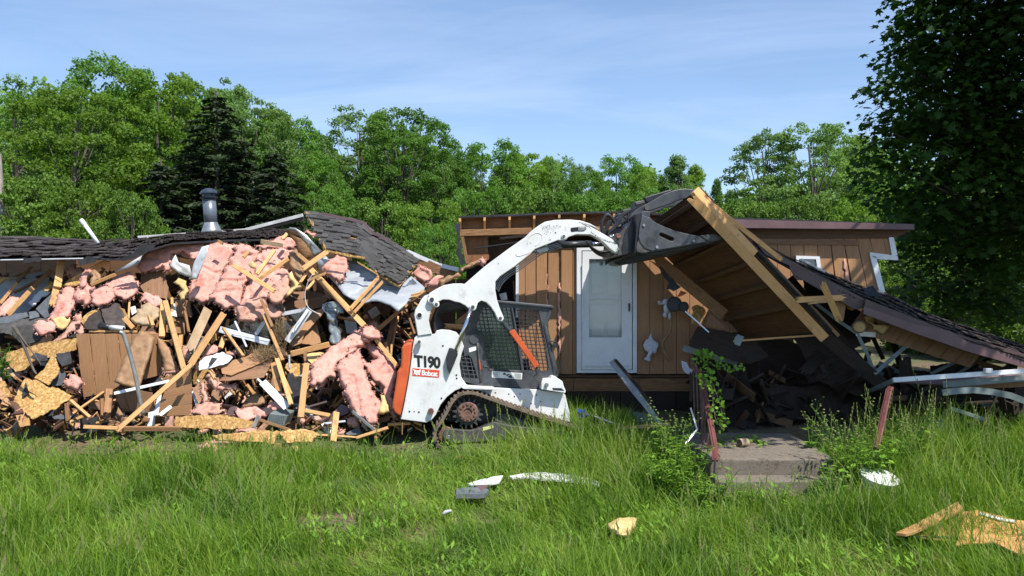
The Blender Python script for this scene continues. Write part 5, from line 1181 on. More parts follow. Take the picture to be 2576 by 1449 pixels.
# the sloping porch roof that slid down to the right
slid = thing('fallen_porch_roof', 'dark shingled porch roof sloping down to the right frame edge with mauve fascia', 'roof', tuple(P(2250, 800, 12)))
tB = [(0, (1880,596,13.0)), (.10, (1962,640,13.0)), (.28, (2140,712,13.1)), (.42, (2240,745,13.1)), (.60, (2330,790,13.1)), (1, (2640,892,13.1))]
bB = [(0, (1886,612,11.75)), (.10, (1945,650,11.75)), (.28, (2095,732,11.75)), (.42, (2185,776,11.75)), (.60, (2300,822,11.7)), (1, (2640,925,11.6))]
shingle_roof(slid, tB, bB, 6, 48, 'shingle_brown', thick=.012, skip=.01, curl=.6, under='felt')
sheet(U_, [(1905,615),(1940,630),(2175,752),(2172,775),(2150,778),(1995,690),(1985,668),(1925,640)], 0, 'brown_metal', None, 'fascia', D=11.72, t=.02, parent=slid, grain=-30)  # darker metal colour paints the shade on this run of the mauve fascia
sheet(U_, [(2178,752),(2300,800),(2420,845),(2640,908),(2640,925),(2430,870),(2300,826),(2175,772)], 0, 'brown_metal', None, 'drip_edge', D=11.66, t=.02, parent=slid, grain=-20)
sheet(U_, [(2174,770),(2300,814),(2390,832),(2435,860),(2576,902),(2640,920),(2640,945),(2576,925),(2432,884),(2300,838),(2172,790)], 0, 'mauve', None, 'fascia', D=11.63, t=.02, parent=slid, grain=-20, bevel=.004)
plank(U_, (2015, 652), (2145, 722), 0, 5, 'alu', None, 'bent_flashing', D=(12.6, 12.9), t=.01, parent=slid)
sheet(R, [(520,760),(560,722),(605,708),(650,765),(700,800),(640,795),(560,790)], 0, 'felt', None, 'curled_shingle', D=11.8, t=.01, parent=slid, tilt=(0, -.01))
# gable boards under the slid roof
gb = [(2155,775),(2290,822),(2390,858),(2470,885),(2510,915),(2440,935),(2400,930),(2330,905),(2290,885),(2230,868),(2200,850)]
for i in range(9):
    x = 2170 + i * 38; yt = 778 + (x - 2165) * .36
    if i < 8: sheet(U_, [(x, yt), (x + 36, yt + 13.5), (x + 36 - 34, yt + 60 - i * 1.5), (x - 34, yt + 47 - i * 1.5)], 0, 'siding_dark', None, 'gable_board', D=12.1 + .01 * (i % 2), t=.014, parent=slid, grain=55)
sheet(U_, [(2440,900),(2640,955),(2640,1010),(2560,960),(2490,935)], 0, 'inner', None, 'soffit_panel', D=12.0, t=.02, parent=slid, tilt=(0, -.004))

def tr(label, pts, Ds, w, mat, name='trim_strip', cat='trim', group='pale trim strips dangling under the porch roof', t=.012, ends=(0, 0), cr=U_):
    out = []
    if len(pts) == 2: return jag(name, P(*cr(*pts[0]), Ds[0]), P(*cr(*pts[1]), Ds[1]), w, t, MAT[mat], ends=ends, label=label, cat=cat, group=group)
    vfs = []
    for i in range(len(pts) - 1):
        a, b = P(*cr(*pts[i]), Ds[i]), P(*cr(*pts[i + 1]), Ds[i + 1]); m = basis(a, b); l = (b - a).length
        vs, fs = box8(Vector((0, 0, 0)), Vector((l / 2 + w * .15, 0, 0)), Vector((0, w / 2, 0)), Vector((0, 0, t / 2 + .0007 * i))); vfs.append(([m @ v for v in vs], fs))
    return mk(name, join(*vfs), MAT[mat], label=label, cat=cat, group=group)
tr('bent metal trim running down from the near rafter to a sharp corner', [(135,860),(330,1010),(470,1100),(515,1190),(565,1290),(615,1440)], (12.25, 12.15, 12.05, 12.05, 12.05, 12.05), .05, 'trim_grey', cr=R)
tr('diagonal pale strip rising from the bent trim corner', [(615,1440),(940,1155)], (12.00, 12.15), .06, 'trim_grey', cr=R)
tr('horizontal pale channel below the flood lamp', [(465,1105),(945,1140)], (12.05, 12.25), .075, 'white_dull', cr=R)
tr('sloping pale channel along the lower edge of the gable boards', [(940,1160),(1150,1205),(1410,1285)], (12.25, 12.35, 12.35), .08, 'white_dull', cr=R)
tr('dark edged strip crossing below the gable boards', [(1080,1440),(1390,1295)], (12.65, 12.45), .05, 'trim_grey', cr=R)
tr('wide grey board dropping left from the end of the gable', [(1270,1450),(1585,1262)], (12.55, 12.45), .16, 'lumber_dark', cr=R, name='grey_board', cat='board')
tr('pale strip lying on the wide grey board', [(1290,1450),(1590,1258)], (12.45, 12.35), .05, 'trim_grey', cr=R)
tr('grey strip crossing behind the sharp trim corner', [(650,1350),(860,1449)], (12.55, 12.65), .08, 'trim_grey', cr=R)
tr('dark post leaning in the opening below the lamp', [(600,1130),(690,1320)], (13.15, 13.15), .07, 'lumber_dark', cr=R, cat='post', name='leaning_post')
tr('dark upright frame beside the green opening', [(770,1160),(850,1449)], (13.25, 13.25), .10, 'lumber_dark', cr=R, cat='post', name='leaning_post')
# splintered sticks over the fascia
tr('long splintered stick crossing under the sloping fascia', [(-30,828),(360,808)], (11.3, 11.5), .085, 'lumber', name='splintered_stick', cat='stick', group='splintered sticks below the mauve fascia', ends=(.6, .8), cr=R, t=.03)
tr('short forked stick just below the long splintered one', [(80,852),(245,835)], (11.25, 11.3), .04, 'lumber', name='splintered_stick', cat='stick', group='splintered sticks below the mauve fascia', ends=(1, .5), cr=R, t=.02)
tr('upright splintered stick leaning across the horizontal one', [(187,690),(320,985)], (11.2, 11.35), .09, 'lumber', name='splintered_stick', cat='stick', group='splintered sticks below the mauve fascia', ends=(.5, .8), cr=R, t=.03)
sheet(R, [(375,840),(400,830),(480,870),(430,915),(395,900)], 0, 'osb', 'small torn scrap of strand board behind the upright stick', 'board_scrap', 'scrap', D=11.9, rag=2)
sheet(R, [(300,840),(370,830),(378,880),(360,1000),(290,990),(310,900)], 0, 'lumber_old_shaded', 'broken brown block behind the upright stick', 'board_scrap', 'scrap', D=11.8, t=.06)
# flood lamp and hanging cloth
fl = thing('flood_lamp', 'round porch flood lamp dangling under the sloping roof', 'lamp', tuple(P(*R(490, 1050), 12)))
pl = P(*R(490, 1050), 12.0); ax = (CAM - pl).normalized() + Vector((0, 0, -.25))
mk('lamp_shade', lathe(pl + ax * -.10, ax, [(.03, -.06), (.05, 0), (.075, .05), (.10, .10), (.095, .11)], 22), MAT['trim_grey'], fl, smooth=True)
mk('lens', lathe(pl + ax * .005, ax, [(.094, 0), (.07, .02), (.0, .03)], 20), MAT['yellow'], fl, smooth=True)
pillow(R, [(530,970),(560,950),(605,955),(608,985),(570,1005),(600,1020),(660,1035),(750,1030),(740,1060),(690,1110),(660,1100),(640,1080),(605,1075),(610,1050),(590,1025),(545,1010)], 0, 'yellow', 'dirty yellowish cloth draped beside the flood lamp', 'hanging_cloth', 'cloth', T=.03, D=12.05, fold=.03, group=None, res=4)
# awning frame in front on the right
aw = thing('awning_frame', 'fallen awning with bright white aluminium edge at the right frame edge', 'awning', tuple(P(2400, 950, 10.9)))
def seg(name, a, b, Da, Db, w, t, m, cr=Q, **k): return jag(name, P(*cr(*a), Da), P(*cr(*b), Db), w, t, MAT[m], parent=aw, **k)
seg('edge_beam', (597,193), (1600,123), 10.9, 10.7, .065, .05, 'white')
seg('edge_beam_lip', (597,186), (1600,115), 10.92, 10.72, .018, .08, 'alu')
seg('side_beam', (425,272), (600,196), 12.4, 10.95, .06, .05, 'trim_grey')
seg('side_beam', (428,262), (604,185), 12.4, 10.95, .03, .05, 'trim_grey')
sheet(Q, [(620,204),(1600,140),(1600,190),(925,222)], 0, 'mauve', None, 'roof_panel', D=11.2, t=.02, parent=aw, tilt=(0, -.006))
seg('green_strip', (915,222), (1600,165), 10.95, 10.85, .09, .02, 'trim_grey')
sheet(Q, [(945,232),(1600,195),(1600,225),(1360,240),(1000,252)], 0, 'siding_dark', None, 'under_panel', D=11.3, t=.02, parent=aw)
tr('bowed grey strip below the awning edge', [(918,272),(1010,262),(1110,256),(1230,268),(1350,292),(1440,326),(1600,370)], (10.8,) * 7, .085, 'trim_grey', cr=Q, group=None)
tr('grey strip poking down through tall grass right of the rust red rail', [(888,450),(970,610)], (10.6, 10.6), .11, 'trim_grey', cr=Q, group=None)
tr('thin pale strip slanting behind the tall grass', [(960,370),(1180,445)], (10.9, 10.9), .05, 'trim_grey', cr=Q, group=None)
mk('bracket', box8(P(*Q(1205, 132), 10.72), Vector((.05, 0, 0)), Vector((0, .03, 0)), Vector((0, 0, .03))), MAT['alu'], aw, bevel=.005)

# ------------------------------------------------------------------ dark wreckage below the lifted roof
def dsheet(pts, D, mat, label, cr=T, **k): return sheet(cr, pts, 0, mat, label, D=D, **k)
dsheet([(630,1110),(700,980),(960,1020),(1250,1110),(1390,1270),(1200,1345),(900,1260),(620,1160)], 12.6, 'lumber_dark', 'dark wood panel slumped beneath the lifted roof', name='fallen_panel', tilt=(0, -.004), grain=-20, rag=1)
tr('torn grey trim board across the dark panel', [(570,1190),(790,1250),(1120,1340)], (12.9, 12.8, 12.7), .10, 'trim_grey', cr=T, group=None)
dsheet([(780,970),(820,850),(970,985),(940,1010)], 12.9, 'siding_dark', 'triangular siding scrap behind the thin white rod', name='siding_scrap', cat='scrap')
tr('thin white rod slanting across the sunlit siding scrap', [(583,835),(700,935),(808,1035)], (12.6, 12.5, 12.4), .02, 'alu', cr=T, group=None, name='metal_rod', cat='rod')
dsheet([(640,900),(660,840),(640,800),(700,770),(760,800),(780,850),(720,940),(690,975),(640,950)], 13.2, 'osb', 'ragged strand board patch lit between the wall and the lifted roof', name='board_scrap', cat='scrap', rag=2)
dsheet([(1060,1090),(1090,1055),(1150,1080),(1110,1170),(1058,1150)], 12.0, 'trim_grey', 'small grey scrap taped on the dark panel', name='scrap_piece', cat='scrap')
dsheet([(500,700),(540,635),(602,655),(560,680)], 13.1, 'orange', 'small orange triangle of sunlit board beside the hanging toy', name='board_scrap', cat='scrap')
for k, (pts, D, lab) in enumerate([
 ([(1740,850),(1900,830),(2120,900),(2200,1010),(2190,1100),(1900,1100),(1760,1000)], 13.3, 'added dark sheet filling the black recess under the lifted roof'),  # dark sheet added so the recess reads as black shade
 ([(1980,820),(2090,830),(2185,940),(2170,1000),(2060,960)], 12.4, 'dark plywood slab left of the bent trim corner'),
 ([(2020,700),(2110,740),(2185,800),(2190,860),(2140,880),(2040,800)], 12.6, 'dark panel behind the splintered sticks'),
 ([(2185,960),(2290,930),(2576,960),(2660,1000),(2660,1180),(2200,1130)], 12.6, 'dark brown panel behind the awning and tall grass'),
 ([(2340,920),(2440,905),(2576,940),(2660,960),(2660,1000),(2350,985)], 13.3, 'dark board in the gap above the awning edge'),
 ([(1750,1000),(1850,955),(2020,975),(2150,950),(2275,985),(2290,1100),(2000,1090),(1760,1090)], 12.5, 'added dark sheet filling the shadowed void behind the concrete steps'),  # dark sheet added to stand in for the shadowed void
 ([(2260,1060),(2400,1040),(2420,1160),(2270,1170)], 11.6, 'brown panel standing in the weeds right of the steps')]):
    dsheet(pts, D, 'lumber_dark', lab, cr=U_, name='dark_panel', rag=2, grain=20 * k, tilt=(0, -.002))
tr('grey splintered board end jutting from the dark void', [(1720,1440),(1932,1220)], (12.1, 12.5), .18, 'lumber_dark', cr=T, name='grey_board', cat='board', group=None, ends=(.5, 0), t=.03)
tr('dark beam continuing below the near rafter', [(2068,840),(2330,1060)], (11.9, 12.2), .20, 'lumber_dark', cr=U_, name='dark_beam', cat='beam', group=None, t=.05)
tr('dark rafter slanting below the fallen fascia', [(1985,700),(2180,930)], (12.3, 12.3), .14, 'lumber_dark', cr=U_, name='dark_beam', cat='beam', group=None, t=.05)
# hanging toy, bucket lid, cloth and cable on the shaded wall
toy = thing('stuffed_toy', 'grubby white stuffed toy hanging against the shaded brown wall', 'toy', tuple(P(*T(400, 800), 13.3)))
def ball(name, cr, cx, cy, D, r, mat, parent, sq=(1, 1, 1)):
    c = P(*cr(cx, cy), D); vs, fs = lathe(Vector(), Vector((0, 0, 1)), [(r * math.sin(a), -r * math.cos(a)) for a in [math.pi * i / 8 for i in range(9)]], 12)
    return mk(name, ([c + Vector((v.x * sq[0], v.y * sq[1], v.z * sq[2])) for v in vs], fs), MAT[mat], parent, smooth=True)
ball('head', T, 390, 745, 13.3, .055, 'cloth', toy); ball('ear', T, 330, 745, 13.32, .025, 'cloth', toy); ball('ear', T, 410, 725, 13.3, .025, 'cloth', toy)
ball('torso', T, 400, 805, 13.3, .075, 'cloth', toy, (.7, .7, 1.1)); ball('leg', T, 385, 865, 13.3, .05, 'cloth', toy, (.7, .7, 1.1)); ball('leg', T, 430, 880, 13.3, .05, 'cloth', toy, (.5, .6, 1.3)); ball('arm', T, 345, 760, 13.3, .035, 'cloth', toy, (1.5, .6, .6))
for (x, y, r, lab) in ((475, 765, .125, 'black round lid hanging beside the stuffed toy'), (565, 790, .085, 'smaller black round lid right of the hanging toy')):
    p = P(*T(x, y), 13.2); mk('round_lid', lathe(p, Vector((.1, -1, .1)), [(r, 0), (r, .03), (r * .9, .035), (r * .9, .02), (.0, .02)], 22), MAT['decal_black'], label=lab, cat='lid', group='black lids on the wall', smooth=False)
mk('hanging_cable', tube(smoothpath([P(*T(x, y), 13.35) for x, y in ((455,830),(445,940),(430,1040),(375,1110),(365,1180),(400,1260),(440,1315))], 6), .018, 7, .03), MAT['kraft'], label='thick tan hose curling down the shaded wall', cat='hose', smooth=True)
pillow(T, [(250,1040),(262,1090),(320,1140),(325,1170),(300,1240),(290,1250),(270,1230),(245,1280),(250,1310),(230,1322),(180,1295),(210,1270),(225,1230),(190,1210),(175,1160),(200,1110),(225,1100)], 0, 'cloth', 'pale crumpled rag hung on the wall right of the door', 'hanging_rag', 'rag', D=13.45, T=.05, fold=.04, group=None, res=3.5, rag=2)
pillow(T, [(545,1310),(600,1330),(620,1380),(660,1400),(640,1449),(570,1420),(550,1370)], 0, 'cloth', 'grey shred of paper above the rusty stair rail', 'paper_shred', 'paper', D=12.9, T=.02, fold=.03, group=None, res=3.5, rag=2)
# things leaning below the door
tr('grey rusted gutter section leaning against the sill below the door', [(520,95),(700,330),(935,615)], (12.9, 12.5, 12.0), .12, 'metal_grey', cr=S, name='gutter_section', cat='gutter', group=None, t=.03)
tr('dark torn backing behind the leaning gutter section', [(545,85),(725,300),(940,590)], (12.85, 12.45, 11.95), .05, 'lumber_dark', cr=S, name='torn_backing', cat='trim', group=None, t=.03)
dsheet([(683,520),(700,512),(790,525),(830,550),(890,640),(880,690),(715,650)], 12.6, 'trim_grey', 'rounded grey cover leaning in the dark below the door', cr=S, name='grey_cover', cat='cover')
tr('pale shingled board lying at the grass edge right of the loader', [(470,662),(960,615)], (11.7, 12.0), .05, 'lumber', cr=S, name='lying_board', cat='board', group=None, t=.25)
br_ = thing('broom', 'blue bristled broom lying below the door', 'broom', tuple(P(*S(300, 530), 12.2)))
mk('handle', tube([P(*S(310, 530), 12.2), P(*S(620, 640), 11.9)], .014, 8), MAT['alu'], br_, smooth=True)
random.seed(9); bb = []
for _ in range(160):
    a = P(*S(290 + random.uniform(-8, 25), 540 + random.uniform(-15, 20)), 12.2); b = P(*S(250 + random.uniform(-25, 35), 520 + random.uniform(-35, 50)), 12.2 + random.uniform(-.1, .1)); bb.append(tube([a, b], .004, 3))
_o = mk('bristles', join(*bb), MAT['blue'], br_, fixn=False); _o['kind'] = 'stuff'
tr('white strip half buried in grass below the shingled board', [(610,735),(780,738)], (11.3, 11.3), .03, 'alu', cr=S, group=None)
sheet(A, [(897,138),(950,126),(960,178),(915,182)], 0, 'white_dull', 'small white box lid behind the cab roof', 'box_lid', 'lid', D=13.2, t=.1)
plank(A, (1003, 42), (1012, 180), 0, 10, 'lumber_old_shaded', 'short brown stud behind the loader arm', D=13.7)
# ------------------------------------------------------------------ collapsed left half
wreck = thing('collapsed_house', 'collapsed left half of the house with its dark interior behind the rubble', 'house', (-3.5, 14, .5))
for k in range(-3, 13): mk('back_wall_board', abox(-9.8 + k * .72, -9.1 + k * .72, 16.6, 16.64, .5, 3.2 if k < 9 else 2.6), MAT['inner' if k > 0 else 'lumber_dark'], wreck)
for k in range(5): mk('rim_joist', abox(-8.9 + k * 1.72, -7.2 + k * 1.72, WY - .1, WY - .06, .72, .94), MAT['lumber_old_shaded'], wreck)
mk('floor_deck', abox(-9.5, -.2, WY - .05, 16.6, .90, .94), MAT['inner'], wreck)
mk('crawl_space_skirt', abox(-9.5, -.2, 14.3, 14.35, -.1, .88), MAT['soil'], wreck)
mk('partition_wall', abox(-4.7, -4.6, 14.1, 16.6, .94, 2.2), MAT['inner'], wreck)
# roofs
roofA = thing('sagging_roof', 'long sagging brown shingle roof over the left rubble', 'roof', tuple(P(300, 620, 14)))
tA = [(0, (-70,596,16.2)), (.12, (98,599,16.2)), (.30, (250,609,16.2)), (.42, (350,604,16.2)), (.55, (450,594,16.2)), (.75, (600,584,16.2)), (1, (735,577,16.2))]
bA = [(0, (-70,652,13.0)), (.12, (75,651,13.0)), (.30, (230,649,13.1)), (.40, (325,652,13.2)), (.47, (368,630,13.4)), (.55, (430,611,13.6)), (.75, (580,603,13.9)), (1, (700,601,14.1))]
shingle_roof(roofA, tA, bA, 7, 42, 'shingle_brown', thick=.018, skip=.05, curl=.9, under='felt')
plank(U_, (348, 597), (622, 578), 0, 7, 'white_dull', None, 'gutter', D=16.1, t=.06, parent=roofA)
plank(U_, (618, 578), (762, 541), 0, 8, 'white_dull', None, 'gutter', D=16.0, t=.06, parent=roofA)
plank(U_, (640, 580), (765, 549), 0, 9, 'brown_metal', None, 'gutter_end', D=16.05, t=.05, parent=roofA, ends=(0, .4))
plank(U_, (0, 654), (210, 650), 0, 3, 'alu', None, 'drip_edge', D=12.98, t=.01, parent=roofA)
for pts in ([(150,215),(265,205),(262,235),(225,230),(200,240),(152,245)], [(500,228),(560,200),(612,210),(612,235),(560,250),(510,262)], [(780,215),(860,180),(900,130),(1010,115),(990,150),(900,200),(850,215)]):
    sheet(L, pts, 0, 'felt', None, 'loose_shingle', D=12.95, parent=roofA, t=.015, rag=1.5)
roofB = thing('tilted_roof_slab', 'tilted slab of grey shingled roof right of the stove pipe', 'roof', tuple(P(870, 620, 13.5)))
mt = lambda p, D: (*M(*p), D)
tC = [(0, mt((1200,135),14.9)), (.28, mt((1560,185),14.9)), (.50, mt((1880,262),14.8)), (.56, mt((1960,350),14.6)), (.76, mt((2190,480),14.3)), (1, mt((2515,705),13.9))]
bC = [(0, mt((1432,572),13.0)), (.2, mt((1640,618),12.95)), (.40, mt((1890,668),12.9)), (.60, mt((2040,850),12.7)), (.80, mt((2150,905),12.6)), (1, mt((2290,988),12.5))]
shingle_roof(roofB, tC, bC, 10, 16, 'shingle', thick=.016, skip=.03, curl=.35, lap=1.2)
sheet(M, [(1385,150),(1410,138),(1890,250),(1955,345),(2200,470),(2425,620),(2400,640),(2180,510),(1950,365),(1870,270),(1420,170)], 0, 'mauve', None, 'ridge_flashing', D=14.2, parent=roofB, t=.03, grain=-15)
for i, pts in enumerate([[(1200,135),(1250,140),(1255,155),(1215,160)], [(1260,225),(1295,240),(1305,300),(1285,290),(1240,200)], [(1410,470),(1440,540),(1440,575),(1410,520)], [(2130,890),(2220,915),(2285,940),(2305,975),(2285,992),(2200,945),(2125,905)], [(2430,745),(2462,760),(2450,775),(2432,765)], [(2375,805),(2415,820),(2405,838),(2378,825)], [(1440,568),(1890,655),(1890,672),(1640,635),(1440,585)], [(1800,700),(2040,848),(2040,865),(1800,715)]]):
    sheet(M, pts, 0, 'osb', None, 'broken_deck_edge', D=12.6 if i > 1 and i not in (0, 1) else 14.0, parent=roofB, t=.02, rag=1)
tr('white edge strip sloping from the tilted slab down to the loader', [(330,715),(450,770),(640,850),(830,895)], (14.2, 14.1, 13.9, 13.7), .07, 'white', cr=B, name='edge_strip', group=None)
tr('long white trim left of the sloping edge strip', [(0,545),(200,660),(370,735)], (14.5, 14.4, 14.3), .05, 'alu', cr=B, name='edge_strip', group=None)
tr('brown rafter under the white edge strip', [(450,810),(600,880),(770,950)], (14.1, 13.9, 13.8), .16, 'lumber_old_shaded', cr=B, name='rafter_piece', group=None)
# chimney and vents
ch = thing('stove_pipe', 'blue grey stove pipe with dark rain cap on the sagging roof', 'chimney', tuple(P(527, 580, 15.6)))
p0 = P(532, 580, 15.6); axc = Vector((-.07, 0, 1)).normalized(); k = 15.6 / FPX
mk('pipe', lathe(p0, axc, [(16 * k, 8 * k), (16 * k, 78 * k)], 24), surf('blue_grey_pipe', (.11, .125, .15), (.17, .19, .22), 3, bump=.02, rough=.35, metallic=.3), ch, smooth=True)
mk('roof_cone', lathe(p0, axc, [(26 * k, -6 * k), (24 * k, 0), (17 * k, 17 * k), (16.3 * k, 20 * k)], 24), MAT['metal_grey'], ch, smooth=True)
mk('rain_cap', lathe(p0, axc, [(14 * k, 78 * k), (21 * k, 81 * k), (22 * k, 84 * k), (15 * k, 86 * k), (15 * k, 91 * k), (21.5 * k, 92 * k), (21.5 * k, 95 * k), (16 * k, 102 * k), (6 * k, 106 * k), (0, 106.5 * k)], 24), surf('navy_cap', (.02, .028, .045), (.035, .045, .07), 3, bump=.02, rough=.3), ch)
vp = thing('vent_pipe', 'thin white plastic vent pipe leaning above the sagging roof', 'pipe', tuple(P(245, 608, 15)))
mk('pipe', tube([P(247, 612, 15), P(212, 563, 15)], .035, 12), MAT['plastic'], vp, smooth=True)
mk('collar', tube([P(213, 565, 15), P(203, 553, 15)], .045, 12), MAT['white_dull'], vp)

# grey membrane and flashing
def fold(cr, pts, off, mat, label, name, cat, **k): return pillow(cr, pts, off, mat, label, name, cat, **{**dict(group=None, T=.02, fold=.05, tuft=.002, rag=0, res=7), **k})
fold(M, [(1350,720),(1480,650),(1700,690),(1800,715),(2040,865),(2290,995),(2420,870),(2576,1000),(2560,1060),(2410,1150),(2270,1280),(2180,1210),(2050,1165),(1960,1160),(1890,1185),(1740,1140),(1640,1080),(1560,970),(1400,800)], 0, 'membrane', 'big wrinkled grey roll membrane below the tilted shingle slab', 'grey_membrane', 'membrane', D=12.75, fs=1.3, fold=.10, tilt=(0, -.0075))
fold(M, [(975,360),(1030,310),(1095,320),(1220,400),(1390,580),(1310,650),(1250,540),(1150,420),(1090,345),(1020,335)], 0, 'metal_grey', 'curled grey metal flashing left of the tilted slab', 'curled_flashing', 'flashing', D=13.0, fs=2)
fold(M, [(980,350),(1040,330),(1100,360),(1150,430),(1250,545),(1300,640),(1200,700),(1130,600),(1090,480),(1010,400)], 0, 'lumber_old_shaded', 'dark brown torn membrane beneath the curled flashing', 'torn_membrane', 'membrane', D=13.3, fs=2)
fold(L, [(735,305),(915,195),(900,240),(860,270),(760,300)], 0, 'membrane', 'narrow grey sheet wedge below the sagging roof edge', 'grey_sheet', 'sheet', D=13.1)
fold(L, [(1090,260),(1130,190),(1150,240),(1220,260),(1240,340),(1200,330),(1150,310)], 0, 'white_dull', 'crumpled white sheet tucked between insulation batts', 'crumpled_sheet', 'sheet', D=12.9, fold=.08)
fold(L, [(1250,240),(1300,140),(1345,130),(1330,200),(1270,350),(1215,350)], 0, 'alu', 'upright curled silver sheet between two insulation batts', 'crumpled_sheet', 'sheet', D=13.0, fold=.05)
fold(M, [(1340,700),(1440,640),(1480,680),(1400,760),(1380,810)], 0, 'membrane', 'small bright grey fold beside the torn batt corner', 'grey_fold', 'sheet', D=12.7)

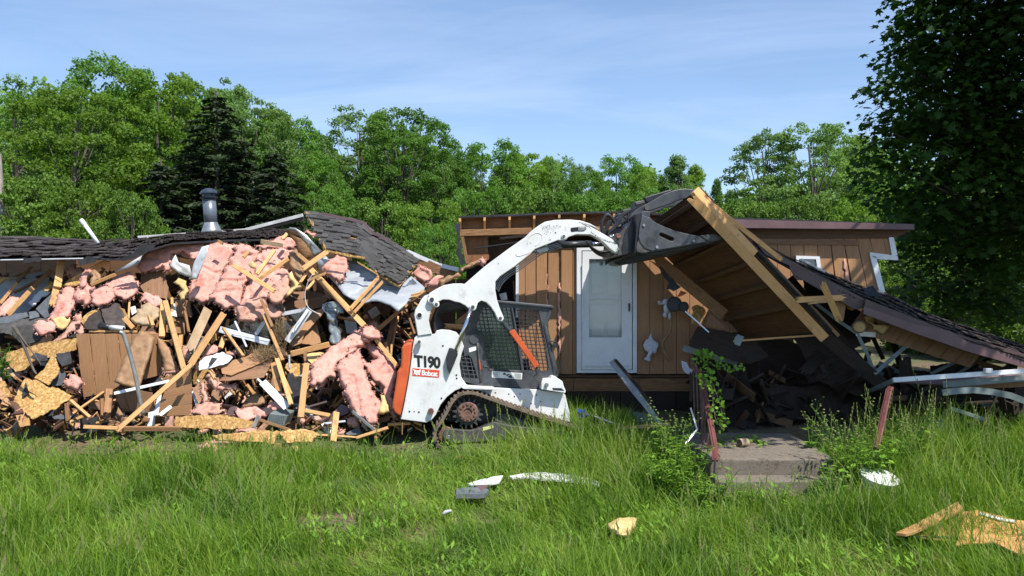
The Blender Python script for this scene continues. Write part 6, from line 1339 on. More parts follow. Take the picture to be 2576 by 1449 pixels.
# insulation batts  (crop, polygon, offset, material, label, thickness)
G1 = 'pink insulation batts hanging under the roof'
BT = [
 (L, [(890,250),(940,180),(1010,120),(1100,110),(1150,90),(1200,85),(1220,115),(1330,95),(1312,180),(1240,230),(1180,170),(1110,190),(1100,290),(1060,330),(1050,270),(980,285),(905,295)], -.05, 'pink', 'pale pink batt bundle at the left end of the hanging row', .12, None),
 (M, [(110,455),(200,450),(300,500),(430,510),(300,780),(215,1000),(130,1170),(0,1175),(-130,1150),(-100,950),(-50,850),(30,640)], -.15, 'pink', 'second hanging batt with a dusty lower corner', .14, None),
 (M, [(430,515),(620,560),(700,570),(640,700),(600,900),(500,1000),(430,1240),(330,1250),(240,1210),(110,1140),(200,960),(300,760)], -.35, 'pink', 'long hanging batt in the middle of the row', .16, None),
 (M, [(640,600),(900,560),(1060,570),(1100,560),(1000,690),(900,800),(1000,800),(1060,870),(1000,1050),(900,1150),(870,1190),(800,1140),(700,1130),(640,1250),(560,1340),(420,1350),(430,1200),(520,1000),(600,850)], -.30, 'pink', 'widest hanging batt crossed by two broken studs', .16, None),
 (M, [(420,1200),(700,1110),(830,1190),(940,1290),(920,1340),(800,1350),(640,1395),(440,1375)], -.42, 'pink_dusty', 'chip covered ragged insulation skirt hanging lowest', .16, None),
 (M, [(630,520),(800,470),(900,420),(960,400),(1110,480),(1060,570),(880,560),(700,565)], -.15, 'pink', 'horizontal batt scrap tucked under the roof edge', .10, None),
 (M, [(850,980),(980,860),(1060,870),(1020,1060),(920,1180),(870,1200),(790,1130)], -.6, 'pink_dusty', 'torn batt end beside the yellow foam', .14, None),
 (M, [(1560,610),(1650,640),(1692,800),(1660,900),(1590,940),(1490,860),(1400,780),(1420,740),(1500,690)], -.9, 'pink', 'pink torn batt corner hanging below the tilted slab', .16, None),
 (M, [(1210,360),(1240,350),(1330,380),(1300,415),(1260,405)], -.9, 'pink', 'tiny pink scrap caught at the corner of the tilted slab', .05, None),
 (B, [(365,930),(440,840),(520,880),(580,950),(560,1000),(500,1055),(430,990)], 0, 'pink', 'pink folded batt at the right tip of the tilted slab', .12, 13.2),
 (B, [(500,1055),(560,1000),(640,950),(690,960),(650,1000),(640,1060),(600,1075)], 0, 'pink', 'pink scrap left of the kraft faced rolls', .10, 13.0),
 (B, [(640,1010),(650,990),(740,950),(830,920),(865,960),(840,975),(660,1075)], 0, 'kraft', 'brown kraft faced insulation roll lower of the two behind the arm', .16, 12.9),
 (B, [(830,925),(860,880),(960,820),(1050,780),(1110,820),(1080,850),(980,880),(880,932)], 0, 'kraft', 'brown kraft faced insulation roll upper of the two behind the arm', .16, 13.1),
 (B, [(1045,785),(1080,780),(1112,820),(1085,852),(1060,840)], 0, 'pink', 'pink end of the upper kraft faced roll', .10, 12.95),
 (L, [(680,370),(760,330),(830,300),(860,330),(900,410),(845,470),(790,495),(720,450),(700,440)], -.25, 'pink', 'square pink batt standing left of the dark opening', .14, None),
 (L, [(600,400),(650,395),(700,400),(730,425),(728,485),(690,515),(640,530),(600,510),(580,450)], -.55, 'pink', 'rounded folded batt wrapped by a paper strap', .16, None),
 (L, [(500,400),(560,370),(600,400),(590,470),(560,520),(500,500),(470,450)], -.5, 'pink', 'crumpled pink clump left of the folded batt', .16, None),
 (L, [(480,430),(520,470),(480,540),(440,600),(400,640),(320,600),(350,540),(370,480),(420,400),(450,395)], -.4, 'pink', 'shredded pink insulation slope beside the upright post', .16, None),
 (L, [(400,395),(440,350),(500,320),(560,290),(580,330),(500,400),(440,400)], -.3, 'osb', 'crumbled strand board lump below the roof post', .08, None),
 (L, [(510,380),(540,300),(590,290),(560,340),(550,400),(520,410)], -.6, 'pink', 'thin upright pink strip beside the paper facing', .07, None),
 (L, [(570,290),(610,285),(650,320),(650,360),(610,370),(590,390),(585,330)], -.55, 'kraft', 'folded brown paper facing above the strapped batt', .08, None),
 (L, [(430,290),(460,255),(540,280),(520,320),(430,330)], -.05, 'pink_dusty', 'shaded pink batt under the roof edge by the post', .08, None),
 (L, [(215,660),(235,630),(280,612),(330,615),(362,640),(350,690),(310,700),(260,715),(240,690)], -.6, 'pink', 'small pink tuft on the grey shingle pile', .12, None),
 (L, [(-20,600),(20,500),(80,460),(130,475),(120,520),(60,580),(0,610)], -.2, 'pink', 'pink batt lump at the left frame edge behind the studs', .14, None),
 (L, [(335,750),(400,700),(440,650),(480,620),(520,610),(490,680),(440,700),(400,740),(350,752)], -.5, 'pink_dusty', 'brown paper backed strip above the strand board', .08, None),
 (L, [(480,600),(530,560),(550,690),(500,705),(470,680)], -.35, 'pink', 'pink shred behind the siding panel top corner', .10, None),
 (L, [(330,600),(380,590),(450,600),(430,660),(370,670),(350,640)], -.55, 'yellow', 'yellow foam scraps under the shredded insulation', .08, None),
 (L, [(410,1015),(450,960),(500,975),(542,1020),(505,1070),(440,1060)], -.4, 'pink', 'pink lump at the left foot of the siding panel', .14, None),
 (L, [(840,605),(880,540),(960,490),(1040,540),(1010,610),(975,655),(900,645)], -.5, 'kraft_light', 'tan ribbed paper backed batt leaning in the centre left', .10, None),
 (L, [(900,500),(930,430),(980,450),(1040,480),(1050,520),(1000,540),(950,500)], -.5, 'pink', 'pink tuft above the tan ribbed batt', .10, None),
 (L, [(1060,900),(1150,930),(1155,945),(1100,960),(1055,950)], -.5, 'pink_dusty', 'dusty pink scrap behind the leaning splintered board', .08, None),
 (L, [(1180,780),(1215,775),(1225,850),(1190,870)], -.5, 'pink_dusty', 'narrow dusty tuft left of the crossing beam', .06, None),
 (N, [(250,500),(290,440),(340,400),(400,420),(380,470),(330,490),(300,500)], -.55, 'pink', 'pink wad above the stained white board', .12, None),
 (N, [(480,470),(540,460),(535,495),(490,495)], -.6, 'pink', 'little pink wad right of the stained white board', .06, None),
 (N, [(265,690),(320,640),(360,660),(380,740),(350,800),(330,760),(300,740)], -.5, 'pink_dusty', 'dusty insulation shreds below the brown fallen board', .10, None),
 (N, [(350,740),(430,740),(555,760),(550,810),(400,805),(345,800)], -.4, 'pink_dusty', 'flat pink batt lying on the rim joist', .07, None),
 (N, [(225,740),(265,730),(290,900),(245,910)], -.5, 'pink_dusty', 'rolled pink insulation column beside the horizontal siding', .07, None),
 (N, [(1500,350),(1560,310),(1640,260),(1760,230),(1830,325),(1750,350),(1690,420),(1640,430),(1560,490),(1490,540),(1440,600),(1430,700),(1380,690),(1330,730),(1220,775),(1200,640),(1240,560),(1290,520),(1340,470),(1390,410),(1440,400)], -.55, 'pink', 'largest fluffy pink insulation heap left of the loader', .22, None),
 (N, [(1440,600),(1500,520),(1640,430),(1660,520),(1700,640),(1750,760),(1790,860),(1830,900),(1820,1010),(1800,1100),(1750,1110),(1660,1050),(1600,1000),(1560,950),(1530,880),(1480,740)], -.65, 'pink', 'long pink batt draped down to the ground beside the loader', .18, None),
 (N, [(1690,380),(1740,375),(1800,420),(1930,540),(1980,650),(1960,760),(1930,860),(1950,950),(2000,1040),(1960,1090),(1900,1000),(1850,830),(1860,780),(1790,740),(1760,715),(1700,640),(1650,560),(1640,520),(1700,560),(1800,520),(1740,470)], -.45, 'pink', 'curved pink batt arching just behind the orange tail gate', .18, None),
 (N, [(1720,210),(1760,190),(1830,210),(1800,260),(1745,240)], .2, 'pink_dusty', 'dim pink lump in shade above the largest heap', .08, None),
 (N, [(1640,260),(1700,235),(1780,260),(1835,330),(1760,345),(1690,330)], -.75, 'pink', 'shaggy pink crest on top of the largest heap', .10, None),
 (N, [(1835,845),(1870,850),(1920,930),(1935,990),(1880,1010),(1800,1015),(1820,960),(1840,900)], -.7, 'yellow', 'yellow foam wad at the foot of the arching batt', .10, None),
 (N, [(530,1015),(560,960),(620,965),(700,950),(830,960),(850,910),(900,905),(960,940),(990,1010),(900,1020),(850,1025),(760,1080),(700,1060),(600,1080)], -.35, 'pink', 'fluffy pink heap beside the perforated grey box', .15, None),
 (N, [(150,985),(200,930),(280,908),(370,920),(455,1000),(380,1030),(230,1055),(150,1025)], -.5, 'pink_dusty', 'paper backed pink lump lying left of the fluffy heap', .14, None),
 (N, [(1100,1080),(1130,1050),(1165,1070),(1150,1105),(1110,1105)], -.3, 'pink', 'small pink ball in the scrap pile', .08, None),
 (N, [(1450,1180),(1480,1150),(1520,1170),(1500,1200),(1450,1210)], -.4, 'pink', 'small pink shred beside the short upright stud', .06, None),
 (N, [(1540,1060),(1580,1040),(1640,1080),(1650,1130),(1590,1140),(1535,1110)], -.35, 'pink_dusty', 'dusty crumpled batt under the grey flashing strip', .10, None),
]
for k, (cr, pts, off, m, lab, T_, D_) in enumerate(BT):
    pillow(cr, pts, off, m, lab, 'insulation_batt' if m.startswith('pink') or m.startswith('kraft') else 'insulation_scrap', 'insulation', T=T_, D=D_, group=G1, seed=k + 1, fold=.075 if T_ > .1 else .04, tuft=.012, rag=5.5, res=4.2)
# on the grass in front
for k, (pts, lab) in enumerate([([(205,1318),(260,1275),(330,1250),(480,1240),(500,1290),(420,1345),(390,1372),(280,1370),(270,1330)], 'pink insulation shred lying farthest out on the grass'),
                 ([(500,1260),(530,1190),(560,1155),(640,1130),(710,1130),(745,1190),(720,1270),(640,1290),(560,1310)], 'pink insulation tuft lying on strand board in the grass')]):
    q = N.L(pts); vb = max(p[1] for p in q); Dg = (gpt(sum(p[0] for p in q) / len(q), vb - 2) - CAM).y
    pillow(N, pts, 0, 'pink', lab, 'insulation_batt', 'insulation', T=.13, D=Dg, tilt=(0, -.012), group='pink insulation on the grass', seed=60 + k, fold=.06, rag=4)

# yellow foam and fallen bits in the middle
FO = [([(1010,850),(1050,815),(1110,930),(1160,960),(1165,1000),(1090,1030),(1040,1080),(1000,1110),(985,1100),(1030,1020),(1080,980),(1020,920)], 'jagged yellow foam cluster between the batts and the long beams'),
      ([(1015,600),(1110,560),(1130,640),(1180,780),(1190,860),(1150,930),(1110,900),(1080,800),(1030,750)], 'brown torn board curling beside the yellow foam')]
pillow(M, FO[0][0], -.7, 'yellow', FO[0][1], 'foam_scrap', 'foam', T=.08, group=None, fold=.07, res=4, rag=3, seed=71)
pillow(M, FO[1][0], -.45, 'kraft', FO[1][1], 'torn_board', 'board', T=.05, group=None, fold=.07, res=5, rag=3, seed=72)
pillow(M, [(550,740),(600,700),(650,740),(640,790),(580,780)], -.65, 'yellow', 'pale foam flake stuck on the middle batt', 'foam_scrap', 'foam', T=.03, group=None, fold=.03, res=4, seed=73)
pillow(L, [(1115,370),(1150,340),(1200,360),(1215,420),(1190,480),(1160,490),(1150,440),(1180,420),(1150,390)], -.2, 'yellow', 'yellow foam ring hanging in the dark opening', 'foam_scrap', 'foam', T=.06, group=None, fold=.05, res=4, seed=74)
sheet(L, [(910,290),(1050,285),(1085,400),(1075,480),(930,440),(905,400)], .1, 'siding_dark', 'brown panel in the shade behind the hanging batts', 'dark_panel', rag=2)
pillow(M, [(1400,1190),(1470,1170),(1560,1175),(1640,1250),(1650,1300),(1590,1290),(1540,1400),(1550,1440),(1500,1400),(1440,1300),(1390,1240)], -.55, 'film', 'crumpled clear plastic bag below the long beams', 'plastic_bag', 'bag', T=.09, group=None, fold=.12, res=4, seed=75)
pillow(N, [(1380,190),(1430,150),(1450,180),(1450,230),(1495,280),(1480,380),(1420,400),(1380,380),(1390,300),(1370,230)], -.5, 'film', 'twisted clear plastic strip hanging under the bag', 'plastic_bag', 'bag', T=.05, group=None, fold=.10, res=4, seed=76)
pillow(L, [(735,1012),(790,880),(850,740),(900,680),(950,690),(1000,725),(985,800),(940,920),(905,1040),(885,1062),(800,1035)], -.62, 'kraft', 'big crumpled brown paper faced batt leaning on the siding', 'paper_faced_batt', 'insulation', T=.10, group=None, fold=.035, res=5, rag=1, seed=77)
pillow(L, [(930,680),(1000,690),(1050,740),(1110,810),(1125,870),(1150,940),(1060,955),(1050,870),(1020,800),(1010,730),(940,700)], -.5, 'kraft', 'brown paper facing curling over the siding panel edge', 'paper_facing', 'paper', T=.06, group=None, fold=.05, res=5, rag=2, seed=78)
pillow(N, [(590,970),(640,880),(720,830),(760,850),(820,890),(820,940),(700,950),(600,985)], -.1, 'kraft', 'brown paper sack in the dark gap under the rim joist', 'paper_sack', 'paper', T=.10, group=None, fold=.05, res=5, seed=79)
pillow(L, [(660,1270),(740,1240),(760,1170),(800,1230),(860,1240),(900,1270),(780,1285)], -.3, 'kraft', 'crumpled dirty paper at the foot of the long diagonal stud', 'paper_scrap', 'paper', T=.05, group=None, fold=.06, res=5, seed=80)

# ---- siding panels, boards and sheets
def boards_panel(cr, label, quads, off, mat, name='wall_section', D=None, piece='siding_board', grain=90, tilt=(0, 0)):
    allp = [p for q in quads for p in q]; c = (sum(p[0] for p in allp) / len(allp), sum(p[1] for p in allp) / len(allp)); u, v = cr(*c)
    d0 = D if D is not None else Dp(v) + off; root = thing(name, label, 'siding', tuple(P(u, v, d0)))
    for i, q in enumerate(quads):
        qc = cr.L(q); vc = sum(p[1] for p in qc) / 4
        dd = d0 + (0 if D is not None else -.0044 * (vc - v)); sheet(cr, q, 0, mat, None, piece, D=dd + .006 * (i % 2), t=.014, parent=root, grain=grain, rag=.8, step=16, bevel=.002)
    return root
xs = [490, 577, 672, 757, 845, 940, 1035]; xb = [538, 622, 712, 800, 885, 965, 1050]; yb = [1112, 1095, 1070, 1020, 1000, 985, 960]
boards_panel(L, 'large tan siding panel standing upright in the left rubble', [[(xs[i], 702), (xs[i + 1] - 3, 700), (xb[i + 1] - 3, yb[i + 1]), (xb[i], yb[i])] for i in range(6)], -.35, 'siding')
plank(L, (575, 684), (885, 686), -.42, 14, 'lumber', 'flat top plate lying along the large siding panel', group=None, name='top_plate')
boards_panel(L, 'tan horizontal siding piece behind the long diagonal stud', [[(880, 1055 + 0), (1232, 925), (1233, 965), (1075, 1010)], [(1075, 1012), (1233, 967), (1234, 1020), (1075, 1070)], [(1060, 1072), (1234, 1022), (1235, 1080), (1040, 1125)], [(1020, 1127), (1235, 1082), (1235, 1150), (1015, 1185)], [(1010, 1187), (1235, 1152), (1235, 1225), (1005, 1232)]], -.45, 'siding', grain=12)
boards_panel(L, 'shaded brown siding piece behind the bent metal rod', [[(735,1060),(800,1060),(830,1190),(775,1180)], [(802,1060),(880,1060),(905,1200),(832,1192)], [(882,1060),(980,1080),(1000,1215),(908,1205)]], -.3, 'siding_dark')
SHT = [
 (N, [(395,715),(420,690),(500,665),(880,500),(840,600),(790,690),(600,710),(400,722)], -.6, 'siding_dark', 'lower tan sheet sloping under the bird nest', 2, 12),
 (N, [(335,600),(420,560),(620,510),(720,460),(885,505),(700,590),(500,672),(420,655),(410,605)], -.62, 'siding', 'upper tan sheet sloping under the bird nest', 2, 12),
 (N, [(210,545),(290,500),(420,462),(515,510),(470,560),(400,580),(215,628)], -.68, 'white', 'jagged white board with a black stain', 3, 0),
 (N, [(300,570),(330,500),(350,490),(395,510),(350,545),(310,575)], -.70, 'felt', 'black tar patch on the jagged white board', 2, 0),
 (L, [(1280,1160),(1240,1060),(1300,1000),(1400,950),(1449,980),(1449,1010),(1330,1060)], -.45, 'siding_dark', 'broken tan board scrap left of the sloping sheets', 2, 20),
 (L, [(20,850),(60,820),(150,790),(330,750),(492,728),(490,800),(350,850),(240,850),(160,930),(100,945),(60,900)], -.45, 'osb', 'upper torn strand board sheet in the left rubble', 3, 10),
 (L, [(220,985),(290,920),(330,840),(360,855),(382,920),(370,960),(310,1030),(260,1000)], -.6, 'osb', 'curled strand board piece between the two large sheets', 3, 30),
 (L, [(90,1120),(130,1040),(160,990),(240,1000),(300,1040),(375,1050),(465,1100),(380,1170),(215,1250),(150,1200)], -.62, 'osb', 'lower ragged strand board sheet above the grass', 4, 20),
 (L, [(-10,1005),(30,1005),(60,1060),(80,1110),(30,1110),(-10,1100)], -.5, 'osb', 'strand board scrap at the left frame edge', 3, 50),
 (L, [(-10,1040),(60,1130),(70,1160),(40,1150),(-10,1110)], -.55, 'siding', 'tan board end at the left frame edge', 1, 30),
 (L, [(100,1225),(190,1215),(190,1290),(130,1300)], -.55, 'lumber', 'small orange board end low on the left', 2, 10),
 (L, [(185,775),(330,700),(345,720),(320,760)], -.4, 'siding', 'narrow tan wedge above the upper strand board', 0, 25),
 (L, [(270,410),(350,360),(345,400),(300,430)], -.25, 'osb', 'torn strand board corner near the upright post', 3, 30),
 (L, [(-10,330),(60,338),(0,378),(-10,375)], -.05, 'osb', 'splintered deck edge at the upper left frame edge', 2, 0),
 (L, [(-10,350),(120,330),(260,300),(330,290),(300,420),(180,560),(60,600),(-10,560)], .35, 'membrane', 'large shaded blue grey sheet behind the left studs', 0, 0),
 (L, [(180,500),(260,420),(330,430),(260,470),(210,525)], .0, 'white', 'bright white torn drywall piece between the left studs', 3, 0),
 (L, [(60,470),(30,490),(0,520),(40,470)], .1, 'white', 'small white drywall shard at far left', 1, 0),
 (L, [(-10,600),(110,570),(170,560),(185,590),(60,630),(-10,640)], -.3, 'slate', 'upper layer of blue grey shingles at the left edge', 2, 0),
 (L, [(185,560),(240,550),(255,590),(190,605)], -.35, 'slate', 'square blue grey shingle scrap', 1, 0),
 (L, [(230,540),(300,470),(315,590),(290,600)], -.35, 'slate', 'triangular grey folded sheet standing in the rubble', 0, 0),
 (L, [(300,470),(335,440),(320,560),(316,590)], -.3, 'slate', 'narrow lit side of the folded grey sheet', 0, 0),
 (L, [(-10,640),(180,600),(330,600),(330,640),(200,690),(150,760),(60,700),(-10,690)], -.35, 'shingle', 'broad sheet of dark shingles sloping at the left edge', 3, 0),
 (L, [(80,660),(220,640),(300,700),(240,750),(150,770),(90,720)], -.42, 'shingle', 'dark shingle slab below the pink tuft', 3, 0),
 (L, [(540,640),(570,590),(640,545),(660,600),(690,640),(640,670),(560,672)], -.5, 'shingle_brown', 'dark shingle chunk with strand board edge above the siding', 3, 0),
 (L, [(650,545),(720,500),(770,510),(800,580),(805,650),(700,660),(670,610)], -.52, 'shingle_brown', 'larger dark shingle chunk above the siding panel', 3, 0),
 (L, [(515,610),(560,570),(620,540),(640,548),(570,592),(540,642)], -.48, 'osb', 'yellow strand board rim beside the dark shingle chunk', 3, 0),
 (L, [(770,530),(800,540),(830,600),(850,660),(820,640),(790,590)], -.45, 'osb', 'thin strand board strip right of the shingle chunk', 3, 0),
 (L, [(230,820),(300,840),(310,870),(250,880),(195,850)], -.6, 'felt', 'black felt scrap on the upper strand board', 2, 0),
 (L, [(360,830),(450,815),(462,890),(400,910),(370,870)], -.6, 'felt', 'black felt square beside the curled strand board', 2, 0),
 (L, [(330,1000),(400,920),(425,960),(400,1030),(340,1040)], -.45, 'slate', 'grey shingle scrap left of the siding panel', 2, 0),
 (L, [(140,1100),(165,1010),(185,1080),(150,1105)], -.66, 'felt', 'black strip on the lower strand board', 1, 0),
 (L, [(430,700),(490,690),(495,720),(440,725)], -.45, 'felt', 'black scrap at the top corner of the siding panel', 1, 0),
 (L, [(335,1235),(400,1220),(430,1235),(410,1250),(350,1250)], -.5, 'slate', 'flat grey shingle lying at the grass edge', 1, 0),
 (L, [(985,1020),(1030,975),(1045,1000),(1000,1022)], -.75, 'felt', 'small black scrap on the white horizontal trim', 1, 0),
 (L, [(1280,760),(1310,720),(1335,740),(1320,790),(1270,785)], -.85, 'slate', 'dark scrap stuck on the crossing beam', 2, 0),
 (N, [(1000,660),(1050,650),(1065,700),(1110,680),(1140,740),(1130,820),(1120,950),(1060,960),(1040,870),(1000,790)], -.35, 'felt', 'tall torn black felt sheet between the pale studs', 3, 0),
 (N, [(1010,840),(1060,860),(1180,940),(1220,980),(1150,990),(1050,930)], -.3, 'slate', 'blue grey sheet at the foot of the black felt', 2, 0),
 (N, [(450,1020),(490,960),(530,945),(570,960),(540,1000),(510,1030)], -.3, 'brown_metal', 'dark mauve scrap left of the fluffy pink heap', 1, 0),
 (N, [(1520,1190),(1610,1145),(1650,1150),(1665,1200),(1540,1205)], -.4, 'slate', 'dark blue grey shingle lying by the flashing strip', 1, 0),
 (N, [(1180,480),(1230,470),(1300,465),(1350,475),(1330,510),(1260,540),(1240,590),(1180,530)], -.5, 'yellow', 'pale foam sheet tucked left of the largest heap', 1, 0),
 (N, [(1150,560),(1145,440),(1200,500),(1240,580),(1200,600)], -.45, 'siding_dark', 'rounded pink brown panel corner left of the foam sheet', 2, 0),
 (N, [(0,1040),(400,1020),(620,1060),(720,1080),(700,1140),(400,1150),(100,1140),(0,1130)], -.75, 'osb', 'long strand board sheet lying along the grass edge', 4, 5),
 (N, [(330,1205),(500,1190),(620,1180),(700,1160),(930,1170),(880,1280),(650,1260),(390,1245)], -1.0, 'osb', 'second strand board sheet lying farther out in the grass', 4, 5),
 (N, [(920,1170),(1120,1148),(1280,1180),(1230,1260),(1000,1270)], -.95, 'osb', 'third strand board sheet right of the grass tuft', 4, 5),
 (N, [(980,600),(1000,560),(1150,570),(1140,640),(1090,690),(1030,660)], -.2, 'osb', 'strand board scrap behind the tall black felt', 3, 0),
 (N, [(1140,310),(1170,240),(1270,220),(1300,380),(1240,400),(1130,390)], -.1, 'siding', 'sunlit tan board beside the torn hole', 2, 90),
 (N, [(1040,420),(1050,350),(1220,110),(1340,60),(1320,120),(1230,220),(1150,300),(1130,380)], -.2, 'siding', 'tan siding strip slanting up beneath the plastic bag', 2, 60),
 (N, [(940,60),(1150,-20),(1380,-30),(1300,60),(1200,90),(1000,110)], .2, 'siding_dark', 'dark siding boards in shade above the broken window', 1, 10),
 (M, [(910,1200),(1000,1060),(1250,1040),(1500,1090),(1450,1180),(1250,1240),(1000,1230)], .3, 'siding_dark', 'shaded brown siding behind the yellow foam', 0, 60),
 (M, [(1880,1190),(2090,1180),(2050,1420),(1850,1430)], .4, 'lumber_old_shaded', 'brown panel in the hollow below the grey membrane', 0, 90),
 (N, [(0,0),(130,0),(140,150),(0,150)], .1, 'siding', 'small shaded tan panel in the cupboard opening', 0, 90),
 (L, [(1130,485),(1225,490),(1225,580),(1140,588)], .15, 'siding', 'brown cabinet door in the dark recess', 0, 90),
 (L, [(1070,600),(1185,590),(1190,700),(1070,690)], .2, 'lumber_old_shaded', 'open brown cupboard box in the recess', 0, 90),
 (L, [(840,530),(870,520),(880,560),(850,580)], -.2, 'white', 'small white board piece behind the tan batt', 0, 0),
 (L, [(1100,580),(1110,510),(1128,505),(1140,590)], -.1, 'white', 'tall white shard inside the cupboard opening', 2, 0),
 (N, [(540,980),(600,960),(640,1000),(600,1080),(540,1060)], -.32, 'siding_dark', 'brown board under the fluffy heap', 2, 0),
 (N, [(1420,990),(1480,930),(1560,960),(1540,1010),(1440,1050),(1370,1060)], -.3, 'mauve', 'grey mauve sheet in front of the draped batt', 1, 0),
 (N, [(1020,300),(1080,290),(1110,330),(1050,350)], -.3, 'twig', 'dry straw wad near the window corner', 3, 0),
]
for k, (cr, pts, off, m, lab, rag, gr) in enumerate(SHT):
    nm = {'osb': 'strand_board', 'felt': 'felt_scrap', 'slate': 'shingle_scrap', 'shingle': 'shingle_sheet', 'shingle_brown': 'shingle_chunk', 'white': 'white_board', 'yellow': 'foam_scrap'}.get(m, 'board_piece')
    sheet(cr, pts, off, m, lab, nm, 'board' if m in ('osb', 'white', 'siding', 'siding_dark', 'lumber', 'lumber_old_shaded') else 'scrap', rag=rag * .55, grain=gr, step=6, tilt=((k % 5 - 2) * .0006, (k % 3 - 1) * .0015), t=.016)
# loose shingles as layers on the left edge slab
random.seed(12)
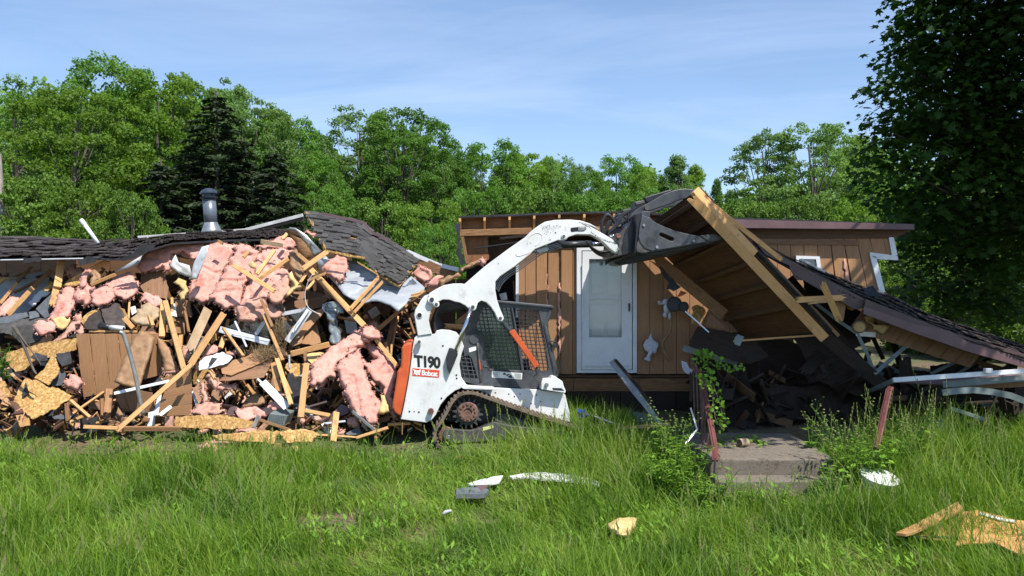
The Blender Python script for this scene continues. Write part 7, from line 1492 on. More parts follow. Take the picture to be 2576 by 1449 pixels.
# ---- studs and boards
PL = [
 (L,(0,505),(110,372),-.25,20,'lumber','short pale stud at the far left',(.3,0)),
 (L,(50,580),(215,400),-.3,30,'lumber','bright stud slanting up in the left shadows',(.2,0)),
 (L,(215,400),(330,290),-.1,26,'lumber_old_shaded','shaded continuation of the left slanting stud',(0,0)),
 (L,(0,530),(90,400),-.15,18,'lumber_old_shaded','shaded stud left of the bright slanting one',(0,0)),
 (L,(110,370),(200,270),.1,16,'lumber_old_shaded','dim stud in the roof shadow at the left',(0,0)),
 (L,(400,212),(368,400),-.45,44,'lumber','knotty post under the sagging roof',(.4,0)),
 (L,(366,395),(335,520),-.40,40,'lumber','lower half of the knotty post',(0,.3)),
 (L,(470,355),(688,235),-.35,30,'lumber','broken board slanting up to the roof edge',(.2,.5)),
 (L,(585,385),(742,318),-.7,20,'lumber','thin stud lying on the strapped batt',(0,.3)),
 (L,(690,440),(740,455),-.5,18,'lumber','short block end beside the square batt',(0,0)),
 (L,(835,480),(826,640),-.2,12,'lumber','slim upright stud near the tan batt',(0,.2)),
 (L,(800,600),(860,665),-.5,28,'lumber','short stud under the shingle chunk',(.3,0)),
 (L,(965,590),(985,650),-.6,22,'lumber','splintered block tip near the tan batt',(.8,0)),
 (L,(1052,500),(1042,720),-.55,36,'lumber','upright stud left of the leaning splintered board',(.1,0)),
 (L,(1062,490),(1182,925),-.75,34,'lumber','long splintered pale board leaning in the centre left',(.3,.8)),
 (L,(1108,470),(1112,560),-.1,14,'lumber','thin stud in the cupboard opening',(.5,0)),
 (L,(1180,500),(1215,690),-.1,16,'lumber_old_shaded','stick leaning in the cupboard opening',(0,.3)),
 (L,(1165,710),(1160,800),-.4,26,'lumber','short upright block left of the crossing beam',(0,.3)),
 (L,(1340,540),(1225,800),-.7,62,'kraft_light','wide tan board standing left of the crossing beam',(0,.4)),
 (L,(1225,900),(1440,570),-.85,40,'lumber','long rough beam crossing up to the right',(.2,.1)),
 (L,(745,1330),(1232,900),-1.0,30,'lumber','longest diagonal stud reaching down to the grass',(0,.2)),
 (L,(540,1300),(760,1308),-1.1,24,'lumber','left ground stud lying in the grass',(.2,0)),
 (L,(800,1312),(1165,1312),-1.1,30,'lumber_old_shaded','right ground stud lying in the grass',(0,.3)),
 (L,(470,1215),(670,1075),-.65,14,'lumber','thin lath slanting above the grass',(0,.4)),
 (L,(455,1130),(580,1240),-.7,18,'lumber','short lath crossing the thin one',(.3,0)),
 (L,(430,1150),(440,1260),-.6,26,'lumber_old_shaded','stub post in the grass at the left',(.6,.2)),
 (L,(705,1060),(690,1210),-.6,42,'lumber_old_shaded','brown board stub at the foot of the siding',(.3,.2)),
 (L,(655,1120),(662,1230),-.55,24,'lumber_old_shaded','narrow stub beside the brown board stub',(.3,.2)),
 (L,(1030,1085),(1005,1225),-.75,26,'white','white splintered post behind the diagonal stud',(.7,.2)),
 (L,(1100,1170),(1030,1225),-.8,26,'white','white rounded trim piece at the grass edge',(.2,.2)),
 (L,(735,1085),(1090,1005),-.8,20,'white','long white trim crossing the bent metal rod',(.1,.1)),
 (L,(1240,1070),(1270,1160),-.4,16,'white','white strip right of the horizontal siding',(.1,.1)),
 (L,(1260,870),(1275,940),-.5,10,'lumber','tiny lath under the crossing beam',(.5,.5)),
 (L,(1440,730),(1420,790),-.6,30,'lumber','short block at the right of the crossing beam',(.5,.2)),
 (M,(210,470),(260,500),-.6,30,'lumber','block end poking from the second batt',(.7,.2)),
 (M,(505,650),(560,590),-.8,34,'lumber','block end poking from the middle batt',(.6,.2)),
 (M,(695,475),(950,520),-.75,52,'kraft_light','short thick board lying across the top batts',(0,0)),
 (M,(945,450),(1000,385),-.7,40,'lumber','block end under the curled flashing',(.2,.2)),
 (M,(650,850),(850,580),-.9,42,'lumber','yellow stained stud slanting over the widest batt',(.6,.1)),
 (M,(680,900),(1010,670),-.95,44,'lumber','second stud slanting over the widest batt',(.1,.1)),
 (M,(400,755),(850,1045),-1.05,50,'lumber','pointed plank thrusting across the middle batts',(1.2,.3)),
 (M,(1175,790),(1460,590),-.95,56,'lumber','short thick stud under the tilted slab',(.5,.3)),
 (M,(1120,620),(1240,720),-.85,40,'lumber','splintered pale block right of the brown torn board',(1.2,.3)),
 (M,(1230,925),(1445,835),-1.05,28,'lumber','thin stud crossing the top of the long beams',(.1,.1)),
 (M,(1265,790),(1880,1440),-.85,62,'lumber','long double beam slanting down to the right',(.4,0)),
 (M,(1240,810),(1600,1180),-.75,26,'lumber_old_shaded','dark beam edge behind the long double beam',(.4,0)),
 (M,(1370,890),(1710,1290),-.92,22,'lumber','pale edge strip of the long double beam',(.4,0)),
 (M,(1540,1010),(1720,1230),-.6,40,'lumber_old_shaded','shaded stud right of the long beam',(0,.2)),
 (M,(1725,1245),(2050,880),-1.0,38,'lumber','bright stud rising to the tilted slab left of the pair',(.3,.1)),
 (M,(1760,1290),(2100,925),-.95,34,'lumber','bright stud rising to the tilted slab right of the pair',(.2,.1)),
 (M,(1840,1170),(1950,1030),-.6,20,'lumber_old_shaded','shaded lath behind the bright stud pair',(0,0)),
 (M,(2410,1140),(2560,1040),-1.0,40,'lumber','splintered block at the right end of the membrane',(.8,.3)),
 (M,(2420,1090),(2530,1060),-1.1,20,'lumber','small splinter above the splintered block',(.8,.3)),
 (M,(1150,940),(1210,850),-.8,30,'lumber','little upright wood shard amid the yellow foam',(.8,.8)),
 (M,(1230,1020),(1310,930),-.8,30,'lumber','little slanted wood shard right of the yellow foam',(.8,.8)),
 (M,(1580,1340),(1860,1400),-.4,30,'lumber_old_shaded','low cross stud behind the long beams',(0,0)),
 (A,(0,415),(375,85),-.2,28,'lumber','long stud rising to the kraft rolls behind the loader',(.1,.3)),
 (A,(85,530),(155,260),.0,34,'lumber_old_shaded','brown stud standing left of the orange tail gate',(.3,0)),
 (A,(115,560),(165,300),.1,16,'lumber','pale stud edge left of the orange tail gate',(.3,0)),
 (A,(0,460),(160,660),-.6,30,'lumber','stud running down to the orange tail gate',(0,.3)),
 (A,(225,250),(290,440),.1,16,'lumber_old_shaded','thin shaded lath behind the rear link',(0,0)),
 (A,(510,370),(690,380),-.1,36,'lumber','horizontal board glimpsed behind the cylinder rod',(.4,0)),
 (A,(600,350),(700,270),.0,44,'lumber','orange board slanting behind the cylinder rod',(.2,0)),
 (A,(260,180),(350,110),-.3,34,'lumber_old_shaded','brown splintered lump above the rear link',(.7,.5)),
 (N,(790,130),(960,540),-.8,30,'lumber','long thin board leaning through the bird nest',(.4,.2)),
 (N,(770,0),(870,240),-.85,26,'lumber_old_shaded','upper grey board leaning above the bird nest',(.3,.4)),
 (N,(910,525),(1035,930),-.85,40,'lumber','pale board leaning below the bird nest',(.1,.3)),
 (N,(880,560),(925,820),-.7,52,'lumber','pair of pale studs under the sloping sheet',(0,.1)),
 (N,(935,600),(1040,840),-.6,14,'lumber','thin lath beside the leaning pale board',(0,.2)),
 (N,(1172,570),(1122,1050),-.95,54,'lumber','tall upright stud in front of the rim joist',(.2,0)),
 (N,(1438,1000),(1410,1260),-1.25,54,'lumber','short upright stud standing in the grass',(0,.1)),
 (N,(1035,480),(1375,395),-.7,48,'lumber','yellow stud lying above the rim joist',(.2,.1)),
 (N,(430,250),(610,500),-.75,22,'lumber','thin dark orange stud under the batts',(.2,.4)),
 (N,(780,730),(1000,960),-.75,70,'white','white ribbed siding strip sloping to the ground',(0,0)),
 (N,(735,700),(990,960),-.72,20,'alu','thin edge of the white ribbed strip',(0,0)),
 (N,(140,410),(205,620),-.3,16,'lumber','narrow lath left of the stained board',(.3,.3)),
 (N,(320,650),(350,700),-.7,22,'lumber','pointed pale splinter below the stained board',(1.2,.8)),
 (N,(760,1070),(1030,1160),-.8,26,'lumber_old_shaded','brown log like stud lying at the grass edge',(.3,.3)),
 (N,(1150,985),(1380,1030),-.7,34,'lumber','flat stud lying right of the tall upright stud',(.2,.2)),
 (N,(1060,990),(1355,905),-.4,18,'brown_metal','dark metal strip sticking out under the rim joist',(0,0)),
 (N,(1170,970),(1240,1050),-.6,16,'alu','white strip in the scrap pile',(0,0)),
 (N,(1300,1090),(1440,1000),-.5,24,'mauve','mauve strip leaning in the scrap pile',(0,0)),
 (N,(1340,1100),(1520,1080),-.6,18,'alu','light strip across the scrap pile',(0,0)),
 (N,(1580,990),(1780,1160),-.95,26,'metal_grey','grey flashing strip slanting to the grass beside the batt',(0,0)),
 (N,(1620,1230),(1900,1140),-1.15,26,'lumber','stud lying toward the loader tracks',(.3,.2)),
 (N,(1900,1110),(2100,1100),-.5,20,'lumber','flat board beneath the orange tail gate',(.2,.2)),
 (N,(1250,1200),(1640,1225),-1.0,16,'lumber','thin board lying flat at the grass edge',(.3,.3)),
 (N,(1900,480),(1880,380),-.3,24,'lumber','short pale stub right of the arching batt',(.5,.2)),
 (N,(1925,500),(1930,400),-.35,18,'lumber','second pale stub right of the arching batt',(.5,.2)),
 (N,(700,1140),(745,1030),-.85,34,'metal_grey','bent grey bracket at the corner of the perforated box',(0,0)),
]
for k, (cr, a, b, off, w, m, lab, ends) in enumerate(PL):
    plank(cr, a, b, off, w, m, lab, name={'white': 'trim_piece', 'alu': 'trim_piece', 'metal_grey': 'metal_strip', 'brown_metal': 'metal_strip', 'mauve': 'metal_strip'}.get(m, 'wooden_stud'), cat='trim' if m in ('white', 'alu', 'mauve', 'metal_grey', 'brown_metal') else 'board', ends=ends, roll=random.uniform(-.5, .5), t=.038 if m.startswith('lum') else .015)
# metal rod, window, box, nest, pipe
mk('metal_rod', tube(smoothpath([P(*L(x, y), 11.25 + i * .02) for i, (x, y) in enumerate(((770,692),(792,700),(815,760),(850,880),(878,1000),(900,1120),(925,1225)))], 5), .030, 9), MAT['metal_grey'], label='bent grey metal rod hanging over the large siding panel', cat='rod', smooth=True)
ppx = thing('plastic_pipe_end', 'short white plastic pipe with black boot above the siding panel', 'pipe', tuple(P(*L(750, 662), 11.6)))
mk('pipe', tube([P(*L(700, 658), 11.7), P(*L(795, 666), 11.55)], .034, 12), MAT['plastic'], ppx, smooth=True)
mk('boot', tube([P(*L(650, 652), 11.75), P(*L(706, 660), 11.68)], .06, 12, .045), MAT['decal_black'], ppx, smooth=True)
mk('pipe_hole', cyl(P(*L(797, 666.3), 11.545), Vector((1, -.1, 0)), .024, .002, 12), MAT['decal_black'], ppx)
win = thing('broken_window', 'broken white framed window wedged under the hanging batts', 'window', tuple(P(*N(800, 280), 12.7)))
def wseg(name, a, b, w, t, m, Da=12.75, Db=12.75, cr=N): return jag(name, P(*cr(*a), Da), P(*cr(*b), Db), w, t, MAT[m], parent=win)
wseg('frame_rail', (400,262), (840,380), .10, .05, 'alu'); wseg('frame_rail', (420,280), (840,365), .03, .06, 'white')
wseg('frame_rail', (955,125), (1195,80), .06, .05, 'alu', 12.9, 12.9); wseg('frame_stile', (1200,90), (1000,370), .10, .05, 'alu', 12.7, 12.6); wseg('frame_stile', (1190,85), (1050,290), .04, .06, 'white', 12.66, 12.56)
wseg('frame_stile', (535,190), (640,420), .03, .04, 'alu', 12.6, 12.5); wseg('frame_stile', (800,190), (720,310), .06, .04, 'alu', 12.85, 12.85)
mk('pane', prism([P(*N(x, y), 12.86) for x, y in ((430,260),(560,190),(820,190),(840,370))], Vector((0, .006, 0))), MAT['glass'], win)
mk('pane', prism([P(*N(x, y), 12.92) for x, y in ((960,130),(1190,92),(1010,340),(960,330))], Vector((0, .006, 0))), MAT['glass'], win)
mk('mullion', tube([P(*N(1018, 490), 12.3), P(*N(1022, 620), 12.3)], .015, 8), MAT['alu'], win)
gb_ = thing('perforated_box', 'light grey perforated register box lying beside the fluffy pink heap', 'box', tuple(P(*N(910, 1060), 11.4)))
bq = [P(*N(x, y), 11.45) for x, y in ((845,1010),(1005,1030),(970,1125),(880,1110),(815,1085))]
mk('shell', prism(bq, Vector((.05, .22, .04))), MAT['trim_grey'], gb_, bevel=.008)
dots = [cyl(P(*N(850 + i * 15 + j * -2.0, 1022 + j * 13 + i * 1.8), 11.449), Vector((0, -1, 0)), .0045, .003, 6) for i in range(9) for j in range(6)]
_o = mk('perforations', join(*dots), MAT['felt'], gb_); _o['kind'] = 'stuff'
random.seed(77); ns = []
for _ in range(300):
    x0, y0 = random.gauss(800, 70), random.gauss(470, 22); l = random.uniform(20, 90); a = random.gauss(0, .5) + (0 if random.random() < .75 else 1.3); d = Dp(754 + y0 * .28) - .78 + random.uniform(-.07, .07)
    p = P(*N(x0, y0), d); q_ = P(*N(x0 + l * math.cos(a), y0 - l * math.sin(a)), d + random.uniform(-.05, .05)); ns.append(tube([p, (p + q_) / 2 + Vector((0, 0, random.uniform(-.02, .03))), q_], .003, 3, .0015))
for _ in range(130):
    x0, y0 = random.gauss(930, 30), random.gauss(330, 60); a = random.uniform(.6, 2.2); l = random.uniform(40, 110); d = Dp(850) - .75
    p = P(*N(x0, y0), d); q_ = P(*N(x0 + l * math.cos(a) * .6, y0 - l * math.sin(a)), d + random.uniform(-.08, .08)); ns.append(tube([p, (p + q_) / 2 + Vector((random.uniform(-.02, .02), 0, 0)), q_], .003, 3, .0015))
_o = mk('bird_nest', join(*ns), MAT['twig'], fixn=False, label='dry twig bird nest spilled on the sloping tan sheet', cat='nest', kind='stuff')
# wires
mk('hanging_wire', tube(smoothpath([P(*M(x, y), 12.2) for x, y in ((1290,850),(1240,930),(1205,1060),(1210,1160),(1250,1240),(1330,1290),(1390,1310))], 6), .006, 6), MAT['white_dull'], label='grey wire looping down beside the long double beam', cat='wire', smooth=True)
mk('dead_branch', join(tube(smoothpath([P(*L(x, y), 11.5) for x, y in ((85,650),(130,720),(175,830),(215,930),(235,960))], 5), .03, 6, .012), tube(smoothpath([P(*L(x, y), 11.48) for x, y in ((120,700),(180,780),(240,860),(265,905))], 5), .012, 5, .006)), MAT['bark'], label='crooked dead branch standing in the left rubble', cat='branch', smooth=True)
# loose filler of small splinters and scraps through the pile
def rubble():
    np.random.seed(44); rnd = random.Random(44); cols = {'lumber': 480, 'lumber_old_shaded': 700, 'felt': 320, 'pink_dusty': 240, 'siding_dark': 340, 'white_dull': 110, 'osb': 200, 'inner': 480}
    for m, n in cols.items():
        vfs = []
        for _ in range(n):
            u = rnd.uniform(-30, 1060); v = 1085 - abs(rnd.gauss(0, 1)) * 150 if rnd.random() < .65 else rnd.uniform(690, 1085)
            if v < 670: continue
            low = v > 1045; D = Dp(v) + rnd.uniform(.15, 1.0) - (rnd.uniform(.1, .9) if low else 0)
            if v > 990 and D > 13.4: continue
            p = P(u, v, D); l = rnd.uniform(.05, .32) * (1.5 if m.startswith('lum') and not low else 1) * (.7 if low else 1); w = rnd.uniform(.008, .035) if m.startswith('lum') else rnd.uniform(.03, .14); t = rnd.uniform(.003, .015)
            R3 = Matrix.Rotation(rnd.uniform(0, 3.14), 3, 'Y') @ Matrix.Rotation(rnd.uniform(-.9, .9), 3, 'Z') @ Matrix.Rotation(rnd.uniform(-1.2, 1.2), 3, 'X')
            g = float(gz(p.x, p.y)) + .02
            if p.z < g: p.z = g
            vfs.append(box8(p, R3 @ Vector((l / 2, 0, 0)), R3 @ Vector((0, w, 0)), R3 @ Vector((0, 0, t))))
        o = mk('small_rubble', join(*vfs), MAT[m], fixn=False); o['kind'] = 'stuff'; o['label'] = 'splinters and scraps strewn through the wreck'
rubble()
def void_rubble():
    rnd = random.Random(91)
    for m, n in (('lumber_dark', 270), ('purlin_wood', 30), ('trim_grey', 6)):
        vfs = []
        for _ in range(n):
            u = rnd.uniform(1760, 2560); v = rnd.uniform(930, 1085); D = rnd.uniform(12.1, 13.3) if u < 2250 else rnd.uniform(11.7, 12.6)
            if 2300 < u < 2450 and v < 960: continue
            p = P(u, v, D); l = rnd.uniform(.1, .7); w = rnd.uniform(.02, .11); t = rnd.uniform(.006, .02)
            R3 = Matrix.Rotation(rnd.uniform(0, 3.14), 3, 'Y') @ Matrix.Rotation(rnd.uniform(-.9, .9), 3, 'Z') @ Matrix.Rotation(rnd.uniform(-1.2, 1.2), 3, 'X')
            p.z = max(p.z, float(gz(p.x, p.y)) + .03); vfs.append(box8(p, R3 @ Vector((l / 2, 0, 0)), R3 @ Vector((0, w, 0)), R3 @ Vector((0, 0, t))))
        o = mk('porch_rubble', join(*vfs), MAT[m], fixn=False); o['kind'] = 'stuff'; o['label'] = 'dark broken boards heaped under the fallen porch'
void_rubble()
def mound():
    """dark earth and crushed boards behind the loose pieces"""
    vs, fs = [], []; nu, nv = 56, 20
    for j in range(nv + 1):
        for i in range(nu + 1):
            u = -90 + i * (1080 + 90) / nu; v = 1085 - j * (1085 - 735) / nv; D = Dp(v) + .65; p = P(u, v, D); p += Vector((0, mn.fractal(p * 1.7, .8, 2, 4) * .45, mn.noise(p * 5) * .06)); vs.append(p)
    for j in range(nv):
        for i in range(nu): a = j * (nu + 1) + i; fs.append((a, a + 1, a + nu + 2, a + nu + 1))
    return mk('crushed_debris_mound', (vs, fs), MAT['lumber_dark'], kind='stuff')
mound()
# ------------------------------------------------------------------ concrete steps with rails
st = thing('concrete_steps', 'brown aggregate concrete steps and landing in the weeds', 'steps', (3.2, 10, .1))
x0, x1 = P(1786, 1155, 9.75).x, P(2103, 1155, 9.75).x; zt = P(1900, 1155, 9.75).z; yf = P(1900, 1155, 9.75).y
def stepblock(x0, x1, ya, yb, z0, z1, name):
    bm = bmesh.new(); vs, fs = abox(x0, x1, ya, yb, z0, z1); bv = [bm.verts.new(v) for v in vs]; [bm.faces.new([bv[i] for i in f]) for f in fs]
    bmesh.ops.subdivide_edges(bm, edges=bm.edges[:], cuts=12, use_grid_fill=True)
    for v in bm.verts:
        n = mn.fractal(v.co * 5, .8, 2, 3) * .006; v.co += Vector((n * .6, n, n * .5))
        if v.co.x > x1 - .12 and v.co.y < ya + .1 and v.co.z > z1 - .12 and name == 'landing': v.co.x -= .05 + .05 * mn.noise(v.co * 14); v.co.z -= .02
    me = bpy.data.meshes.new(name); bm.normal_update(); bmesh.ops.recalc_face_normals(bm, faces=bm.faces); bm.to_mesh(me); bm.free(); me.polygons.foreach_set('use_smooth', [True] * len(me.polygons)); me.materials.append(MAT['concrete'])
    o = bpy.data.objects.new(name, me); link(o, Matrix.Identity(4), st)
    b = o.modifiers.new('bevel', 'BEVEL'); b.width = .018; b.segments = 2; b.limit_method = 'ANGLE'; b.angle_limit = 1.0
    return o
stepblock(x0, x1, yf, yf + 1.62, -.1, zt, 'landing'); stepblock(x0 + .01, x1 + .03, yf - .31, yf - .002, -.1, zt - .19, 'step'); stepblock(x0 + .02, x1 + .06, yf - .60, yf - .312, -.12, zt - .375, 'step')
def rails(name, label, pts, posts, bal, brail=None):
    r = thing(name, label, 'railing', tuple(P(*pts[-1][:2], pts[-1][2]) - Vector((0, 0, .5)))); P3 = [P(*p) for p in pts]
    for i in range(len(P3) - 1):
        a, b = P3[i], P3[i + 1]; d = (b - a).normalized(); s = d.cross(Vector((0, 0, 1))).normalized() * .038; u = s.cross(d).normalized() * .016
        vs, fs = box8((a + b) / 2, d * ((b - a).length / 2 + .008), s, u); mk('handrail', (vs, fs), MAT['rail'], r, bevel=.008, seg=2)
        vs, fs = box8((a + b) / 2 + u * 1.35, d * ((b - a).length / 2), s * .3, u * .36); mk('handrail_ridge', (vs, fs), MAT['rail'], r)
    for (a, b) in posts: mk('post', tube([a, b], .016, 6), MAT['darksteel'], r)
    for (a, b) in bal: mk('baluster', tube([a, b], .009, 5), MAT['rusty'], r)
    return r, P3
LP = [(1741, 911, 11.25), (1767, 957, 10.95), (1799, 1128, 9.75), (1799, 1158, 9.55)]
A0, A1, A2, A3 = [P(*p) for p in LP]
posts = [(A3 + Vector((0, 0, .0)), Vector((A3.x - .01, A3.y + .02, .0))), (A1 - Vector((0, 0, .02)), Vector((A1.x, A1.y, .35)))]
bal = []
for i in range(12):
    f = (i + .5) / 12; a = A1.lerp(A2, f) - Vector((0, 0, .02)); bal.append((a, Vector((a.x - .06 * math.sin(i), a.y + .05 * math.cos(i * 2), zt + .02 if a.y > yf else .08))))
for i in range(3): a = A0.lerp(A1, (i + .3) / 3); bal.append((a - Vector((0, 0, .02)), Vector((a.x + .03, a.y, zt + .05))))
r1, _ = rails('stair_railing', 'bent rust red stair railing left of the concrete steps', LP, posts, bal)
mk('lower_rail', tube([Vector((A1.x - .02, A1.y, zt + .12)), Vector((A2.x - .02, A2.y, .2))], .012, 6), MAT['rusty'], r1)
RP = [(2241, 975, 10.0), (2236, 982, 9.98), (2216, 1075, 9.75), (2204, 1128, 9.6)]
B3 = P(*RP[-1]); rails('stair_railing', 'leaning rust red stair rail stub right of the concrete steps', RP, [(B3, Vector((B3.x - .02, B3.y, .0)))], [])
tr('bent white wire trim beside the left railing', [(1165,480),(1190,560),(1218,655),(1120,780)], (10.4, 10.4, 10.35, 10.2), .02, 'alu', cr=S, group=None)
for k, (a, b) in enumerate([((1170,180),(1168,420)), ((1195,200),(1205,480)), ((1245,270),(1240,700))]):
    tr(['dark twisted strip nearest the torn paper behind the railing', 'dark strip behind the railing balusters', 'wide grey slat standing just behind the railing'][k], [a, b], (11.5, 11.5), (.05, .04, .09)[k], 'lumber_dark', cr=S, name='hanging_strip', group='strips behind the left railing', ends=(.6, .6))
tin = thing('tin_can', 'rusty tin can lying on the concrete landing', 'can', tuple(P(*S(1590, 775), 10.4)))
zc = zt + .055; tp = P(*S(1585, 762), 10.45); tp.z = zc
mk('can_body', cyl(tp + Vector((-.035, -.03, 0)), Vector((.85, .45, 0)), .055, .13, 20), MAT['tin'], tin, bevel=.003)
mk('can_mouth', cyl(tp + Vector((-.037, -.031, 0)), Vector((.85, .45, 0)), .048, .004, 20), MAT['rusty'], tin)
# leaves and litter on the landing
def leaves_obj(name, C_, s, mat, label=None, cat=None, group=None, parent=None, kind=None, flat=0.3):
    m = len(C_); n = np.random.randn(m, 3) * flat + np.array([0, -.15, 1]); n /= np.linalg.norm(n, axis=1)[:, None]; V, Qd = leaf_quads(np.array(C_), n, np.array(s), .75); me = np_mesh(name, V, Qd); me.materials.append(MAT[mat])
    o = bpy.data.objects.new(name, me); link(o, Matrix.Identity(4), parent); tagp(o, label, cat, group, kind); return o
random.seed(4); cc = [tuple(P(*S(random.uniform(1380, 1790), random.uniform(0, 1)), 10)) for _ in range(90)]
cc = [(P(S(x, 0)[0], 900, 10.6).x, random.uniform(10.3, 11.0), zt + random.uniform(.01, .05)) for x in [random.uniform(1370, 1800) for _ in range(90)]]
leaves_obj('fallen_leaves', cc, [random.uniform(.02, .045) for _ in cc], 'leaf_weed', kind='stuff')
cc = [(random.uniform(x0 + .05, x1 - .05), random.uniform(yf - .25, yf + 1.5)) for _ in range(320)]; cc = [(x, y, (zt if y > yf else zt - .19) + .006) for x, y in cc]
leaves_obj('concrete_litter', cc, [random.uniform(.003, .012) for _ in cc], 'twig', kind='stuff', flat=.15)
# ------------------------------------------------------------------ weeds and vine
def weed_proto(seed, H, nst, leaf, kind):
    rnd = random.Random(seed); root = bpy.data.objects.new('weed_plant', None); COL.objects.link(root); stems = []; LC, LN, LS, LD = [], [], [], []; heads = []
    for k in range(nst):
        a = rnd.uniform(0, 6.28); l = rnd.uniform(.08, .35) * H; h = H * rnd.uniform(.6, 1); pts = [Vector((math.cos(a) * l * t * t, math.sin(a) * l * t * t, h * t)) for t in (0, .35, .7, 1)]; stems.append(tube(pts, .005, 4, .002))
        nl = int(h / (.035 if kind == 'lance' else .06))
        for i in range(nl):
            t = (i + .5) / nl
            if kind == 'flower' and t > .75: continue
            p = Vector((math.cos(a) * l * t * t, math.sin(a) * l * t * t, h * t)); b = i * 2.4 + rnd.uniform(-.4, .4); d = Vector((math.cos(b), math.sin(b), rnd.uniform(-.1, .6))).normalized(); s = leaf * 1.3 * rnd.uniform(.6, 1.2) * (1 - .5 * t)
            LC.append(p + d * s); LD.append(d); LS.append(s)
        if kind == 'flower':
            for i in range(7):
                t = .78 + .22 * i / 7; p = Vector((math.cos(a) * l * t * t, math.sin(a) * l * t * t, h * t)); b = rnd.uniform(0, 6.28); q = p + Vector((math.cos(b) * .05, math.sin(b) * .05, .06)); stems.append(tube([p, q], .0015, 3)); heads.append(q)
    V, Fq = [], []; asp = .26 if kind == 'lance' else .55
    for c, d, s in zip(LC, LD, LS):
        sd = d.cross(Vector((0, 0, 1))).normalized() * s * asp; k = len(V); drop = Vector((0, 0, -.25 * s)); V += [c - d * s, c - d * s * .2 - sd + drop * .2, c + d * s + drop * 1.6, c - d * s * .2 + sd + drop * .2]; Fq.append((k, k + 1, k + 2, k + 3))
    out = []
    for nm, vf, m in (('stem', join(*stems), 'leaf_shade'), ('leaf_cluster', (V, Fq), 'leaf_weed')):
        me = bpy.data.meshes.new(nm); me.from_pydata([tuple(v) for v in vf[0]], [], vf[1]); me.update(); me.materials.append(MAT[m]); o = bpy.data.objects.new(nm, me); COL.objects.link(o); o.parent = root; o['kind'] = 'stuff' if nm != 'stem' else 'thing'
    if heads:
        vf = join(*[lathe(h_, Vector((0, 0, 1)), [(.0, -.004), (.010, 0), (.010, .006), (0, .010)], 6) for h_ in heads]); me = bpy.data.meshes.new('flower_heads'); me.from_pydata([tuple(v) for v in vf[0]], [], vf[1]); me.materials.append(MAT['straw']); o = bpy.data.objects.new('flower_heads', me); COL.objects.link(o); o.parent = root; o['kind'] = 'stuff'
    return root
used_w = {}
PRT = [weed_proto(1, .62, 11, .055, 'lance'), weed_proto(2, .5, 9, .05, 'lance'), weed_proto(3, .9, 8, .05, 'flower'), weed_proto(4, .75, 5, .055, 'flower'), weed_proto(5, .45, 8, .055, 'round')]
def weed(k, u, v, h, label, rot, D=None, s=1.0):
    p = gpt(u, v) if D is None else P(u, v, D)
    p.z = float(gz(p.x, p.y)); src = PRT[k]
    if k in used_w:
        r = src.copy(); COL.objects.link(r)
        for ch in src.children: c = ch.copy(); COL.objects.link(c); c.parent = r
    else: r = src; used_w[k] = 1
    r.location = p; r.rotation_euler = (0, 0, rot); H0 = (.62, .5, .9, .75, .45)[k]; q = h / H0; r.scale = (q * s, q * s, q)
    tagp(r, label, 'weed', 'weeds around the concrete steps')
WD = [
 (0, 1655, 1265, .62, 'leafy weed clump farthest left of the railing'), (0, 1690, 1270, .66, 'dense leafy weed second from the left before the railing'), (1, 1720, 1275, .58, 'low leafy weed in front of the railing'), (0, 1745, 1255, .70, 'tall leafy weed touching the left railing'),
 (1, 1630, 1240, .5, 'small leafy weed at the end of the lying board'), (0, 1705, 1215, .75, 'leafy weed behind the front clump left of the railing'), (2, 1690, 1195, 1.0, 'white flowered tall weed left of the railing'), (2, 1665, 1200, .95, 'white flowered weed by the leaning gutter foot'),
 (1, 1770, 1290, .55, 'leafy weed at the foot of the railing post'), (4, 1815, 1280, .5, 'round leaved weed just right of the railing post'), (0, 1850, 1290, .45, 'leafy weed at the left of the bottom step'), (1, 1895, 1285, .4, 'short leafy weed in front of the bottom step'),
 (1, 1965, 1290, .45, 'pointed leafy weed before the middle of the steps'), (0, 2050, 1290, .45, 'leafy weed before the right end of the steps'), (3, 2085, 1262, 1.0, 'thin flowering weed rising at the right corner of the steps'), (4, 2110, 1270, .55, 'round leaved weed at the broken step corner'),
 (2, 2130, 1235, 1.05, 'tall flowering weed right of the landing'), (0, 2150, 1250, .65, 'leafy weed between the landing and the right rail'), (0, 2185, 1240, .7, 'leafy weed at the foot of the right rail'), (2, 2250, 1215, 1.05, 'arching flowering weed right of the right rail'),
 (2, 2290, 1210, 1.05, 'large flowering weed left of the tall grass'), (0, 2240, 1225, .7, 'broad leafy weed behind the white tub'), (4, 2210, 1240, .6, 'round leaved weed just above the white tub'), (0, 2300, 1215, .65, 'leafy weed beneath the fallen awning'), (3, 2040, 1180, .9, 'single thin weed in front of the dark gap'),
 (1, 1600, 1170, .45, 'small weed at the lying board middle'), (1, 12, 870, .3, 'bright green weed tuft at the left frame edge among the rubble')]
random.seed(8)
for i, (k, u, v, h, lab) in enumerate(WD):
    if 'left frame edge' in lab: 
        weed(k, u, v, h * 2.0, lab, 1.0, D=11.3); r = [o for o in COL.objects if o.get('label') == lab][0]; r.location = P(8, 955, 11.3)
    else: weed(k, u, v, h, lab, random.uniform(0, 6.28), s=1.15)
vine = thing('vine', 'bright green vine climbing over the left stair railing', 'vine', tuple(P(*S(1290, 700), 10.3)))
vp_ = [[(1215,230),(1210,120),(1225,40),(1250,15),(1285,30),(1305,80),(1310,160),(1320,220),(1355,300),(1385,380),(1410,460),(1425,540),(1430,600)],
       [(1250,15),(1320,40),(1380,90),(1430,130),(1500,160),(1560,130),(1590,125)], [(1310,170),(1290,260),(1280,300)], [(1330,240),(1340,330),(1350,420),(1360,520),(1385,600),(1440,660)]]
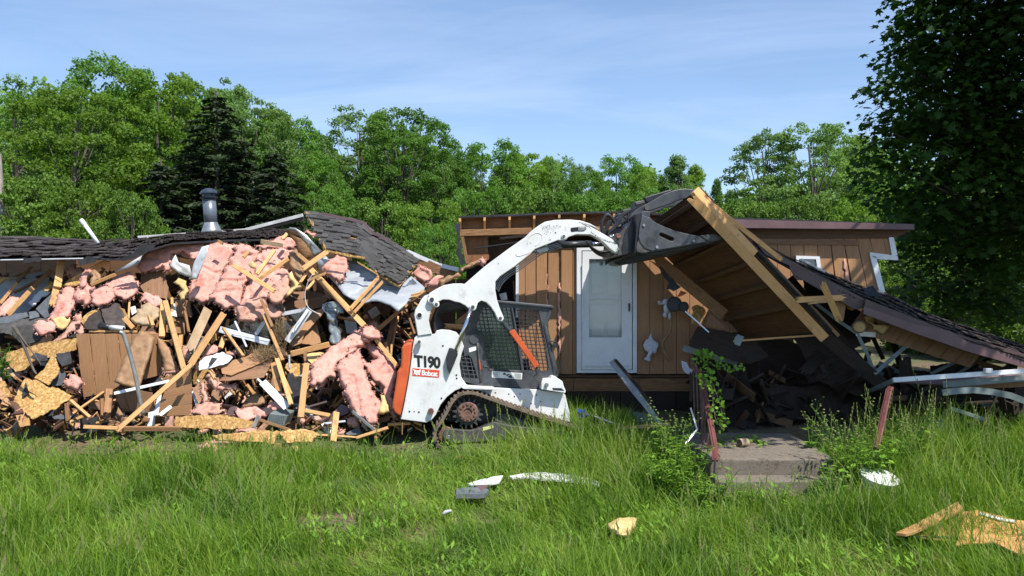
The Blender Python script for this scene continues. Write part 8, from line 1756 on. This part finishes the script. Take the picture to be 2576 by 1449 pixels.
vt = []; lc = []
random.seed(6)
for pth in vp_:
    sm = smoothpath([P(*S(x, y), 10.6 - (y - 0) * .0008) for x, y in pth], 6); vt.append(tube(sm, .004, 4, .003))
    for p in sm:
        for _ in range(2 if pth is not vp_[1] else 2):
            if random.random() < .8: lc.append(tuple(p + Vector((random.uniform(-.06, .07), random.uniform(-.05, .05), random.uniform(-.06, .04)))))
mk('vine_stem', join(*vt), MAT['bark'], vine, fixn=False); leaves_obj('leaf_cluster', lc, [random.uniform(.022, .042) for _ in lc], 'leaf_weed', parent=vine, flat=1.0, kind='stuff')
# ------------------------------------------------------------------ things lying in the meadow
def ground_sheet(cr, pts, h, mat, label, name, cat, t=.01, rag=0, curl=0, **k):
    q = ragged(cr.L(pts), rag, 8, 3); p3 = []
    for i, (u, v) in enumerate(q): p = gpt(u, v, h); p3.append(p + Vector((0, 0, curl * math.sin(i * 1.3))))
    return mk(name, prism(p3, Vector((0, 0, t))), MAT[mat], label=label, cat=cat, **k)
ground_sheet(GM, [(795,412),(860,388),(940,368),(1040,345),(1100,338),(1085,375),(1060,400),(1000,408),(900,418),(850,420)], .13, 'white_dull', 'white torn vinyl piece left of the tall grass tuft', 'vinyl_piece', 'vinyl', t=.02, rag=1)
ground_sheet(GM, [(1150,345),(1250,325),(1400,310),(1560,320),(1720,338),(1830,360),(1895,382),(1930,400),(1925,425),(1850,412),(1720,395),(1600,378),(1430,372),(1300,352),(1180,360)], .12, 'white_dull', 'long curved white vinyl strip lying in the grass', 'vinyl_piece', 'vinyl', t=.02, rag=1)
ground_sheet(GM, [(850,425),(975,420),(955,445),(910,470),(880,440)], .16, 'mauve', 'mauve scrap under the torn white vinyl piece', 'metal_scrap', 'scrap', t=.02)
ground_sheet(GM, [(700,480),(760,465),(900,462),(975,480),(960,510),(900,525),(760,522),(697,525)], .13, 'slate', 'grey mauve flat scrap below the white vinyl', 'metal_scrap', 'scrap', t=.05)
q = gpt(*GM(620, 655), .1); pillow(GM, [(572,650),(600,625),(655,618),(660,635),(625,655),(580,672)], 0, 'white_dull', 'small crumpled white scrap in the middle grass', 'paper_scrap', 'paper', D=(q - CAM).y, T=.03, group=None, res=2.5, fold=.03, rag=1)
q = gpt(*GM(2120, 840), .04); pillow(GM, [(2000,735),(2060,705),(2130,690),(2170,685),(2250,690),(2240,760),(2210,800),(2190,840),(2120,860),(2060,830),(2010,790)], 0, 'yellow', 'tan foam chunk lying in the grass at lower right of centre', 'foam_chunk', 'foam', D=(q - CAM).y - .05, T=.06, group=None, res=3.2, fold=.09, rag=4, tilt=(0, -.006))
ground_sheet(N, [(820,1288),(900,1298),(1010,1285),(1085,1283),(1100,1320),(1092,1365),(1060,1350),(1035,1308),(980,1302),(900,1310)], .14, 'yellow', 'cream folded paper lying in the worn grass', 'paper_piece', 'paper', t=.012, curl=.02)
ground_sheet(GM, [(680,178),(740,168),(735,185),(700,190)], .05, 'siding', 'small tan stone like scrap near the track', 'board_scrap', 'scrap', t=.03)
# white tub
tb = gpt(*Q(475, 935), .0); tub = thing('plastic_tub', 'white plastic tub tilted in the grass right of the steps', 'tub', tuple(tb))
axt = Vector((.12, -.25, .95)).normalized(); rr = .21
mk('tub_shell', lathe(tb, axt, [(rr * .75, .0), (rr * .95, .24), (rr, .25), (rr, .26), (rr * .93, .26), (rr * .72, .02), (0, .02)], 28), MAT['plastic'], tub, smooth=True)
mk('rim', lathe(tb + axt * .245, axt, [(rr * .95, .0), (rr * 1.04, .005), (rr * 1.04, .02), (rr * .95, .022)], 28), MAT['plastic'], tub, smooth=True)
# boards at the lower right
pl_ = thing('board_pile', 'broken orange plywood with pale board lying in the grass at the lower right corner', 'board pile', tuple(gpt(2450, 1390)))
def gs(name, pts, h, mat, t, **k):
    p3 = [gpt(*Q(*p[:2]), h + (p[2] if len(p) > 2 else 0)) for p in pts]; c = sum(p3, Vector()) / len(p3)
    return mk(name, prism(p3, Vector((0, 0, t))), MAT[mat], pl_, Mw=basis(p3[0], p3[1], Vector((0, 0, 1))), bevel=.003, **k)
MAT['ply_fresh'] = surf('orange_plywood', (.42, .19, .06), (.66, .36, .14), 2.2, (1, 5, 5), .6, .1, 10, .08, wave=2.0)
gs('plywood_sheet', [(640,1190),(850,1095),(1060,1040),(1040,1100),(1020,1165),(990,1230),(800,1215)], .10, 'ply_fresh', .015)
gs('plywood_sheet', [(1060,1045),(1140,1035),(1380,1100),(1500,1110),(1500,1290),(1400,1320),(1240,1240),(1050,1250),(1000,1260),(1025,1165)], .14, 'ply_fresh', .018)
gs('pale_board', [(615,1188),(700,1150),(1010,988),(1048,1035),(900,1110),(740,1180),(680,1198)], .17, 'lumber', .03)
gs('batten', [(1055,1055),(1065,1058),(1025,1175),(1012,1172)], .17, 'lumber_old_shaded', .02)
gs('foam_edge', [(1150,1045),(1200,1060),(1290,1085),(1380,1100),(1375,1112),(1280,1096),(1190,1072),(1145,1056)], .165, 'white_dull', .015)
gs('black_strip', [(640,1196),(1000,1200),(1100,1165),(1104,1170),(1000,1208),(640,1203)], .125, 'felt', .01)
